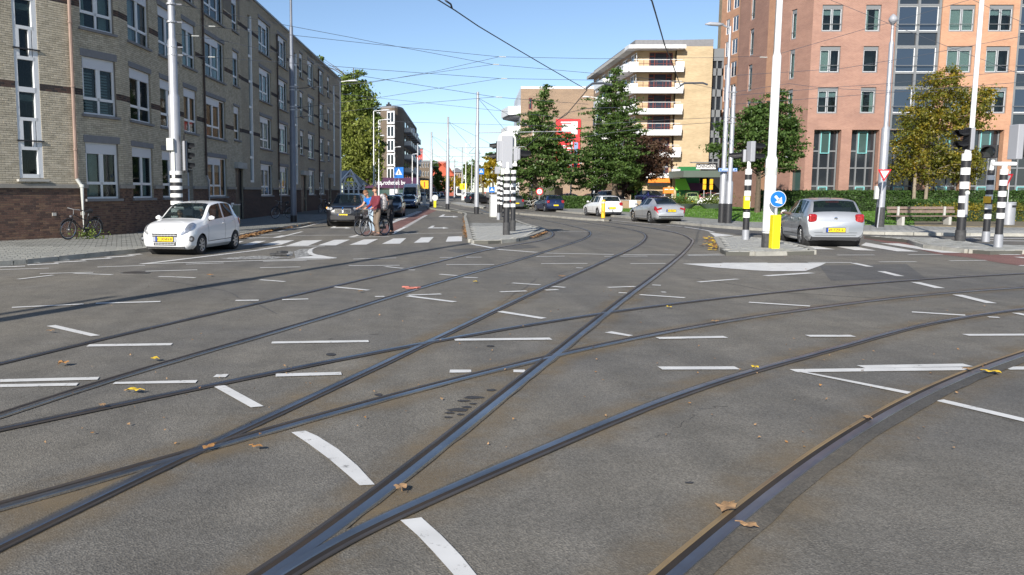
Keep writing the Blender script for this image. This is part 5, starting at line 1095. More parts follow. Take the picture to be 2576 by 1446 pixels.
SEDAN = dict(L=4.63, rw=.335, ax=(.95, 3.65), belt=.95, cab=(1.45, 3.6), cs=1, mir=1.65, seams=(1.5, 2.55, 3.4), side=((1.85, 2.5), (2.58, 3.3)), wind=(1.4, 2.2), rear=(3.25, 4.05), head=(.35, VS[5]-1.2, .3, 2.0), tail=(4.46, VS[4]-1.1, .17, 2.0), spokes=5,
  st=[(0, .6, .28, .52, .6, .46), (.1, .76, .2, .6, .70, .6), (.4, .87, .18, .69, .82, .72), (.9, .89, .17, .77, .92, .76), (1.4, .89, .17, .84, .985, .75), (2.2, .89, .17, .91, 1.385, .60), (2.9, .89, .17, .95, 1.43, .585), (3.3, .89, .18, .97, 1.38, .585), (4.05, .87, .22, .97, 1.07, .66), (4.45, .84, .24, .93, 1.01, .68), (4.57, .81, .27, .84, .90, .65), (4.63, .72, .32, .58, .66, .56)])
SUV = dict(L=4.80, rw=.38, ax=(.9, 3.83), belt=1.13, cab=(1.5, 4.5), cs=1.1, mir=1.72, seams=(1.55, 2.65, 3.7), side=((1.95, 2.6), (2.68, 3.5), (3.58, 4.2)), wind=(1.45, 2.15), rear=(4.3, 4.62), head=(.26, VS[5]-1.6, .24, 1.6), tail=(4.6, VS[4]-.5, .12, 2.0), spokes=5, lit=1,
  st=[(0, .64, .34, .80, .90, .52), (.06, .78, .28, .86, .98, .66), (.25, .91, .26, .93, 1.06, .78), (.8, .955, .25, 1.0, 1.13, .82), (1.45, .96, .25, 1.05, 1.21, .82), (2.15, .96, .25, 1.12, 1.70, .66), (3.0, .96, .25, 1.15, 1.76, .66), (4.25, .95, .27, 1.19, 1.71, .64), (4.62, .92, .3, 1.18, 1.28, .72), (4.75, .88, .35, 1.0, 1.08, .68), (4.8, .76, .4, .8, .88, .6)])
VAN = dict(L=5.6, rw=.35, ax=(.95, 4.4), belt=1.25, cab=(.9, 2.5), cs=.9, mir=1.3, seams=(1.1, 2.1, 3.4), side=((1.35, 2.0),), wind=(.85, 1.55), rear=(5.55, 5.56), head=(.22, VS[5]-2.0, .2, 2.0), tail=(5.5, VS[4]-.5, .08, 2.5), spokes=5,
  st=[(0, .7, .34, .80, .95, .6), (.1, .86, .28, .9, 1.08, .75), (.85, .96, .25, 1.08, 1.28, .82), (1.55, .97, .25, 1.25, 2.12, .74), (2.1, .97, .25, 1.3, 2.50, .76), (5.4, .97, .25, 1.3, 2.55, .78), (5.6, .95, .3, 1.3, 2.45, .76)])
def az(d): return Vector((math.sin(R_(d)), math.cos(R_(d)), 0))
# white hatchback turning out of the left street
f = -az(13); side = Vector((f.y*-1, f.x, 0)); nf = G(504, 640); side = Vector((.974, -.225, 0))
c = nf-f*(HATCH['L']/2-.72)*.98-side*.70; c.z = 0
r, SP, L, wm, zc = car(HATCH, 'hatchback', 'small white hatchback with yellow plate 81-XNN-8 turning in front of the brick block', c, f, 'car_white', s=.975)
licence(r, L/2+.02, .47, '81·XNN·8', True, .52, .12)
b = MB()
for z, wd in ((.622, .70), (.575, .74), (.372, .66), (.330, .60)): b.box((L/2+.012, 0, z), (.03, wd, .010), 'frame_white')
for y in np.linspace(-.28, .28, 7): b.box((L/2+.008, y, .585), (.02, .012, .08), 'chrome'); b.box((L/2+.008, y, .345), (.02, .012, .07), 'chrome')
b.box((L/2+.004, 0, .585), (.012, .76, .10), 'trim_black'); b.box((L/2+.004, 0, .345), (.012, .68, .11), 'trim_black'); b.box((L/2+.002, 0, .465), (.010, .74, .15), 'grey_plastic'); b.build('grille', r)
for sd in (1, -1):
    b = MB(); p = SP(.14, VS[2]+3.6, sd, .004); b.tube([p, p+Vector((.03, sd*.01, 0))], [.085, .07], 'trim_black', 12); b.tube([p+Vector((.03, 0, 0)), p+Vector((.045, sd*.01, 0))], .042, 'lamp_clear', 10); b.build('fog_lamp', r)
b = MB(); b.box((L/2-.06, 0, .235), (.1, 1.15, .05), 'trim_black'); b.build('bumper_lip', r); b = MB(); b.tube([(L/2-1.72, .1, 1.44), (L/2-1.86, .1, 1.56)], .008, 'trim_black', 4); b.build('aerial', r)
b = MB(); e = Vector((L/2-.02, 0, .74)); b.box(e, (.02, .05, .02), 'chrome', ax=(Vector((0, 0, 1)), Vector((0, .8, .6)), Vector((1, 0, 0)))); b.box(e+Vector((.0, .0, -.03)), (.02, .05, .02), 'chrome', ax=(Vector((0, 0, 1)), Vector((0, -.8, .6)), Vector((1, 0, 0)))); b.build('badge', r)
b = MB(); b.box((L/2-1.55, .30, 1.30), (.03, .3, .10), 'blind', ax=(Vector((.7, 0, -.7)), Vector((0, 1, 0)), Vector((.7, 0, .7)))); b.box((L/2-1.5, -.3, 1.30), (.03, .3, .08), 'blind', ax=(Vector((.7, 0, -.7)), Vector((0, 1, 0)), Vector((.7, 0, .7)))); b.build('sun_visor', r)
# silver hatchback waiting at right
f = az(11.5); rt = Vector((f.y, -f.x, 0)); c = G(2019.7, 618)+f*(3.31-POLO['L']/2)+rt*.735; c.z = 0
r, SP, L, wm, zc = car(POLO, 'hatchback', 'silver five door hatchback with yellow plate 49-TZR-6, driver\'s arm out of its window', c, f, 'car_silver', s=1.03)
POLO_R = (r, L, wm, zc)
licence(r, -L/2-.03, .53, '49·TZR·6', False, .52, .115)
b = MB(); b.box((-L/2-.012, 0, .53), (.02, .72, .17), 'car_silver'); b.build('plate_recess', r)
b = MB(); b.box((-L/2+.04, 0, .27), (.14, 1.35, .10), 'trim_black'); b.build('rear_valance', r)
b = MB(); b.disc((-L/2+.03, 0, .86), .065, (-1, 0, .15), 'chrome', 18, .02); b.disc((-L/2+.018, 0, .86), .05, (-1, 0, .15), 'trim_black', 16, .01); b.box((-L/2+.01, .016, .875), (.01, .012, .05), 'chrome', ax=(Vector((1, 0, 0)), Vector((0, .9, -.4)), Vector((0, .4, .9)))); b.box((-L/2+.01, -.016, .875), (.01, .012, .05), 'chrome', ax=(Vector((1, 0, 0)), Vector((0, .9, .4)), Vector((0, -.4, .9)))); b.box((-L/2+.01, 0, .845), (.01, .05, .012), 'chrome'); b.build('badge', r)
b = MB(); b.box((-L/2+.50, 0, 1.375), (.05, .38, .03), 'tail_red'); b.build('brake_light', r); b = MB(); b.tube([(-L/2+.75, 0, 1.45), (-L/2+.70, 0, 1.51)], .012, 'trim_black', 5); b.build('aerial', r)
b = MB(); P = [SP(x, v, 1, .002) for x, v in ((3.87, VS[4]-4), (3.87, VS[4]))]; 
for z, wd in ((.45, 1.5), (.37, 1.45)): b.box((-L/2-.006, 0, z), (.012, wd-.3, .008), 'trim_black')
b.build('bumper_crease', r)
# coupe-like silver saloon
f = az(-3); rt = Vector((f.y, -f.x, 0)); c = G(1636, 561)+f*(3.65-SEDAN['L']/2)+rt*.78; c.z = 0
r, SP, L, wm, zc = car(SEDAN, 'saloon_car', 'silver four door coupe saloon with dark rear bumper driving away by the lawn', c, f, 'car_silver2', s=.98)
licence(r, -L/2-.03, .72, 'NH·554·V', False, .52, .115); b = MB(); b.box((-L/2+.02, 0, .36), (.12, 1.35, .13), 'trim_black'); b.box((-L/2-.035, 0, .34), (.03, 1.1, .03), 'chrome')
for sd in (-1, 1): b.box((-L/2-.03, sd*.62, .33), (.04, .16, .06), 'chrome')
b.build('rear_diffuser', r); b = MB(); b.box((-.3, 0, 1.455), (1.3, 1.05, .02), 'lens_dark'); b.build('sunroof', r)
b = MB(); b.box((-L/2+.04, -.66, .82), (.05, .30, .09), 'tail_red', ax=(Vector((1, 0, 0)), Vector((0, 1, .25)).normalized(), Vector((0, -.25, 1)).normalized())); b.box((-L/2+.04, .66, .82), (.05, .30, .09), 'tail_red', ax=(Vector((1, 0, 0)), Vector((0, 1, -.25)).normalized(), Vector((0, .25, 1)).normalized())); b.build('tail_light', r)
# white hatchback with tow bar
f = az(-6); rt = Vector((f.y, -f.x, 0)); c = G(1505, 544.5)+f*(3.31-POLO['L']/2)+rt*.735; c.z = 0
r, SP, L, wm, zc = car(POLO, 'hatchback', 'white five door hatchback with tow bar and roof bars behind the orange bollard', c, f, 'car_white', s=.98)
licence(r, -L/2-.03, .62, None, False, .52, .115); b = MB(); b.box((-L/2+.03, 0, .28), (.14, 1.4, .12), 'trim_black'); b.build('rear_valance', r); b = MB(); b.tube([(-L/2, 0, .3), (-L/2-.14, 0, .3), (-L/2-.14, 0, .42)], .022, 'black_paint', 6); b.tube([(-L/2-.14, 0, .40), (-L/2-.14, 0, .46)], .035, 'black_paint', 8); b.build('tow_bar', r)
b = MB()
for x in (.15, -.7): b.tube([(x, -.66, 1.5), (x, .66, 1.5)], .02, 'trim_black', 6)
b.build('roof_bar', r)
f = az(-8); rt = Vector((f.y, -f.x, 0)); c = G(1371, 532.5)+f*(3.31-POLO['L']/2)+rt*.735; c.z = .0
r, SP, L, wm, zc = car(POLO, 'hatchback', 'black hatchback driving away in front of the low hedge', c, f, 'car_navy', s=.97); licence(r, -L/2-.03, .58, None, False)
b = MB(); b.disc((-L/2+.02, 0, .84), .05, (-1, 0, .1), 'chrome', 12, .02); b.build('badge', r)
c = G(1300, 526.5)+f*1.9; r, SP, L, wm, zc = car(POLO, 'hatchback', 'dark grey hatchback half hidden behind the striped signal poles', Vector((c.x, c.y, 0)), f, 'car_grey', s=.95); licence(r, -L/2-.03, .62, None, False)
# black off-roader facing us
f = -az(5); c = G(861, 571)-f*(SUV['L']/2); c.z = 0
r, SP, L, wm, zc = car(SUV, 'off_roader', 'black luxury off-roader with twin kidney grille waiting at the crossing, headlights on', c, f, 'car_black', s=.93)
licence(r, L/2+.03, .62, '65·414·X', True, .52, .12)
for sd in (1, -1):
    b = MB(); b.box((L/2+.015, sd*.24, .84), (.03, .41, .23), 'grey_plastic')
    b.box((L/2+.025, sd*.24, .84), (.03, .38, .20), 'lens_dark')
    for k in range(7): b.box((L/2+.045, sd*.24-.165+k*.055, .84), (.02, .022, .19), 'chrome')
    b.build('grille', r); b = MB(); p = SP(.17, VS[5]-2.2, sd, .03); b.tube([p, p+Vector((.04, 0, 0))], .075, 'lamp_clear', 12); b.tube([p+Vector((.01, -sd*.17, -.01)), p+Vector((.10, -sd*.17, -.01))], .075, 'lamp_clear', 12); b.build('headlight_ring', r)
b = MB(); b.box((L/2+.0, 0, .50), (.1, 1.3, .22), 'trim_black'); b.box((L/2+.05, 0, .42), (.04, 1.1, .06), 'trim_black'); b.build('bumper_trim', r)
p = SP(.24, VS[5]-2.0, -1, .035); b = MB(); b.tube([p+Vector((0, -.04, 0)), p+Vector((.03, -.04, 0))], .05, 'amber', 10); b.build('indicator', r)
b = MB(); b.disc((L/2-.02, 0, 1.0), .035, (.7, 0, .7), 'sign_blue', 12, .02); b.build('badge', r)
b = MB(); b.tube([(.1, .62, 1.76), (-1.9, .62, 1.76)], .02, 'trim_black', 6); b.tube([(.1, -.62, 1.76), (-1.9, -.62, 1.76)], .02, 'trim_black', 6); b.build('roof_rail', r)
c = G(979, 547)+az(5)*2; r, *_ = car(POLO, 'hatchback', 'black car waiting behind the two cyclists', Vector((c.x, c.y, 0)), -az(5), 'car_black')
sp = dict(SEDAN); sp['lit'] = 1
c = G(1025, 525)+az(5)*2.3; r, SP, L, wm, zc = car(sp, 'saloon_car', 'dark blue saloon with lit headlights in front of the white van', Vector((c.x, c.y, 0)), -az(5), 'car_navy', s=.98)
b = MB(); b.box((L/2+.02, 0, .57), (.03, .6, .12), 'trim_black'); b.box((L/2+.03, 0, .44), (.02, .5, .1), 'pale_grey'); b.build('grille', r)
c = G(1029, 519)+az(5)*3.4; r, *_ = car(VAN, 'delivery_van', 'white high roofed van behind the dark blue saloon', Vector((c.x, c.y, 0)), -az(5), 'car_white', s=1.05, cat='van', grp='vehicles queueing in the left street')
c = G(1001, 514)+az(5)*2; car(HATCH, 'hatchback', 'small white car beside the white van far down the left street', Vector((c.x, c.y, 0)), -az(5), 'car_white')
far = [(1177, 503, 175, 'white car driving away beyond the middle island', 'car_white', HATCH, 8), (1062, 504, 150, 'dark car parked under the yellow tram stop sign', 'car_black', POLO, 5), (1092, 499, 200, 'blue-grey car parked in the far left row', 'car_navy', POLO, 5), (1100, 497, 225, 'silver car parked farther along the left row', 'car_silver', POLO, 5), (1110, 495, 260, 'smallest dark car at the far end of the left row', 'car_grey', POLO, 5),
  (1420, 0, 92, 'silver estate car parked behind the hedge', 'car_silver', SEDAN, -80), (1480, 0, 90, 'white car parked behind the end of the hedge', 'car_white', SEDAN, -80), (1535, 0, 96, 'dark grey car parked behind the low brick wall', 'car_grey', SUV, 172), (1640, 0, 93, 'shiny dark blue car parked facing the street by the green pillar', 'car_blue', SUV, 170), (1740, 0, 100, 'small green car with yellow plate parked by the planters', 'car_green', HATCH, 15), (1803, 0, 92, 'white hatchback parked behind the twin grey poles', 'car_white', POLO, -70), (1770, 0, 104, 'dark red car parked behind the right planter', 'car_red', POLO, -70)]
for x, y, Z, lab, m, spc, a in far:
    P = PZ(x, Z); r, SP, L, wm, zc = car(dict(spc, n=26), 'hatchback' if spc in (HATCH, POLO) else 'parked_car', lab, Vector((P.x, P.y, .0 if y else .1)), az(a) if a != 5 else -az(5), m)
    if 'green' in lab: licence(r, -L/2-.02, .5, None, False)
P = PZ(1205, 118); car(dict(POLO, n=30), 'parked_car', 'black car crossing behind the thick tram pole', Vector((P.x, P.y, 0)), az(60), 'car_black')
# tram far up the street
P = PZ(1156, 285); r = local('tram', (P.x, P.y, 0), 'white city tram coming down the far end of the street', 'tram', None, math.atan2(-1, -.09)); b = MB()
prof = [(0, .35), (0, 1.2), (-.25, 2.6), (-.7, 3.3), (-26, 3.3), (-26, .35)]; b.prism([(x, -1.2, z) for x, z in prof], (0, 2.4, 0), 'car_white'); b.build('body', r, bevel=.1); b = MB(); b.box((-.1, 0, 1.95), (.5, 1.7, 1.7), 'lens_dark', ax=(Vector((1, 0, .16)).normalized(), Vector((0, 1, 0)), Vector((-.16, 0, 1)).normalized())); b.build('windscreen', r)
b = MB(); b.box((-.55, 0, 3.05), (.3, 1.2, .3), 'trim_black'); b.build('destination_display', r)
for y in (-1.22, 1.22): b = MB(); b.box((-13, y, 2.1), (22, .04, 1.0), 'lens_dark'); b.build('side_window', r)
b = MB(); b.box((-13, 0, .25), (24, 2.2, .3), 'under'); b.build('bogie_skirt', r)
# ================================================ PEOPLE AND BICYCLES
def skin(name, V, E, Rd, m, parent, sub=2, root=0):
    me = bpy.data.meshes.new(name); me.from_pydata([tuple(v) for v in V], E, []); o = bpy.data.objects.new(name, me); COL.objects.link(o)
    md = o.modifiers.new('s', 'SKIN'); md.use_smooth_shade = True
    for i, r in enumerate(Rd): d = me.skin_vertices[0].data[i]; d.radius = (r, r) if not isinstance(r, tuple) else r; d.use_root = (i == root)
    s2 = o.modifiers.new('u', 'SUBSURF'); s2.levels = s2.render_levels = sub
    dg = bpy.context.evaluated_depsgraph_get(); nm = bpy.data.meshes.new_from_object(o.evaluated_get(dg)); bpy.data.objects.remove(o)
    nm.materials.clear(); nm.materials.append(MATS[m]); nm.polygons.foreach_set('use_smooth', [True]*len(nm.polygons))
    o = bpy.data.objects.new(name, nm); COL.objects.link(o); o.parent = parent; return o
mat('cloth_maroon', (.16, .025, .04), .85, nz=(12, .2)); mat('cloth_blue', (.01, .17, .62), .8, nz=(10, .2)); mat('cloth_trousers', (.17, .13, .10), .9, nz=(12, .15)); mat('cloth_jeans', (.36, .45, .55), .9, nz=(12, .15)); mat('cloth_dark', (.03, .03, .035), .9); mat('cloth_grey', (.12, .12, .125), .9)
mat('camo', (.03, .028, .03), .9, nz=(13, .1, (.75, .70, .70))); mat('shoe', (.12, .09, .08), .7); mat('shoe_white', (.6, .6, .6), .7); mat('cloth_white', (.65, .65, .64), .85); mat('eye_white', (.7, .7, .68), .3)
def person(loc, f, label, shirt, trousers, hair, J, group=None, sleeves=True, sit=False, shorts=False, helmet=None, s=1.0, legs=True):
    """J: joints in the figure's own frame (x forward, y left, z up)"""
    r = local('person', loc, label, 'person', group, math.atan2(f[1], f[0]), s)
    names = ['pelvis', 'belly', 'chest', 'neck', 'head0', 'head']; V = [J[k] for k in names]; E = [(i, i+1) for i in range(5)]; Rd = [(.13, .10), (.105, .08), (.125, .08), .052, .060, .072]
    hd = Vector(J['head']); up = (hd-Vector(J['neck'])).normalized(); fw = Vector(J.get('look', (1, 0, 0))).normalized()
    for sd in ('l', 'r'):
        for a, b_, ra in (('sh', None, .062), ('el', 'sh', .043), ('wr', 'el', .028), ('ha', 'wr', .036)):
            V.append(J[a+sd]); Rd.append(ra); k = len(V)-1; E.append((2 if b_ is None else k-1, k))
        if legs:
            for a, b_, ra in (('hi', None, .095), ('kn', 'hi', .062), ('an', 'kn', .042), ('to', 'an', .035)):
                V.append(J[a+sd]); Rd.append(ra); k = len(V)-1; E.append((0 if b_ is None else k-1, k))
    body = skin('body', V, E, Rd, 'skin', r)
    # head with brow, nose, chin and ears as one skull mesh
    b = MB(); rows = []; n = 14; R0 = .098
    rt = up.cross(fw).normalized(); fw2 = rt.cross(up).normalized()
    for i in range(9):
        ph = math.pi*i/8; rr = math.sin(ph); z = math.cos(ph)
        for k in range(n):
            a = 2*math.pi*k/n; c_, s_ = math.cos(a), math.sin(a); fx = rr*c_*(1.04 if c_ > 0 else 1.12); sy = rr*s_*.80
            if z < -.2: fx *= .92 if c_ > 0 else .72; sy *= .80
            if c_ > .9 and -.25 < z < .1: fx += .20
            if c_ > .8 and -.85 < z < -.5: fx += .08
            rows.append(hd+(fw2*fx+rt*sy+up*z*1.22)*R0)
    b.add(rows, [(i*n+k, i*n+(k+1) % n, (i+1)*n+(k+1) % n, (i+1)*n+k) for i in range(8) for k in range(n)], 'skin'); b.build('head', r, smooth=True)
    for sd in (1, -1):
        b = MB(); b.disc(hd+rt*sd*.082-up*.01, .026, rt*sd, 'skin', 8, .02); b.build('ear', r); b = MB(); b.disc(hd+fw2*.094+rt*sd*.034+up*.018, .011, fw2, 'trim_black', 8, .008); b.build('eye', r)
    b = MB(); b.box(hd+fw2*.096-up*.062, (.012, .04, .008), 'cloth_maroon', ax=(fw2, rt, up)); b.build('mouth', r)
    b = MB(); rows = []; m = 6
    for i in range(m+1):
        ph = math.pi*.62*i/m; rr = math.sin(ph); z = math.cos(ph)
        for k in range(n):
            a = 2*math.pi*k/n; c_, s_ = math.cos(a), math.sin(a); zz = z
            if c_ > .2 and i > 2: zz = max(z, .42)
            q = 1.16+random.uniform(-.04, .05); rows.append(hd+(fw2*rr*c_*(1.02 if c_ > 0 else 1.18)+rt*rr*s_*.86+up*zz*1.27)*R0*q)
    b.add(rows, [(i*n+k, i*n+(k+1) % n, (i+1)*n+(k+1) % n, (i+1)*n+k) for i in range(m) for k in range(n)], helmet or hair); b.build('helmet' if helmet else 'hair', r, smooth=True)
    sh = [J['pelvis'], J['belly'], J['chest']]; V = list(sh)+[tuple(Vector(J['chest'])*.30+Vector(J['neck'])*.70)]; E = [(0, 1), (1, 2), (2, 3)]; Rd = [(.168, .14), (.16, .135), (.18, .145), .085]
    for sd in ('l', 'r'):
        V.append(J['sh'+sd]); Rd.append(.085); E.append((2, len(V)-1)); e = J['el'+sd]
        if not sleeves: e = tuple(Vector(J['sh'+sd])*.45+Vector(e)*.55)
        V.append(e); Rd.append(.058 if sleeves else .066); E.append((len(V)-2, len(V)-1))
        if sleeves: V.append(J['wr'+sd]); Rd.append(.043); E.append((len(V)-2, len(V)-1))
    skin('jacket' if sleeves else 'shirt', V, E, Rd, shirt, r, root=1)
    if legs:
        V = [J['belly'], J['pelvis']]; E = [(0, 1)]; Rd = [(.13, .11), (.165, .135)]
        for sd in ('l', 'r'):
            V.append(J['hi'+sd]); Rd.append(.112); E.append((1, len(V)-1)); V.append(J['kn'+sd]); Rd.append(.08); E.append((len(V)-2, len(V)-1))
            if not shorts: V.append(tuple(Vector(J['an'+sd])+Vector((0, 0, .03)))); Rd.append(.062); E.append((len(V)-2, len(V)-1))
        skin('trousers', V, E, Rd, trousers, r, root=1)
        for sd in ('l', 'r'):
            a, t = Vector(J['an'+sd]), Vector(J['to'+sd]); d = (t-a); d.z = 0; d.normalize(); b = MB(); b.tube([a-d*.06+Vector((0, 0, -.01)), a+d*.02-Vector((0, 0, .015)), a+d*.12-Vector((0, 0, .03)), a+d*.2-Vector((0, 0, .04))], [.04, .052, .044, .028], 'shoe', 8); b.build('shoe', r, smooth=2)
    # hands: palm with four curled fingers and a thumb
    for sd, q in (('l', 1), ('r', -1)):
        w_, h_ = Vector(J['wr'+sd]), Vector(J['ha'+sd]); d = (h_-w_).normalized(); lt = d.cross(Vector((0, 0, 1))).normalized(); b = MB()
        for k in range(4): o = lt*(k-1.5)*.02; ln = (.05, .058, .055, .042)[k]; b.tube([h_+o, h_+o+d*ln*.6-Vector((0, 0, .01)), h_+o+d*ln-Vector((0, 0, .035))], [.0095, .009, .007], 'skin', 6)
        b.tube([h_-d*.02+lt*q*.03, h_+d*.015+lt*q*.045-Vector((0, 0, .02))], [.011, .008], 'skin', 6); b.build('fingers', r)
    return r
def bicycle(loc, f, label, frame='black_paint', step=True, group='bicycles', lean=0, basket=False, name='bicycle'):
    r = local(name, loc, label, 'bicycle', group, math.atan2(f[1], f[0])); r.rotation_euler.x = lean; WB = 1.08; R0 = .345
    key = ('bw',)
    if key not in WC:
        T_ = MB(); n = 26
        for k in range(n):
            a, a2 = 2*math.pi*k/n, 2*math.pi*(k+1)/n; T_.tube([((R0-.02)*math.cos(a), 0, (R0-.02)*math.sin(a)), ((R0-.02)*math.cos(a2), 0, (R0-.02)*math.sin(a2))], .02, 'rubber', 6, False)
        t = T_.build('tyre'); Q = MB()
        for k in range(n):
            a, a2 = 2*math.pi*k/n, 2*math.pi*(k+1)/n; Q.tube([((R0-.05)*math.cos(a), 0, (R0-.05)*math.sin(a)), ((R0-.05)*math.cos(a2), 0, (R0-.05)*math.sin(a2))], .011, 'alloy', 4, False)
        for k in range(18): a = 2*math.pi*k/18; Q.tube([(0, .02*(-1)**k, 0), ((R0-.05)*math.cos(a), 0, (R0-.05)*math.sin(a))], .0025, 'alloy', 3, False)
        Q.tube([(0, -.04, 0), (0, .04, 0)], .025, 'alloy', 8); q = Q.build('rim'); h = MB(); h.tube([(0, -.06, 0), (0, .06, 0)], .01, 'alloy', 6); hh = h.build('wheel'); WC[key] = (hh.data, t.data, q.data); [bpy.data.objects.remove(o) for o in (t, q, hh)]
    h, t, q = WC[key]
    for x in (WB/2, -WB/2):
        o = bpy.data.objects.new('wheel', h); COL.objects.link(o); o.parent = r; o.location = (x, 0, R0)
        for nm, me in (('tyre', t), ('rim', q)): c = bpy.data.objects.new(nm, me); COL.objects.link(c); c.parent = o
    F = MB(); bb = (-.08, 0, .30); hd = (.36, 0, .86); hl = (.40, 0, .72); st = (-.26, 0, .80)
    F.tube([hd, hl, (WB/2, 0, R0)], .017, frame, 6); F.tube([(WB/2, .05, R0), (hl[0]+.01, .05, .70)], .011, frame, 5); F.tube([(WB/2, -.05, R0), (hl[0]+.01, -.05, .70)], .011, frame, 5)
    F.tube([hl, bb], .02, frame, 6); F.tube([bb, st], .018, frame, 6); F.tube([hd, (-.22, 0, .62 if step else .80)], .016, frame, 6)
    for y in (.05, -.05): F.tube([bb, (-WB/2, y, R0)], .011, frame, 5); F.tube([st, (-WB/2, y, R0)], .010, frame, 5)
    F.build('frame', r); b = MB(); b.tube([(.30, -.29, 1.04), (.40, -.25, 1.05), (.36, 0, 1.03), (.40, .25, 1.05), (.30, .29, 1.04)], .012, 'alloy', 6); b.tube([(.36, 0, 1.03), (.36, 0, .85)], .014, 'alloy', 6); b.tube([(.22, -.3, 1.03), (.33, -.29, 1.04)], .018, 'trim_black', 6); b.tube([(.22, .3, 1.03), (.33, .29, 1.04)], .018, 'trim_black', 6); b.build('handlebar', r)
    b = MB(); b.tube([(-.26, 0, .8), (-.28, 0, .93)], .013, 'alloy', 6); b.tube([(-.42, 0, .95), (-.34, 0, .965), (-.2, 0, .95), (-.12, 0, .945)], [.06, .085, .05, .02], 'trim_black', 8); b.build('saddle', r)
    b = MB()
    for x, s0, s1 in ((WB/2, .5, 2.6), (-WB/2, .7, 3.3)):
        P = [(x+(R0+.03)*math.cos(a), 0, R0+(R0+.03)*math.sin(a)) for a in np.linspace(s0, s1, 10)]; b.tube(P, .022, frame, 4)
    b.build('mudguard', r); b = MB(); b.box((-.58, 0, .76), (.34, .12, .02), 'trim_black'); b.tube([(-.7, .06, .76), (-WB/2, .06, R0)], .008, 'trim_black', 4); b.tube([(-.7, -.06, .76), (-WB/2, -.06, R0)], .008, 'trim_black', 4); b.build('carrier', r)
    b = MB(); b.box((-.3, .05, .32), (.5, .03, .10), 'trim_black'); b.tube([(-.08, .07, .3), (.02, .08, .16)], .01, 'alloy', 5); b.tube([(-.08, -.07, .3), (-.18, -.08, .44)], .01, 'alloy', 5); b.box((.02, .12, .16), (.09, .07, .02), 'trim_black'); b.box((-.18, -.12, .44), (.09, .07, .02), 'trim_black'); b.build('crank', r)
    b = MB(); b.tube([(.45, 0, .8), (.49, 0, .8)], .035, 'lamp_clear', 8); b.build('headlamp', r)
    if basket:
        b = MB()
        for z in (.78, .9, 1.02):
            P = [(.44, -.18, z), (.74, -.18, z), (.74, .18, z), (.44, .18, z), (.44, -.18, z)]; b.tube(P, .008, 'black_paint', 4)
        for x, y in ((.44, -.18), (.74, -.18), (.74, .18), (.44, .18), (.59, .18), (.59, -.18), (.74, 0)): b.tube([(x, y, .78), (x, y, 1.02)], .006, 'black_paint', 4)
        b.box((.59, 0, .775), (.3, .36, .01), 'black_paint'); b.build('basket', r)
    return r
ST = dict(pelvis=(0, 0, .96), belly=(.02, 0, 1.12), chest=(.05, 0, 1.34), neck=(.07, 0, 1.52), head0=(.08, 0, 1.60), head=(.10, 0, 1.69), look=(.5, .85, .0),
  shl=(.04, .19, 1.44), ell=(.16, .25, 1.18), wrl=(.36, .26, 1.06), hal=(.43, .25, 1.04), shr=(.04, -.19, 1.44), elr=(.10, -.26, 1.17), wrr=(.30, -.27, 1.04), har=(.37, -.26, 1.02),
  hil=(0, .09, .90), knl=(.10, .12, .50), anl=(.02, .13, .09), tol=(.2, .14, .05), hir=(0, -.09, .90), knr=(.02, -.12, .50), anr=(-.10, -.13, .09), tor=(.08, -.14, .05))
fB = Vector((-.66, -.75, 0)).normalized(); pA = G(949, 594); pA.z = 0
pfw = Vector((-.88, .0, 0)); 
ra = person(pA+Vector((0, .05, 0)), Vector((-.82, -.57, 0)), 'young man in maroon jacket and brown trousers wearing a rucksack, astride a black bicycle', 'cloth_maroon', 'cloth_trousers', 'hair', ST, 'cyclists waiting on the cycle lane', s=1.06)
b = MB(); 
for i, (x, z, rx, rz_) in enumerate(((-.17, 1.22, .13, .27),)):
    b.tube([(x-.02, 0, .98), (x-.06, 0, 1.08), (x-.07, 0, 1.25), (x-.02, 0, 1.46), (x+.02, 0, 1.52)], [.10, .165, .18, .15, .08], 'camo', 12)
bp = b.build('rucksack', smooth=True); tag(bp, 'black and white patterned rucksack worn by the cyclist in the maroon jacket', 'rucksack'); bp.location = ra.location; bp.rotation_euler = ra.rotation_euler; bp.scale = (1.06,)*3
SB = dict(ST); SB.update(chest=(.14, 0, 1.28), neck=(.22, 0, 1.42), head0=(.26, 0, 1.49), head=(.30, 0, 1.57), look=(.9, .35, -.1), shl=(.15, .19, 1.36), shr=(.15, -.19, 1.36), ell=(.26, .25, 1.12), elr=(.26, -.25, 1.12), wrl=(.46, .26, 1.03), wrr=(.46, -.26, 1.03), hal=(.53, .25, 1.02), har=(.53, -.25, 1.02), belly=(.06, 0, 1.1))
pB = G(936, 592); rb = person(Vector((pB.x, pB.y+.45, 0)), Vector((-.78, -.62, 0)), 'man in a bright blue T-shirt and pale jeans leaning over his handlebar', 'cloth_blue', 'cloth_jeans', 'hair_light', SB, 'cyclists waiting on the cycle lane', sleeves=False, s=1.06)
cA = G(946, 593.5); bicycle(Vector((cA.x-.02, cA.y, 0)), fB, 'black town bicycle nearest the camera under the cyclist in maroon', basket=False, group='bicycles of the waiting cyclists')
cB = G(931, 592); bicycle(Vector((cB.x-.05, cB.y+.55, 0)), fB, 'black bicycle with a front basket under the cyclist in blue', basket=True, group='bicycles of the waiting cyclists')
# third waiting cyclist, mostly hidden behind the two
pC = G(968, 590); person(Vector((pC.x+.25, pC.y+.5, 0)), Vector((-.8, -.6, 0)), 'third cyclist in dark clothes, mostly hidden behind the maroon jacket', 'cloth_dark', 'cloth_dark', 'hair', SB, 'cyclists waiting on the cycle lane', s=.98)
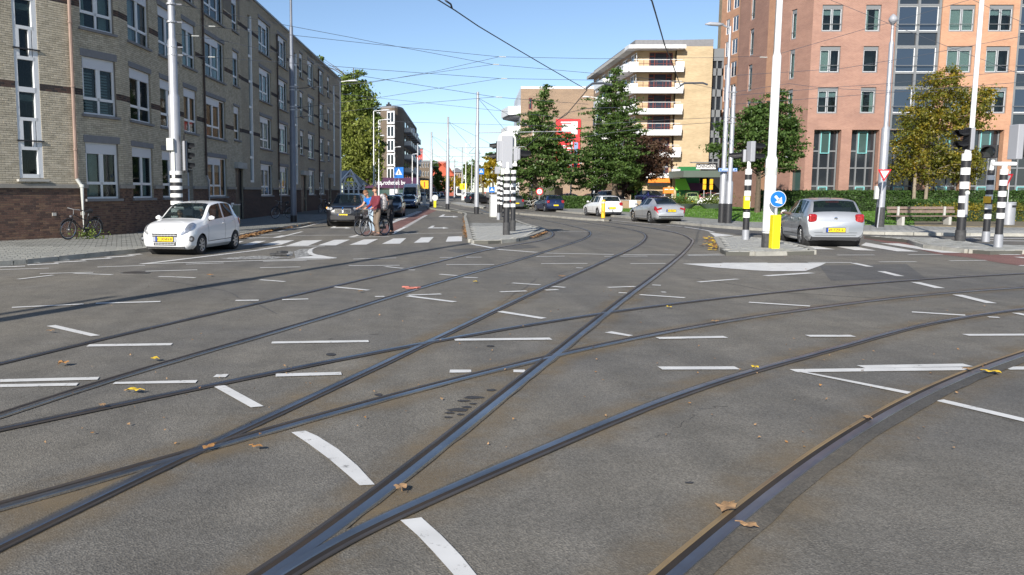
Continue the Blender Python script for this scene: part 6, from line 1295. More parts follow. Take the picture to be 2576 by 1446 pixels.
# moped rider far behind the tram pole
P = PZ(1221, 126); m_ = local('moped', (P.x, P.y, 0), 'dark moped ridden past behind the thick tram pole', 'moped', None, math.pi)
b = MB(); b.tube([(.55, -.05, .25), (.55, .05, .25)], .25, 'rubber', 16); b.build('wheel', m_); b = MB(); b.tube([(-.55, -.05, .25), (-.55, .05, .25)], .25, 'rubber', 16); b.build('wheel', m_)
b = MB(); b.tube([(.5, 0, .3), (.4, 0, .85), (.36, 0, 1.0)], [.06, .1, .05], 'car_black', 8); b.tube([(.4, 0, .3), (0, 0, .3), (-.35, 0, .6), (-.7, 0, .7)], [.09, .12, .2, .12], 'car_black', 8); b.build('fairing', m_); b = MB(); b.tube([(.36, -.3, 1.02), (.4, 0, 1.0), (.36, .3, 1.02)], .02, 'trim_black', 6); b.build('handlebar', m_)
SR = dict(SB); SR.update(pelvis=(-.2, 0, .80), belly=(-.16, 0, .98), chest=(-.08, 0, 1.2), neck=(-.02, 0, 1.36), head0=(0, 0, 1.43), head=(.02, 0, 1.51), look=(1, 0, 0), shl=(-.08, .19, 1.28), shr=(-.08, -.19, 1.28), ell=(.06, .24, 1.08), elr=(.06, -.24, 1.08), wrl=(.28, .26, 1.02), wrr=(.28, -.26, 1.02), hal=(.34, .26, 1.02), har=(.34, -.26, 1.02), hil=(-.16, .1, .78), hir=(-.16, -.1, .78), knl=(.2, .16, .62), knr=(.2, -.16, .62), anl=(.2, .17, .3), anr=(.2, -.17, .3), tol=(.34, .17, .27), tor=(.34, -.17, .27))
person(Vector((P.x, P.y, 0)), (-1, 0, 0), 'moped rider in a grey jacket with a red helmet', 'cloth_grey', 'cloth_trousers', 'hair', SR, helmet='sign_red')
# parked bicycles
def lean_bike(x, y, a, lab, fr='black_paint', ln=.1, **k): p = G(x, y, .12); bicycle(Vector((p.x, p.y, .12)), az(a), lab, fr, lean=ln, group='bicycles leaning on walls and poles', **k)
lean_bike(204, 601, 210, 'black bicycle leaning on the pale drainpipe at the left corner', basket=False, ln=-.12)
lean_bike(710, 549, 225, 'dark bicycle leaning on the wall by the second drainpipe', ln=-.12)
lean_bike(812, 535, 200, 'dim bicycle against the shaded wall left of the off-roader', ln=-.12)
lean_bike(1338, 523, 100, 'pale old bicycle parked against the white lamp post', 'pale_grey', ln=.08)
# people inside cars
def bust(root, x, y, z, lab, sh, hr='hair', fwd=1, s=.92):
    J = dict(pelvis=(0, 0, .30), belly=(0, 0, .42), chest=(0, 0, .60), neck=(.02, 0, .76), head0=(.03, 0, .82), head=(.04, 0, .90), look=(1, 0, 0), shl=(0, .17, .68), shr=(0, -.17, .68), ell=(.12, .22, .48), elr=(.12, -.22, .48), wrl=(.33, .14, .50), wrr=(.33, -.14, .50), hal=(.38, .12, .53), har=(.38, -.12, .53))
    m = root.matrix_basis if False else None; R3 = Matrix.Rotation(root.rotation_euler.z, 4, 'Z'); p = Vector(root.location)+(R3 @ Vector((x, y, z)))*root.scale.x
    return person(p, tuple(R3 @ Vector((fwd, 0, 0))), lab, sh, 'cloth_dark', hr, J, 'drivers and passengers', legs=False, s=s)
hat = [o for o in COL.objects if o.parent is None and o.get('label', '').startswith('small white hatchback')][0]
bust(hat, .10, .36, .42, 'driver with sunglasses and a navy top in the white hatchback', 'cloth_dark')
bust(hat, .10, -.36, .40, 'child in a navy top in the passenger seat of the white hatchback', 'cloth_dark', 'hair_light', s=.8)
suv = [o for o in COL.objects if o.parent is None and o.get('label', '').startswith('black luxury')][0]
bust(suv, .35, .40, .60, 'driver in dark clothes in the black off-roader', 'cloth_dark')
pr, L, wm, zc = POLO_R
bust(pr, .12, .36, .40, 'driver in dark clothes in the silver hatchback', 'cloth_dark')
R3 = Matrix.Rotation(pr.rotation_euler.z, 4, 'Z'); ar = local('person', Vector(pr.location), 'brown sleeved forearm of the driver resting out of the silver hatchback window', 'person', None, pr.rotation_euler.z)
mat('sleeve_brown', (.13, .09, .07), .9)
skin('sleeve', [(.05, .72, .98), (.25, .90, 1.02), (.48, .96, 1.03)], [(0, 1), (1, 2)], [.06, .055, .045], 'sleeve_brown', ar); skin('hand', [(.46, .96, 1.03), (.56, .97, 1.02), (.62, .98, .98)], [(0, 1), (1, 2)], [.03, .042, .03], 'skin', ar)
b = MB()
for k in range(4): b.tube([(.60, .945+k*.02, .995), (.65, .945+k*.021, .975), (.665, .945+k*.021, .935)], [.010, .009, .007], 'skin', 6)
b.tube([(.56, .93, 1.0), (.60, .91, .97)], [.011, .008], 'skin', 6); b.build('fingers', ar); b = MB(); b.tube([(.50, .96, 1.03), (.525, .963, 1.03)], .05, 'cloth_white', 10); b.build('cuff', ar)
# ================================================ POLES, SIGNALS, SIGNS
def gx(x, y, z=0.0): p = G(x, y, z); return Vector((p.x, p.y, z))
def topz(x, y, Z): return At(x, y, Z).z
def stepped_pole(name, label, base, H, steps, m, group, cuff=None, cat='pole', lean=None):
    """steps: (height, radius) pairs, radius holds until the next height"""
    r = empty(name, base, label, cat, group); b = MB(); P, Rr = [], []
    for i, (h, ra) in enumerate(steps):
        if i: P.append(base+Vector((0, 0, h))); Rr.append(steps[i-1][1]); P.append(base+Vector((0, 0, h+.12))); Rr.append(ra)
        else: P.append(base+Vector((0, 0, h))); Rr.append(ra)
    P.append(base+Vector((0, 0, H))); Rr.append(steps[-1][1]*.9); b.tube(P, Rr, m, 14); b.build('pole', r, smooth=2)
    if cuff: b = MB(); b.tube([base, base+Vector((0, 0, cuff))], steps[0][1]*1.06, 'black_paint', 14); b.build('base_cuff', r, smooth=2)
    return r
def clamps(r, base, zs, ra, d=(1, 0, 0), m='galv'):
    for z in zs:
        b = MB(); c = base+Vector((0, 0, z)); b.tube([c-Vector((0, 0, .03)), c+Vector((0, 0, .03))], ra*1.12, m, 12); dv = Vector(d).normalized(); b.tube([c+dv*ra, c+dv*(ra+.22)], .025, m, 5); b.build('wire_clamp', r)
def banded(r, base, z0, z1, ra, n, first='white_paint', nm='band'):
    h = (z1-z0)/n; ms = ['white_paint', 'black_paint']; k = ms.index(first)
    for i in range(n):
        b = MB(); m = ms[(k+i) % 2]; q = ra*(1.05 if m == 'white_paint' else 1.02); b.tube([base+Vector((0, 0, z0+i*h)), base+Vector((0, 0, z0+(i+1)*h))], q, m, 16); b.build(nm, r, smooth=2)
def signal(r, c, f, n=3, w=.32, h=.95, d=.14, m='grey_plastic', board=False, visor=.26, bm='trim_black'):
    """traffic light head centred at c, lenses facing f"""
    f = Vector(f).normalized(); s = Vector((-f.y, f.x, 0)); u = Vector((0, 0, 1)); b = MB(); b.box(c, (d, w, h), m, ax=(f, s, u)); b.box(c+f*(d/2+.01), (.04, w*.96, h*.98), 'trim_black', ax=(f, s, u)); o = b.build('signal_head', r, bevel=.02)
    for i in range(n):
        z = h/2-(i+.5)*h/n; q = c+f*(d/2+.02)+u*z; v = MB(); R0 = min(w, h/n)*.42; vs = []; N = 12
        for t in (0, 1):
            for k in range(N+1):
                a = math.pi*(1.22-1.44*k/N); vs.append(q+f*(t*visor*(1 if .15 < k/N < .85 else .55))+s*R0*math.cos(a)+u*R0*math.sin(a)+u*(-.03*t))
        v.add(vs, [(k, k+1, N+2+k, N+1+k) for k in range(N)]+[(k+1, k, N+1+k, N+2+k) for k in range(N)], 'trim_black'); vo = v.build('visor', r)
        l = MB(); l.disc(q+f*.005, R0*.9, f, 'lens_dark', 14, .02); l.build('lens', r)
    if board:
        b = MB(); W, H2 = w*1.75, h*1.15; P = [c-s*W/2-u*H2/2, c+s*W/2-u*H2/2]+[c+u*(H2/2-.1)+s*W/2*math.cos(a)+u*W/2*math.sin(a) for a in np.linspace(0, math.pi, 10)]; b.prism([p-f*.02 for p in P], f*.015, bm); b.build('backboard', r)
    return o
# thick left pole with signals
base = gx(447, 590, .115); Z = base.y; hz_ = lambda y, x=447: topz(x, y, Z)
r = stepped_pole('tram_mast', 'thick grey tram mast with black and white bands and signals behind the white hatchback', base, 13.5, [(0, .21), (hz_(245)-.1, .165), (hz_(105)-.1, .125)], 'galv', 'tram masts carrying the overhead wires', None, 'mast')
b0 = Vector((base.x, base.y, 0)); banded(r, b0, .13, hz_(430), .218, 17)
clamps(r, b0, [hz_(138), hz_(118), hz_(55), hz_(10)], .16, (1, .25, 0))
c = At(429, 363, Z-.25); b = MB(); b.box(c, (.27, .24, .46), 'pale_grey'); b.build('signal_head', r, bevel=.03)
c = At(457, 392, Z-.1); signal(r, c+Vector((.12, 0, 0)), (.93, .36, 0), 3, .32, 1.1, board=True); c = At(436, 405, Z-.2); b = MB(); b.box(c, (.12, .1, 1.25), 'pale_grey'); b.build('mounting_bar', r)
# middle mast; the block's shade is put into its darker metal colour
base = gx(739, 558, .115); Z = base.y
r = stepped_pole('tram_mast', 'slim tram mast on the left pavement in the shade of the brick block', base, topz(738, -12, Z), [(0, .165), (topz(739, 330, Z), .135), (topz(739, 155, Z), .095), (topz(739, 75, Z), .07)], 'galv_shaded', 'tram masts carrying the overhead wires', .35, 'mast')
clamps(r, Vector((base.x, base.y, 0)), [topz(739, y, Z) for y in (218, 226, 268, 276)], .13, (1, 0, 0))
for x, y, t, w, lab in ((1198.5, 537.4, 235, .17, 'tallest tram mast on the middle island behind the signal cabinet'), (1125.6, 526, 297, .17, 'second tram mast on the middle island'), (1084.5, 518, 334, .17, 'third tram mast next to the yellow keep right bollard'), (1050.5, 513, 361, .16, 'fourth tram mast beside the white van')):
    base = gx(x, y, .115 if x > 1060 else 0); Z = base.y; T_ = topz(x, t, Z); zz = T_
    r = stepped_pole('tram_mast', lab, base, T_, [(0, w), (T_*.52, w*.78), (T_*.76, w*.6)], 'galv', 'tram masts carrying the overhead wires', .5, 'mast')
    b = MB(); q = Vector((base.x, base.y, 0)); za = T_*.68; L = 6.8
    b.tube([q+Vector((0, 0, za)), q+Vector((L, -1.2, za+.05))], .03, 'galv', 6); b.build('bracket_arm', r)
    b = MB(); b.tube([q+Vector((0, 0, T_-.3)), q+Vector((L*.62, -.8, za+.1))], .013, 'wire', 4); b.tube([q+Vector((0, 0, T_-.3)), q+Vector((L*.30, -.4, za+.08))], .013, 'wire', 4); b.build('stay_wire', r)
    b = MB()
    for k in (.35, .8): b.tube([q+Vector((L*k, -1.2*k, za)), q+Vector((L*k-.5, -1.2*k, za-.5)), q+Vector((L*k+.5, -1.2*k-1, za-.55))], .02, 'wire', 4)
    b.build('registration_arm', r)
for x, y, t, lab in ((1143, 502, 400, 'far thin mast between the second and third lamp'), (1162, 500, 370, 'far thin mast left of the tram'), (1186, 500, 392, 'far thin mast right of the tram')):
    base = gx(x, y); r = stepped_pole('tram_mast', lab, base, topz(x, t, base.y), [(0, .16), (4.5, .12)], 'galv', 'tram masts carrying the overhead wires', .5, 'mast')
# street lamps
def lamp(label, x, y, t, ax, m='white_paint', ra=.07, hs=1.0, hm='panel_white', z=.1):
    base = gx(x, y, z); Z = base.y; T_ = topz(x, t, Z); r = empty('street_lamp', base, label, 'street lamp', 'street lamps along the roads'); b = MB(); e = At(ax, t, Z).x-base.x; q = Vector((base.x, base.y, 0)); sg = 1 if e > 0 else -1
    b.tube([base, q+Vector((0, 0, T_*.3)), q+Vector((0, 0, T_*.3+.1)), q+Vector((0, 0, T_))], [ra*1.35, ra*1.3, ra, ra*.75], m, 10); b.build('pole', r, smooth=2)
    b = MB(); b.tube([q+Vector((0, 0, T_-.02)), q+Vector((e*.5, 0, T_+abs(e)*.05))], ra*.55, m, 6); b.build('arm', r)
    b = MB(); b.tube([q+Vector((e*.42, 0, T_+abs(e)*.04)), q+Vector((e*.6, 0, T_+abs(e)*.05)), q+Vector((e*.85, 0, T_+abs(e)*.06)), q+Vector((e, 0, T_+abs(e)*.03))], [.045*hs, .085*hs, .10*hs, .035*hs], hm, 8); b.build('lamp_head', r, smooth=True); return r
for a in (('street lamp with its arm pointing right at the end of the brick block', 857.5, 522, 205, 900), ('street lamp in front of the green trees, taller of the close pair', 940.5, 514, 279, 982), ('street lamp just right of the taller one, arm over the brown corner flats', 953, 511, 302, 984), ('shorter street lamp left of the corner flats', 945, 508, 342, 968), ('street lamp in front of the balconies of the corner flats', 993, 507, 370, 1009), ('street lamp above the white van', 1037, 509, 388, 1050),
          ('white street lamp beyond the second tram mast', 1171, 506, 361, 1186), ('white street lamp with left arm by the bicycle and hedge', 1338, 520, 314, 1314), ('grey street lamp with left arm between the two big green trees', 1493, 516, 245, 1465)):
    lamp(*a)
base = gx(1815, 560, .12); Z = base.y
r = stepped_pole('lamp_mast', 'tall grey lamp mast with black foot, left of the close pair', base, topz(1837, 72, Z), [(0, .17), (topz(1820, 440, Z), .12), (topz(1828, 180, Z), .065)], 'galv', None, 1.0, 'lamp mast')
T_ = topz(1837, 72, Z); e = At(1781, 61, Z); q = Vector((base.x, base.y, 0)); b = MB(); b.tube([q+Vector((0, 0, T_)), Vector((e.x+.7, e.y, e.z))], .045, 'galv', 6); b.build('arm', r); b = MB(); b.tube([Vector((e.x+.8, e.y, e.z)), Vector((e.x+.5, e.y, e.z)), Vector((e.x+.1, e.y, e.z+.03)), Vector((e.x-.15, e.y, e.z))], [.05, .10, .10, .03], 'grey_plastic', 8); b.build('lamp_head', r, smooth=True)
base = gx(1831, 561, .12); Z2 = base.y; r = stepped_pole('tram_mast', 'grey tram mast with black foot, right and shorter of the close pair', base, topz(1846, 224, Z2), [(0, .17), (topz(1836, 465, Z2), .115)], 'galv', 'tram masts carrying the overhead wires', 1.0, 'mast')
clamps(r, Vector((base.x, base.y, 0)), [topz(1842, y, Z2) for y in (232, 295, 308)], .14, (-1, -.3, 0))
sn = MB(); c = At(1831, 427, Z-.35); sn.box(c, (.95, .03, .17), 'sign_blue'); sn.box(c+Vector((0, -.012, 0)), (.90, .02, .13), 'frame_white'); sn.box(c+Vector((0, -.020, .0)), (.86, .02, .09), 'sign_blue'); so_ = sn.build('street_sign'); tag(so_, 'small blue street name plate fixed to the two close grey masts', 'sign')
sn = MB(); sn.box(c+Vector((0, -.032, .0)), (.66, .008, .035), 'frame_white'); sn.build('name_line').parent = so_
# big white mast on right island
base = gx(1930, 622, .115); Z = base.y; q = Vector((base.x, base.y, 0))
r = stepped_pole('tram_mast', 'thick white mast with grey foot on the right island behind the yellow bollard', base, 11.5, [(0, .160), (topz(1938, 411, Z), .118), (topz(1951, 152, Z), .082)], 'white_paint', 'tram masts carrying the overhead wires', None, 'mast')
b = MB(); b.tube([base, base+Vector((0, 0, .42))], .168, 'black_worn', 14); b.build('base_cuff', r); b = MB(); b.tube([q+Vector((0, 0, .56)), q+Vector((0, 0, .60))], .165, 'grey_plastic', 14); b.build('ring', r); b = MB(); b.tube([q+Vector((0, 0, topz(1935, 430, Z)-.12)), q+Vector((0, 0, topz(1935, 430, Z)+.1))], .164, 'pale_grey', 14); b.build('ring', r)
def keep_right(x, yb, yt, ysig, sr, lab, bw=.23, face=True):
    base = gx(x, yb, .11); Z = base.y; H1 = topz(x, yt, Z)-.1; r = empty('sign_bollard', base, lab, 'bollard', 'yellow sign bollards'); b = MB(); q = Vector((base.x, base.y, 0)); b.box(q+Vector((0, 0, .11+H1/2)), (bw, bw, H1), 'yellow_paint'); b.build('bollard', r, bevel=.02)
    c = At(x+2, ysig, Z); b = MB(); b.tube([q+Vector((0, 0, H1+.1)), Vector((q.x, q.y, c.z))], .05, 'galv', 8); b.build('post', r)
    n = Vector((0, -1, 0)); c = Vector((q.x, q.y-.08, c.z)); b = MB(); b.disc(c, sr, n, 'frame_white', 32, .02); b.disc(c+n*.011, sr*.93, n, 'sign_blue' if face else 'pale_grey', 32, .01); b.build('sign_disc', r)
    if face:
        def Pp(a, z): return c+n*.018+Vector((a*sr, 0, z*sr))
        b = MB(); b.add([Pp(-.48, .27), Pp(-.27, .48), Pp(.22, -.02), Pp(.0, -.23)], [(0, 1, 2, 3)], 'frame_white'); b.add([Pp(.43, .27), Pp(.55, -.60), Pp(-.36, -.38)], [(0, 1, 2)], 'frame_white'); b.build('arrow', r)
    b = MB(); b.disc(c-n*.03, sr*.98, n, 'grey_plastic', 24, .02); b.build('sign_back', r)
keep_right(1947, 625, 541, 500.5, .235, 'yellow bollard with round blue arrow sign in front of the white mast')
keep_right(1094, 521.5, 505, 497.5, .30, 'small yellow bollard with round pale sign at the left end of the middle island', .25, False)
base = gx(1517, 548, .11); b = MB(); b.tube([base, base+Vector((0, 0, 1.05)), base+Vector((0, 0, 1.12))], [.125, .125, .09], 'orange_yellow', 12); o = b.build('bollard', smooth=2); tag(o, 'orange yellow bollard at the tip of the lane divider by the white hatchback', 'bollard'); b = MB(); b.tube([base+Vector((0, 0, .9)), base+Vector((0, 0, 1.0))], .128, 'pale_grey', 12); b.build('collar').parent = o
# striped signal poles
def striped(label, x, y, ytop, ra, n, foot, grp='black and white banded signal poles', fm='black_worn', z=.11):
    base = gx(x, y, z); Z = base.y; r = empty('signal_pole', base, label, 'signal pole', grp); q = Vector((base.x, base.y, 0)); b = MB(); b.tube([base, base+Vector((0, 0, foot*.45))], ra*1.15, fm, 14); b.tube([base+Vector((0, 0, foot*.45)), base+Vector((0, 0, foot))], ra, 'black_paint', 14); b.build('foot', r, smooth=2)
    T_ = topz(x, ytop, Z); banded(r, q, z+foot, T_, ra, n); return r, q, Z, T_
r, q, Z, T_ = striped('left banded pole of the pair on the middle island, under the arched grey board', 1273.5, 590.8, 428, .115, 11, 1.05)
b = MB(); b.tube([q+Vector((0, 0, T_)), q+Vector((0, 0, T_+.3))], .09, 'white_paint', 10); a0, a1 = At(1257, 415, Z), At(1300, 415, Z); b.tube([Vector((a0.x, Z, a0.z)), Vector((a1.x, Z, a1.z))], .06, 'white_paint', 8); b.build('cross_bar', r)
c = At(1276, 372, Z); b = MB(); b.box(c+Vector((0, .0, -.15)), (.40, .16, 1.2), 'grey_plastic'); b.build('signal_head', r, bevel=.02)
hw = At(1299, 372, Z).x-c.x; zt = At(1276, 329, Z).z; zb = At(1276, 368, Z).z; P = [Vector((c.x-hw, Z+.10, zb)), Vector((c.x+hw, Z+.10, zb))]+[Vector((c.x+hw*math.cos(a), Z+.10, zt-hw+hw*math.sin(a))) for a in np.linspace(0, math.pi, 12)]
b = MB(); b.prism(P, (0, .03, 0), 'pale_grey'); b.build('backboard', r)
cl = At(1257, 380, Z); b = MB(); b.box(cl, (.24, .14, .75), 'grey_plastic'); b.build('signal_head', r, bevel=.02); signal(r, At(1253, 380, Z)+Vector((0, .05, 0)), (-1, .15, 0), 2, .28, .75, .08)
cr = At(1297, 388, Z); b = MB(); b.box(cr, (.16, .14, .5), 'grey_plastic'); b.build('signal_head', r, bevel=.02); signal(r, At(1300, 388, Z)+Vector((.03, .03, 0)), (1, .2, 0), 1, .4, .42, .08, visor=.42)
for x in (1258, 1276, 1296): b = MB(); c0 = At(x, 413, Z); b.tube([Vector((c0.x, Z, c0.z)), Vector((c0.x, Z, c0.z+.22))], .055, 'white_paint', 8); b.build('socket', r)
striped('right banded pole of the pair on the middle island', 1289.8, 581.7, 428, .10, 11, 1.0)
striped('slimmer banded pole beside the grey cabinet, in front', 1253.6, 552.7, 444, .09, 11, .9, fm='galv'); striped('slimmer banded pole beside the grey cabinet, behind', 1260.4, 546.8, 440, .085, 12, .8)
base = gx(1251, 540, .11); Z = base.y; c = At(1251, 428, Z-.3); sb = MB(); sb.box(c, (.34, .25, .48), 'grey_plastic'); c2 = At(1264, 428, Z-.3); sb.box(c2+Vector((0, 0, -.05)), (.26, .25, .5), 'pale_grey'); p_ = empty('button_pole', base, 'thin pole with two small grey signal boxes behind the banded poles', 'signal pole'); sb.build('signal_box', p_); b = MB(); b.tube([base, Vector((base.x, base.y, c.z))], .05, 'white_paint', 8); b.build('pole', p_)
base = gx(1244, 546, .11); r = empty('signal_cabinet', base, 'tall pale grey signal cabinet on the middle island', 'cabinet'); H1 = topz(1244, 492, base.y)-.11; b = MB(); b.box(base+Vector((.05, .3, H1/2)), (.62, .8, H1), 'pale_grey'); b.build('cabinet_body', r, bevel=.02); b = MB(); b.box(base+Vector((.05, .3, H1+.03)), (.7, .88, .08), 'panel_white'); b.build('cabinet_roof', r, bevel=.02); b = MB(); b.box(base+Vector((-.02, -.11, H1/2)), (.5, .02, H1*.9), 'panel_white'); b.build('cabinet_door', r)
r, q, Z, T_ = striped('banded signal pole on the right island, left of the white mast', 1875, 602.5, 425, .105, 9, .75, fm='galv')
b = MB(); b.tube([q+Vector((0, 0, T_)), q+Vector((0, 0, T_+.25))], .06, 'white_paint', 10); b.build('pole_top', r)
signal(r, At(1889, 381, Z), (1, .12, 0), 2, .30, .68, .16, 'grey_plastic', visor=.36); signal(r, At(1872, 392, Z+.15), (-1, .3, 0), 1, .3, .42, .1, 'grey_plastic', visor=.42)
c = At(1878, 509, Z-.12); b = MB(); b.box(c, (.19, .1, .42), 'yellow_paint'); b.box(c+Vector((0, -.05, .13)), (.16, .03, .12), 'pale_grey'); b.build('push_button', r)
r, q, Z, T_ = striped('thick banded pole under the tall white mast at right', 2415, 606, 386, .135, 9, .80)
b = MB(); b.tube([q+Vector((.02, 0, T_)), q+Vector((.1, 0, T_+.5)), q+Vector((.1, 0, 13))], [.1, .075, .065], 'white_paint', 12); b.build('upper_pole', r, smooth=2)
signal(r, At(2442, 349, Z)+Vector((-.05, 0, 0)), (-1, -.12, 0), 2, .32, .72, .15, 'grey_plastic', visor=.38); b = MB(); c0 = At(2436, 386, Z); b.tube([Vector((c0.x, Z, c0.z-.2)), Vector((c0.x, Z, c0.z+.15))], .06, 'white_paint', 8); b.build('socket', r)
b = MB(); t0, t1 = At(2428, 545, Z-.1), At(2431, 487, Z-.1); b.tube([t0, t1], .07, 'galv', 10); b.disc(t1+Vector((0, -.02, .03)), .075, (0, -1, 0), 'pale_grey', 12, .08); b.build('detector_tube', r)
r, q, Z, T_ = striped('middle banded pole of the right group, with a single round signal', 2479, 608, 428, .10, 10, .75, fm='galv')
signal(r, At(2494, 381, Z)+Vector((-.05, 0, 0)), (-.75, -.66, 0), 1, .42, .42, .12, 'trim_black', visor=.3); b = MB(); b.tube([q+Vector((0, 0, T_)), q+Vector((.05, 0, T_+.5))], .06, 'white_paint', 10); b.build('pole_top', r)
c = At(2484, 502, Z-.1); b = MB(); b.box(c, (.18, .1, .22), 'orange_yellow'); b.build('push_button', r)
r, q, Z, T_ = striped('front banded pole of the right group, with a white cross bar', 2510, 622, 425, .10, 9, .85, fm='galv')
a0, a1 = At(2495, 412, Z), At(2555, 412, Z); b = MB(); b.tube([Vector((a0.x, Z, a0.z)), Vector((a1.x, Z, a1.z))], .06, 'white_paint', 8); b.tube([q+Vector((0, 0, T_)), Vector((q.x, q.y, a0.z))], .07, 'white_paint', 8); b.build('cross_bar', r)
signal(r, At(2556, 357, Z), (1, .1, 0), 3, .34, 1.0, .2, 'grey_plastic', visor=.34)
# thick grey lamp mast with globe and the give way sign before it
base = gx(2212, 570, .12); Z = base.y; T_ = topz(2234, 62, Z)
r = stepped_pole('lamp_mast', 'thick grey mast with a round white globe lamp behind the give way sign', base, T_, [(0, .17), (topz(2220, 330, Z), .10), (topz(2230, 115, Z), .055)], 'galv', None, None, 'lamp mast')
b = MB(); c = Vector((base.x, Z, T_+.25)); b.tube([c-Vector((0, 0, .25)), c-Vector((0, 0, .08)), c, c+Vector((0, 0, .12)), c+Vector((0, 0, .22))], [.06, .17, .19, .13, .03], 'grey_plastic', 14); b.build('lamp_globe', r, smooth=True); c = At(2203, 487-10, Z); b = MB(); b.box(At(2205, 484, Z-.2), (.16, .12, .6), 'pale_grey'); b.build('box', r); b = MB(); b.tube([base, base+Vector((0, 0, .9))], .195, 'black_worn', 12); b.build('base_cuff', r)
base = gx(2207, 572.5, .12); Z = base.y; r = empty('give_way_sign', base, 'red and white give way triangle on a thin leaning post', 'sign'); c = At(2225, 436, Z-.1); b = MB(); b.tube([base, Vector((c.x, c.y+.06, c.z))], .03, 'galv', 8); b.build('post', r)
def tri(c, s, m, off, nm): b = MB(); b.prism([c+Vector((-s, off, s*.58)), c+Vector((0, off, -s*1.15)), c+Vector((s, off, s*.58))], (0, .012, 0), m); return b.build(nm, r)
tri(c, .31, 'sign_red', 0, 'sign_plate'); tri(c, .20, 'frame_white', -.014, 'sign_face'); tri(c, .29, 'grey_plastic', .015, 'sign_back')
base = gx(2530, 560, .16); r = empty('warning_sign', base, 'triangular red edged sign seen almost edge-on behind the front right pole', 'sign'); Z = base.y; b = MB(); b.tube([base, Vector((base.x, base.y, topz(2530, 430, Z)))], .03, 'galv', 6); b.build('post', r); c0 = At(2532, 455, Z); b = MB(); b.prism([c0+Vector((.06, -.35, .35)), c0+Vector((-.05, .3, .35)), c0+Vector((-.05, 0, -.55))], (.02, .02, 0), 'sign_red'); b.build('sign_plate', r); b = MB(); b.prism([c0+Vector((.03, -.25, .27)), c0+Vector((-.065, .2, .27)), c0+Vector((-.065, 0, -.38))], (-.012, 0, 0), 'grey_plastic'); b.build('sign_face', r)
base = gx(2534, 567, .12); r = empty('litter_bin', base, 'grey cylindrical litter bin behind the right group of banded poles', 'litter bin'); b = MB(); b.tube([base, base+Vector((0, 0, 1.08))], .28, 'galv', 20); b.build('bin_body', r, smooth=2); b = MB(); b.tube([base+Vector((0, 0, 1.08)), base+Vector((0, 0, 1.12))], [.30, .27], 'grey_plastic', 20); b.build('rim', r); b = MB(); b.box(base+Vector((.05, -.285, .92)), (.2, .02, .1), 'trim_black'); b.build('slot', r)
# amsterdammer and small cabinet behind the white car
base = gx(586, 566, .115); Z = base.y; r = empty('traffic_bollard', base, 'white and black banded bollard showing behind the white hatchback', 'bollard'); T_ = topz(586, 510, Z); banded(r, Vector((base.x, base.y, 0)), .12, T_, .075, 5)
base = gx(594, 570, .115); r = empty('utility_cabinet', base, 'small grey green cabinet by the shaded brick wall', 'cabinet'); b = MB(); b.box(base+Vector((0, .2, .5)), (.25, .5, 1.0), 'canopy_grey'); b.build('cabinet_body', r, bevel=.02); b = MB(); b.box(base+Vector((0, .2, 1.02)), (.3, .56, .05), 'grey_plastic'); b.build('cabinet_lid', r)
# pedestrian crossing signs and stop signs
def simple_sign(name, label, x, yb, ys, w, h, m, z=.1, extra=None, cat='sign', pm='galv'):
    base = gx(x, yb, z); Z = base.y; c = At(x, ys, Z); r = empty(name, base, label, cat); b = MB(); b.tube([base, Vector((base.x, base.y, c.z+h*.4))], .035, pm, 6); b.build('post', r); b = MB(); b.box((base.x, base.y-.05, c.z), (w, .04, h), m); b.build('sign_plate', r); cc = Vector((base.x, base.y-.075, c.z))
    if extra == 'ped': b = MB(); b.add([cc+Vector((-w*.36, 0, -h*.2)), cc+Vector((w*.36, 0, -h*.2)), cc+Vector((0, 0, h*.38))], [(0, 1, 2)], 'frame_white'); b.tube([cc+Vector((-.02, -.01, -h*.12)), cc+Vector((.02, -.01, h*.14))], w*.05, 'black_paint', 5); b.build('pictogram', r)
    if extra == 'stop': b = MB(); b.box(cc+Vector((0, 0, -h*1.9)), (w*.5, .03, h*.9), 'pale_grey'); b.build('timetable', r); b = MB(); b.box(cc+Vector((0, -.0, 0)), (w*.12, .02, h*.7), 'amber' if False else 'sign_red'); b.build('mark', r)
    return r
r = simple_sign('crossing_sign', 'large blue pedestrian crossing sign on its gantry by the corner flats', 1003, 510, 434, 1.35, 1.55, 'sign_blue', extra='ped')
simple_sign('crossing_sign', 'blue pedestrian crossing sign right of the tallest tram mast', 1209.5, 506, 431, .95, .95, 'sign_blue', extra='ped'); simple_sign('crossing_sign', 'small blue pedestrian crossing sign left of the cabinet', 1237, 508, 477, .85, .85, 'sign_blue', extra='ped')
simple_sign('tram_stop_sign', 'orange yellow tram stop flag on a thin pole by the left masts', 1067.5, 516, 464, .95, .95, 'orange_yellow', extra='stop'); simple_sign('tram_stop_sign', 'lime yellow stop flag at the white lamp post far down the street', 1165, 503, 469, 1.3, 1.1, 'yellow_paint', extra='stop')
base = gx(1356, 525, .1); Z = base.y; r = empty('no_u_turn_sign', base, 'round red and white no U-turn sign behind the black hatchback', 'sign'); c = At(1356, 481.5, Z); b = MB(); b.tube([base, Vector((base.x, base.y, c.z+.4))], .035, 'galv', 6); b.build('post', r); c = Vector((base.x, base.y-.06, c.z)); b = MB(); b.disc(c, .34, (0, -1, 0), 'sign_red', 24, .02); b.build('sign_disc', r); b = MB(); b.disc(c+Vector((0, -.012, 0)), .245, (0, -1, 0), 'frame_white', 24, .01); b.build('sign_face', r)
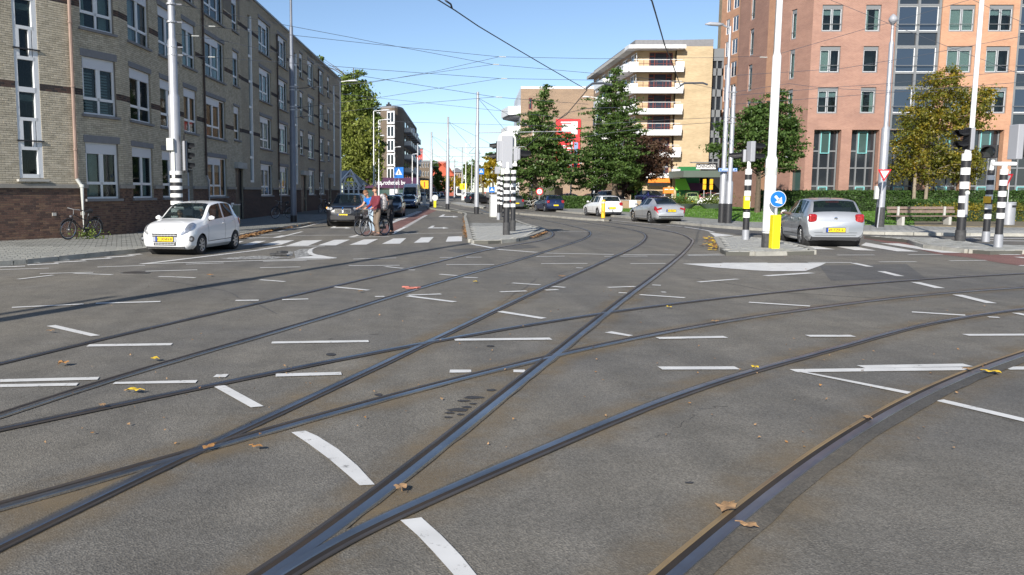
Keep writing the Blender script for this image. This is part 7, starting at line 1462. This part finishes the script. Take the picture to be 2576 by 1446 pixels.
b = MB(); b.tube([c+Vector((.09, -.03, -.14)), c+Vector((.09, -.03, .06)), c+Vector((.05, -.03, .12)), c+Vector((-.01, -.03, .12)), c+Vector((-.06, -.03, .05)), c+Vector((-.06, -.03, -.04))], .022, 'black_paint', 5); b.add([c+Vector((-.13, -.035, -.03)), c+Vector((.01, -.035, -.03)), c+Vector((-.06, -.035, -.13))], [(0, 1, 2)], 'black_paint'); b.build('arrow', r)
# bench
base = gx(2327, 567, .12); Z = base.y; sc_ = CF/Z; r = empty('park_bench', base, 'long weathered wooden bench on two pale concrete legs before the hedge', 'bench'); WB_ = 3.25
for z, y in ((.83, .34), (.66, .27)): b = MB(); b.box(base+Vector((0, y+.12, z)), (WB_, .04, .13), 'wood_bench'); b.build('back_slat', r, bevel=.006)
for y in (-.12, .02, .16): b = MB(); b.box(base+Vector((-.03, y+.1, .45)), (WB_+.08, .12, .045), 'wood_bench'); b.build('seat_slat', r, bevel=.006)
for x in (-1.12, 1.12): b = MB(); b.box(base+Vector((x, .1, .21)), (.13, .42, .42), 'concrete'); b.box(base+Vector((x, .36, .55)), (.10, .08, .7), 'concrete'); b.build('leg', r, bevel=.01)
# ================================================ GREENERY
leafmat('leaf_hedge', [(.025, .055, .012), (.06, .115, .028), (.095, .16, .045)], .2); leafmat('leaf_green', [(.04, .08, .02), (.095, .165, .04), (.18, .26, .07)], .38); leafmat('leaf_purple', [(.05, .028, .022), (.11, .062, .042), (.13, .105, .055)], .25)
leafmat('leaf_autumn', [(.07, .10, .02), (.15, .16, .025), (.26, .22, .03), (.55, .35, .02)], .4); leafmat('leaf_yellowish', [(.20, .17, .02), (.38, .28, .02), (.48, .34, .03)], .4); leafmat('leaf_willow', [(.13, .16, .03), (.24, .28, .06), (.34, .36, .10)], .4); leafmat('leaf_mid', [(.07, .11, .02), (.15, .21, .045), (.24, .29, .07)], .35)
def leafcloud(C, N, size, m, asp=.6, droop=0.0):
    """C: array of leaf centres -> object data with one small folded quad each"""
    n = len(C); a = np.random.uniform(0, 2*np.pi, n); t = np.random.normal(.0, .55, n)+np.where(np.random.rand(n) < .2, 1.2, 0); s = size*np.random.uniform(.6, 1.25, n)
    U = np.stack([np.cos(a)*np.cos(t), np.sin(a)*np.cos(t), np.sin(t)-droop], 1); U /= np.linalg.norm(U, axis=1)[:, None]; W = np.cross(U, np.random.normal(0, 1, (n, 3))+np.array([0, 0, 1.6])); W /= np.linalg.norm(W, axis=1)[:, None]
    u = U*s[:, None]*.5; w_ = W*s[:, None]*.5*asp; V = np.stack([C-u, C+w_-u*.1, C+u, C-w_-u*.1], 1).reshape(-1, 3)
    me = bpy.data.meshes.new('foliage'); me.vertices.add(len(V)); me.vertices.foreach_set('co', V.ravel()); me.loops.add(4*n); me.loops.foreach_set('vertex_index', np.arange(4*n)); me.polygons.add(n); me.polygons.foreach_set('loop_start', np.arange(0, 4*n, 4)); me.polygons.foreach_set('loop_total', np.full(n, 4)); me.materials.append(MATS[m]); me.update(calc_edges=True); return me
def tree(label, xb, Z, clumps, m, n, size, trunk=.16, bark='bark', tier=.0, name='tree', droop=0, lean=0, group=None, trunk_top=None, multi=1):
    """clumps: (px, py, rx, ry[, weight]) ellipses of the crown as seen, at depth Z"""
    base = Vector((PX(xb, Z), Z, .1)); r = empty(name, base, label, 'tree', group); k = CF/Z; pts = []; wts = []; cs = []
    tot = sum(c[2]*c[3] for c in clumps)
    for c in clumps:
        q = At(c[0], c[1], Z); rx, rz = c[2]/k, c[3]/k; cs.append((q, rx, rz)); cnt = int(n*c[2]*c[3]/tot); nb = max(8, int(cnt/34))
        d = np.random.normal(0, 1, (nb, 3)); d /= np.linalg.norm(d, axis=1)[:, None]; rr = np.random.uniform(.2, 1.25, nb)**.7; bc = d*rr[:, None]*np.array([rx, min(rx, 4.5), rz])+np.array([q.x, q.y, q.z]); bc += np.random.normal(0, .10*rx, (nb, 3))
        idx_ = np.random.randint(0, nb, cnt); sp = np.array([1, 1, .30 if tier else .7])*max(.22, min(rx, rz)*.17)*np.random.uniform(.5, 1.4, (cnt, 1)); P = bc[idx_]+np.random.normal(0, 1, (cnt, 3))*sp
        if droop: P[:, 2] -= np.abs(np.random.normal(0, 1, cnt))*droop
        pts.append(P); wts.append(bc)
    C = np.concatenate(pts); C = C[C[:, 2] > .5]; me = leafcloud(C, n, size, m, droop=droop*.8); o = bpy.data.objects.new('foliage', me); COL.objects.link(o); o.parent = r; o.location = -base; 
    top = max(c[0].z for c in cs); zt = trunk_top or top; tx = sum(c[0].x for c in cs)/len(cs)
    b = MB(); BC = np.concatenate(wts)
    for mm in range(multi):
        ox = (mm-(multi-1)/2)*.9; P = [base+Vector((ox, 0, -.1)), base+Vector((ox*1.1, 0, zt*.3)), Vector((base.x*.5+tx*.5+ox, Z, zt*.6)), Vector((tx+ox*.6, Z, zt*.95))]; b.tube(P, [trunk*1.25, trunk, trunk*.65, trunk*.2], bark, 8)
    b.build('trunk', r, smooth=2); b = MB(); sel = np.random.choice(len(BC), min(70, len(BC)), replace=False)
    for i in sel:
        e = Vector(BC[i]); z0 = max(zt*.28, min(e.z-.6, zt*.85)); t = z0/zt; s_ = Vector((base.x*(1-t)+tx*t, Z, z0)); mid = s_.lerp(e, .5)+Vector((0, 0, .25)); b.tube([s_, mid, e], [trunk*.32, trunk*.18, .015], bark, 5, False)
    b.build('limbs', r); return r
tree('big dark green tree left, in front of the brown building with the red banner', 1345, 84, [(1365, 255, 20, 26), (1358, 300, 42, 34), (1350, 350, 62, 40), (1345, 400, 76, 40), (1340, 445, 80, 32), (1395, 365, 30, 34), (1425, 345, 20, 10), (1430, 400, 24, 22), (1290, 420, 32, 40), (1400, 430, 40, 36), (1372, 225, 8, 16)], 'leaf_green', 24000, .27, .2, tier=1)
tree('tallest dark green tree in front of the white balconies', 1545, 88, [(1548, 190, 14, 20), (1545, 225, 34, 28), (1545, 275, 62, 34), (1540, 325, 70, 30), (1525, 380, 78, 38), (1505, 430, 72, 36), (1560, 430, 50, 34), (1480, 450, 42, 26), (1590, 330, 30, 20)], 'leaf_green', 30000, .27, .22, tier=1)
tree('dark purple leaved tree in front of the yellow flats', 1568, 98, [(1620, 385, 52, 34), (1632, 420, 46, 30), (1598, 425, 42, 38), (1580, 460, 30, 30), (1650, 372, 26, 22)], 'leaf_purple', 10000, .34, .2, tier=0)
tree('green tree behind the white mast and the two grey masts', 1907, 62.5, [(1955, 262, 32, 34), (1930, 300, 60, 38), (1895, 290, 30, 36), (1920, 350, 80, 34), (1860, 340, 36, 30), (1975, 375, 48, 34), (1900, 395, 74, 30), (1850, 400, 30, 24), (1990, 315, 24, 24), (1820, 318, 22, 14), (1800, 370, 34, 12), (1965, 415, 30, 18)], 'leaf_green', 23000, .22, .17, tier=1)
tree('autumn tree with yellow orange leaves behind the bench', 2315, 66, [(2385, 195, 26, 26), (2350, 225, 46, 34), (2410, 260, 60, 36), (2320, 290, 48, 44), (2290, 350, 46, 44), (2370, 320, 60, 40), (2470, 240, 26, 22), (2450, 300, 40, 34), (2340, 400, 56, 36), (2400, 410, 48, 36), (2440, 400, 34, 34), (2270, 420, 28, 30), (2425, 445, 34, 20), (2335, 440, 40, 20)], 'leaf_autumn', 26000, .21, .11, 'bark_pale', multi=2)
tree('pale street tree with a slender trunk before the purple tree', 1641-40, 104, [(1590, 455, 18, 16), (1608, 445, 16, 14)], 'leaf_mid', 1500, .3, .12, 'bark_pale')
tree('young thin tree in front of the tall green pillar', 1603, 96, [(1600, 470, 12, 13), (1606, 462, 10, 10)], 'leaf_mid', 700, .26, .05)
tree('yellow green willow hanging over the white shelter', 900, 118, [(900, 330, 46, 44), (885, 380, 46, 50), (925, 390, 34, 46), (890, 430, 36, 34), (870, 290, 30, 40)], 'leaf_willow', 11000, .5, .3, droop=.9)
tree('tall bushy green tree behind the willow at the end of the brick block', 890, 130, [(885, 240, 40, 40), (915, 265, 34, 40), (868, 225, 26, 30), (930, 320, 26, 44), (900, 200, 24, 20), (870, 280, 30, 40), (945, 290, 12, 30), (805, 152, 10, 8)], 'leaf_mid', 11000, .5, .3)
tree('dark shrubby tree beside the corner flats', 945, 140, [(945, 380, 14, 60), (960, 365, 14, 14), (940, 440, 16, 30)], 'leaf_green', 2600, .5, .2)
for i, (x, y, rx, ry, Z, m, lab) in enumerate(((1240, 425, 22, 40, 190, 'leaf_yellowish', 'golden tree nearest the middle island on the far right kerb'), (1215, 440, 18, 34, 225, 'leaf_yellowish', 'golden tree partly behind the tallest tram mast'), (1196, 432, 20, 32, 250, 'leaf_mid', 'green tree right of the white lamp post in the far street'), (1180, 452, 14, 24, 280, 'leaf_mid', 'smaller green tree farther along on the right'), (1152, 462, 14, 20, 300, 'leaf_yellowish', 'yellow green tree behind the tram'), (1128, 462, 18, 20, 290, 'leaf_yellowish', 'yellow green tree before the red roofed house'), (1103, 455, 14, 26, 240, 'leaf_mid', 'green tree before the far left flats'), (1095, 418, 8, 10, 255, 'leaf_green', 'dark crown above the far left flats'), (1232, 392, 16, 8, 320, 'leaf_green', 'distant dark green tree top behind the golden trees'), (1175, 425, 14, 16, 330, 'leaf_mid', 'distant pale tree closing the street'))):
    tree(lab, x, Z, [(x-rx*.3, y, rx*.7, ry*.9), (x+rx*.35, y+ry*.2, rx*.65, ry*.8), (x, y-ry*.4, rx*.5, ry*.6)], m, 1800, .75, .25, group='trees lining the far street')
def hedge(label, quad, H1, Z=None, n=9000, m='leaf_hedge', size=.09, jitter=.06, name='hedge', cat='hedge'):
    """quad: four ground points of the hedge footprint"""
    P = [Vector((p.x, p.y, 0)) for p in quad]; r = empty(name, (P[0].x, P[0].y, 0), label, cat); b = MB(); c = sum(P, Vector())/4
    b.prism([c+(p-c)*.96 for p in P], (0, 0, H1*.96), 'hedge_core'); b.build('twigs', r)
    A = [(P[0], P[1]), (P[1], P[2]), (P[2], P[3]), (P[3], P[0])]; L = [(q-p).length*H1 for p, q in A]; top = (P[1]-P[0]).length*(P[2]-P[1]).length; tot = sum(L)+top; C = []
    for (p, q), a in zip(A, L):
        k = int(n*a/tot); t = np.random.rand(k); z = np.random.rand(k)*H1; C.append(np.stack([p.x+(q.x-p.x)*t, p.y+(q.y-p.y)*t, z], 1))
    k = int(n*top/tot)+10; s_, t = np.random.rand(k), np.random.rand(k); e0 = np.array(P[0]); e1 = np.array(P[1]-P[0]); e2 = np.array(P[3]-P[0]); C.append(e0+e1*s_[:, None]+e2*t[:, None]+np.array([0, 0, H1]))
    C = np.concatenate(C); C += np.random.normal(0, jitter, C.shape); o = bpy.data.objects.new('foliage', leafcloud(C, len(C), size, m)); COL.objects.link(o); o.parent = r; o.location = -Vector(r.location); return r
def rect(x0, x1, Z, d): return [PZ(x0, Z), PZ(x1, Z), PZ(x1, Z)+Vector((0, d, 0)), PZ(x0, Z)+Vector((0, d, 0))]
hedge('long clipped hedge along the foot of the orange building', rect(1925, 2640, 66.5, 1.6), HZ(483, 66.5), n=44000, size=.17)
hedge('nearer clipped hedge behind the bench', rect(2292, 2700, 50.5, 1.4), HZ(507, 50.5), n=27000, size=.13)
hedge('low hedge between the black and the white hatchback', rect(1410, 1488, 80, 1.8), HZ(497, 80), n=15000, size=.17); hedge('darker hedge strip beyond the pale bicycle', rect(1282, 1352, 86, 1.5), HZ(496, 86), n=6000, size=.15)
hedge('low brown and green ground shrubs under the right signal poles', rect(2420, 2700, 44.5, 4.0), .75, n=9000, size=.12, m='leaf_autumn', jitter=.16, name='shrubs', cat='shrub'); hedge('dark low shrub under the wooden bench', rect(2300, 2420, 44.6, 2.6), .45, n=3500, size=.12, jitter=.12, name='shrubs', cat='shrub')
# weeds at the foot of the left drainpipe
p = gx(222, 601, .12); C = np.random.normal(0, 1, (260, 3))*np.array([.35, .12, .12])+np.array([p.x-.05, p.y, .26]); o = bpy.data.objects.new('weeds', leafcloud(C[C[:, 2] > .12], 0, .09, 'leaf_mid')); COL.objects.link(o); tag(o, 'weeds growing round the foot of the pale drainpipe', 'weeds')
# ================================================ SQUARE BEHIND THE LAWN
b = MB(); r = empty('green_pillar', PZ(1600, 98), 'tall bright green advertising pillar with dark green edges', 'pillar'); q = PZ(1600, 98); H1 = HZ(460, 98)
b.box(q+Vector((.1, 0, H1/2)), (.92, .35, H1), 'green_bright'); b.build('panel', r); b = MB(); b.box(q+Vector((-.45, 0, H1/2)), (.16, .42, H1+.04), 'green_dark'); b.box(q+Vector((.62, 0, H1/2)), (.12, .42, H1+.04), 'green_dark'); b.build('edge', r); b = MB(); b.box(q+Vector((-.25, -.2, H1-.12)), (.4, .05, .2), 'purple'); b.build('mark', r)
q0 = PZ(1486, 84); q1 = PZ(1610, 76); d = (q1-q0); L = d.length; b = MB(); u = d.normalized(); n_ = Vector((-u.y, u.x, 0)); b.box((q0+q1)/2+Vector((0, 0, .45)), (L, .25, .9), 'brick_orange', ax=(u, n_, Vector((0, 0, 1)))); mat('wall_buff', (.42, .30, .19), .85, nz=(4, .12)); b.mats = ['wall_buff']; wl = b.build('low_wall'); tag(wl, 'low buff brick garden wall behind the white hatchback', 'wall'); b = MB(); b.box((q0+q1)/2+Vector((0, 0, .93)), (L, .32, .07), 'concrete', ax=(u, n_, Vector((0, 0, 1)))); b.build('coping').parent = wl
b = MB(); c = PZ(1597, 76.5); b.box(c+Vector((0, -.25, .62)), (1.1, .06, .66), 'frame_white'); o = b.build('notice_board'); tag(o, 'white notice board on the low wall behind the silver saloon', 'sign')
r = empty('post_box', PZ(1681, 112), 'orange double post box on two pale legs before the yellow wall', 'post box'); q = PZ(1681, 112); zc = HZ(480, 112); b = MB(); b.box(q+Vector((0, 0, zc+.05)), (1.35, .5, .8), 'orange_cloth'); b.build('box_body', r, bevel=.05)
for x in (-.5, .5): b = MB(); b.box(q+Vector((x, 0, zc/2-.2)), (.1, .3, zc-.3), 'pale_grey'); b.build('leg', r)
for x in (-.33, .33): b = MB(); b.box(q+Vector((x, -.27, zc+.2)), (.5, .05, .13), 'frame_white'); b.build('slot', r)
for x, lab in ((1716, 'left boat shaped planter with shrubs behind the silver saloon'), (1797, 'right boat shaped planter with shrubs left of the grey masts')):
    q = PZ(x, 77); r = empty('planter', q, lab, 'planter', 'boat shaped planters on the square'); b = MB(); n = 16; R1, R2 = [], []
    for k in range(n): a = 2*math.pi*k/n; R1.append(q+Vector((1.5*math.cos(a), .8*math.sin(a), .62))); R2.append(q+Vector((.75*math.cos(a), .4*math.sin(a), .12)))
    b.add(R1+R2, [(k, (k+1) % n, n+(k+1) % n, n+k) for k in range(n)]+[tuple(range(n))], 'canopy_grey'); b.build('bowl', r, smooth=2); C = np.random.normal(0, 1, (1500, 3))*np.array([.7, .35, .28])+np.array([q.x, q.y, .85]); o = bpy.data.objects.new('shrub', leafcloud(C[C[:, 2] > .6], 0, .16, 'leaf_mid')); COL.objects.link(o); o.parent = r; o.location = -q
for x, lab in ((1711+0, 'left yellow and black signal post before the dark shop front'), ):
    pass
for x, lab in ((1771+0-0, 'left amber signal post before the dark shop front'), (1788, 'right amber signal post before the dark shop front')):
    q = PZ(x-60+60, 100); r = empty('signal_post', q, lab, 'signal pole'); zc = HZ(462, 100); b = MB(); b.tube([q, q+Vector((0, 0, zc))], .05, 'galv', 6); b.build('post', r); b = MB(); b.box(q+Vector((0, -.05, zc+.25)), (.36, .22, .6), 'orange_yellow'); b.box(q+Vector((0, -.05, zc-.4)), (.36, .22, .6), 'orange_yellow'); b.build('signal_head', r, bevel=.03)
q = PZ(1436, 92); r = empty('banner_mast', q, 'white mast with a narrow blue banner before the red advertising banner', 'mast'); b = MB(); b.tube([q, q+Vector((0, 0, HZ(351, 92)))], [.09, .07], 'white_paint', 8); b.build('pole', r); mat('pale_blue', (.25, .36, .62), .5); b = MB(); b.box(q+Vector((.45, 0, (HZ(358, 92)+HZ(428, 92))/2)), (.4, .06, HZ(358, 92)-HZ(428, 92)), 'pale_blue'); b.build('banner', r)
# glass tram shelter and small canopy right of the no U-turn sign
q = PZ(1375, 92); r = empty('tram_shelter', q, 'dark framed glass shelter behind the black hatchback', 'shelter'); b = MB(); b.box(q+Vector((0, .8, 2.55)), (3.4, 1.7, .14), 'frame_grey'); b.build('roof', r)
for x in (-1.6, 0, 1.6):
    b = MB(); b.box(q+Vector((x, 1.5, 1.25)), (.08, .08, 2.5), 'frame_grey'); b.build('post', r)
b = MB(); b.box(q+Vector((0, 1.52, 1.4)), (3.1, .03, 1.9), 'pane'); b.build('pane', r); b = MB(); b.box(q+Vector((1.3, -.1, 1.3)), (.9, .08, 1.7), 'wall_buff'); b.build('poster', r)
# white wooden shelter with carved gable at the end of the brick block
Z = 104; q = PZ(884, Z); r = empty('garden_pavilion', q, 'white wooden pavilion with carved gable and grey roof beyond the brick block', 'pavilion')
def pv(x, y, d=0): p = At(x, y, Z+d); return Vector((p.x, p.y, p.z))
mat('shingle', (.30, .32, .33), .85, nz=(4, .2)); b = MB(); ap, lf, rg = pv(882, 429), pv(858, 458), pv(903, 470); back = Vector((0, 5, 0))
b.prism([ap+Vector((0, 0, .05)), lf, lf+Vector((0, 0, -.12)), ap+Vector((0, 0, -.1))], back, 'shingle'); b.prism([ap+Vector((0, 0, .05)), rg, rg+Vector((0, 0, -.12)), ap+Vector((0, 0, -.1))], back, 'shingle'); b.build('roof', r)
b = MB(); b.prism([pv(884, 430, 2), pv(925, 464, 0), pv(903, 466, 0), pv(886, 436, 0)], Vector((.02, 3, 0)), 'shingle'); b.prism([pv(852, 429, 3), pv(882, 429, 3), pv(860, 456, 1), pv(852, 458, 1)], Vector((0, .3, 0)), 'shingle'); b.build('side_roof', r)
b = MB(); b.tube([lf+Vector((-.1, -.1, 0)), ap+Vector((0, -.1, .08)), rg+Vector((.1, -.1, 0))], .16, 'frame_white', 4); b.tube([ap+Vector((0, -.12, 0)), pv(880, 446)+Vector((0, -.12, 0))], .08, 'frame_white', 4)
P = [pv(880+13*math.cos(a), 458-16*math.sin(a))+Vector((0, -.15, 0)) for a in np.linspace(0, math.pi, 12)]; b.tube(P, .10, 'frame_white', 4); b.tube([pv(862, 458)+Vector((0, -.1, 0)), pv(900, 458)+Vector((0, -.1, 0))], .07, 'frame_white', 4); b.build('carved_gable', r)
b = MB()
for x in (864, 877, 890, 902, 916): p0 = pv(x, 460); b.tube([Vector((p0.x, p0.y, 0)), p0], .10, 'frame_white', 4)
for x in (864, 877, 890, 903): a0, a1, a2, a3 = pv(x, 460), pv(x+12, 476), pv(x+12, 460), pv(x, 476); b.tube([a0, a1], .05, 'frame_white', 4); b.tube([a2, a3], .05, 'frame_white', 4)
b.tube([pv(860, 476), pv(918, 476)], .06, 'frame_white', 4); b.build('post_lattice', r); b = MB(); c = pv(888, 478); b.box((c.x, Z+3, 1.2), (2.6, .2, 2.4), 'shop_dark'); b.build('back_wall', r)
# ================================================ OVERHEAD WIRES
def ZW(x): return 33.5+(x-439)*(46-33.5)/(1837-439)
def wire(label, pts, ra=.010, zf=ZW, ins=(), sag=0, cat='wire', zs=None):
    P = [At(x, y, (zs[i] if zs else zf(x))) for i, (x, y) in enumerate(pts)]; o0 = P[0]; b = MB(); b.tube(P, ra, 'wire', 5); o = b.build('overhead_wire', loc=o0, smooth=2); tag(o, label, cat, 'overhead wires of the tramway')
    for x, y, dx in ins:
        q = At(x, y, zf(x)); q2 = At(x+dx, y+.5, zf(x+dx)); c = MB(); c.tube([q-o0, q2-o0], .026, 'pale_grey', 6); i_ = c.build('insulator'); i_.parent = o
wire('top span wire from the left mast to the insulator right of centre', [(439, 55), (522, 66), (734, 88), (942, 111), (1254, 142.5), (1505, 147.5), (1780, 145), (1915, 141)], ins=((1256, 142.6, 16), (1912, 143.5, 18), (525, 66, 16)))
wire('span wire rising over the brick roof, second from top', [(439, 10), (560, 32), (692, 58), (883, 94), (942, 106), (1239, 161.7), (1473, 182.4), (1720, 206)], ins=((1241, 161.8, 14), ))
wire('span wire from the left mast crossing below the rooftop line', [(439, 138), (522, 143), (701, 156), (883, 169.8), (942, 174.8), (1259, 197.3), (1414, 200), (1715, 205), (1843, 232)], ins=((1261, 197.4, 14), (524, 143, 16)))
wire('span wire from the left mast, lower pair with long insulator', [(439, 85), (480, 90), (560, 102), (735, 140), (883, 186.7), (942, 196), (1245, 243.6), (1283, 247), (1480, 262)], ins=((482, 90.2, 18), (1247, 243.8, 16)))
wire('cross wire rising right to the upper insulator', [(742, 222), (850, 214), (942, 205.8), (1100, 178), (1254, 143)], zf=lambda x: 47.7-(x-742)*.012); wire('cross wire rising right to the middle insulator', [(742, 224), (942, 204), (1239, 162)], zf=lambda x: 47.7-(x-742)*.012)
wire('cross wire rising right to the lower insulator', [(742, 272), (942, 247), (1259, 197)], zf=lambda x: 47.7-(x-742)*.012); wire('low cross wire above the corner flats', [(742, 296), (970, 267), (1245, 243.6)], zf=lambda x: 47.7-(x-742)*.012)
wire('lowest cross wire passing the top of the tallest mast', [(830, 233), (960, 247), (1259, 278.6), (1450, 300)], zf=lambda x: 55); wire('thin level wire between the second mast and the brown building', [(960, 303), (1040, 307.6), (1257, 313.5), (1420, 318)], zf=lambda x: 60)
wire('thick contact wire sweeping down from the top edge to the brown building', [(1085, -8), (1103, 0), (1145, 26), (1204, 66), (1291, 118), (1371, 165), (1440, 205), (1477, 226)], .014, zs=(17.2, 17.6, 18.6, 20.5, 23.5, 27, 31.5, 34)); wire('short feeder hanging beside the thick contact wire', [(1116, -8), (1122, 2), (1134, 10), (1137, 20)], .02, zs=(18, 18, 18.3, 18.4))
wire('contact wire dropping from the top edge onto the balcony flats', [(1634, -6), (1640, 2), (1650, 36), (1664, 85), (1672, 113), (1690, 155), (1712, 217), (1700, 224)], .017, zs=(17.6, 17.8, 19.2, 22, 24, 27.6, 35, 36)); wire('curved pale insulated section beside the tallest green tree', [(1474, 222), (1490, 210), (1515, 209), (1540, 213)], .05, zs=(34, 34, 34, 34)); wire('pale insulated section on the wire at the yellow wall', [(1711, 216), (1722, 209), (1768, 208.5), (1780, 213)], .04, zs=(35, 35, 35, 35))
wire('wire slanting down left of the tallest green tree', [(1477, 226), (1440, 270), (1425, 288), (1400, 304)], .02, zs=(34, 40, 42, 45)); wire('sloping wire from the left over the brown wall to the tree', [(1300, 388), (1425, 284), (1480, 272), (1550, 270)], .014, zs=(50, 45, 42, 40))
for i, (pts, lab) in enumerate((([(1962, 134.7), (2192, 68), (2231, 59), (2450, -4)], 'wire climbing right across the windows from the white mast to the top edge'), ([(1843, 190), (2118, 172), (2300, 142), (2576, 90)], 'long wire rising across the orange wall above the autumn tree'), ([(1843, 240), (2118, 218), (2236, 210), (2576, 176)], 'wire rising just above the autumn tree'), ([(1843, 262), (2118, 242), (2260, 231), (2576, 206)], 'lowest wire rising through the autumn tree'),
        ([(2080, -4), (2192, 41), (2236, 59), (2392, 120), (2473, 150), (2576, 190)], 'wire falling right across the orange wall'), ([(2440, -4), (2500, 24), (2576, 58)], 'wire falling in the top right corner'), ([(1843, 232), (1984, 210), (2060, 220), (2200, 228), (2360, 231)], 'wire with a pale knot between the white mast and the window rows'), ([(1843, 305), (1700, 314), (1560, 330), (1420, 352)], 'wire falling left from the grey mast across the yellow flats'), ([(1843, 294), (1700, 300), (1500, 312)], 'wire falling left just above its neighbour on the yellow flats'))):
    wire(lab, pts, zf=lambda x: 41-(x-1837)*.006 if x > 1837 else 46+(1837-x)*.01)
b = MB()
# two masts out of view at left whose shadows lie across the crossing
for tip, H1, ra, lab in (((1180, 612), 12.5, .17, 'tram mast beyond the left edge whose long shadow crosses the road'), ((284, 746), 8.5, .12, 'shorter lamp mast beyond the left edge')):
    t = G(*tip); hd_ = Vector((math.sin(R_(SUN_AZ)), math.cos(R_(SUN_AZ)), 0)); base = Vector((t.x, t.y, 0))-hd_*H1/math.tan(R_(SUN_EL)); stepped_pole('tram_mast', lab, base, H1, [(0, ra), (H1*.5, ra*.75)], 'galv', 'tram masts carrying the overhead wires', .4, 'mast')
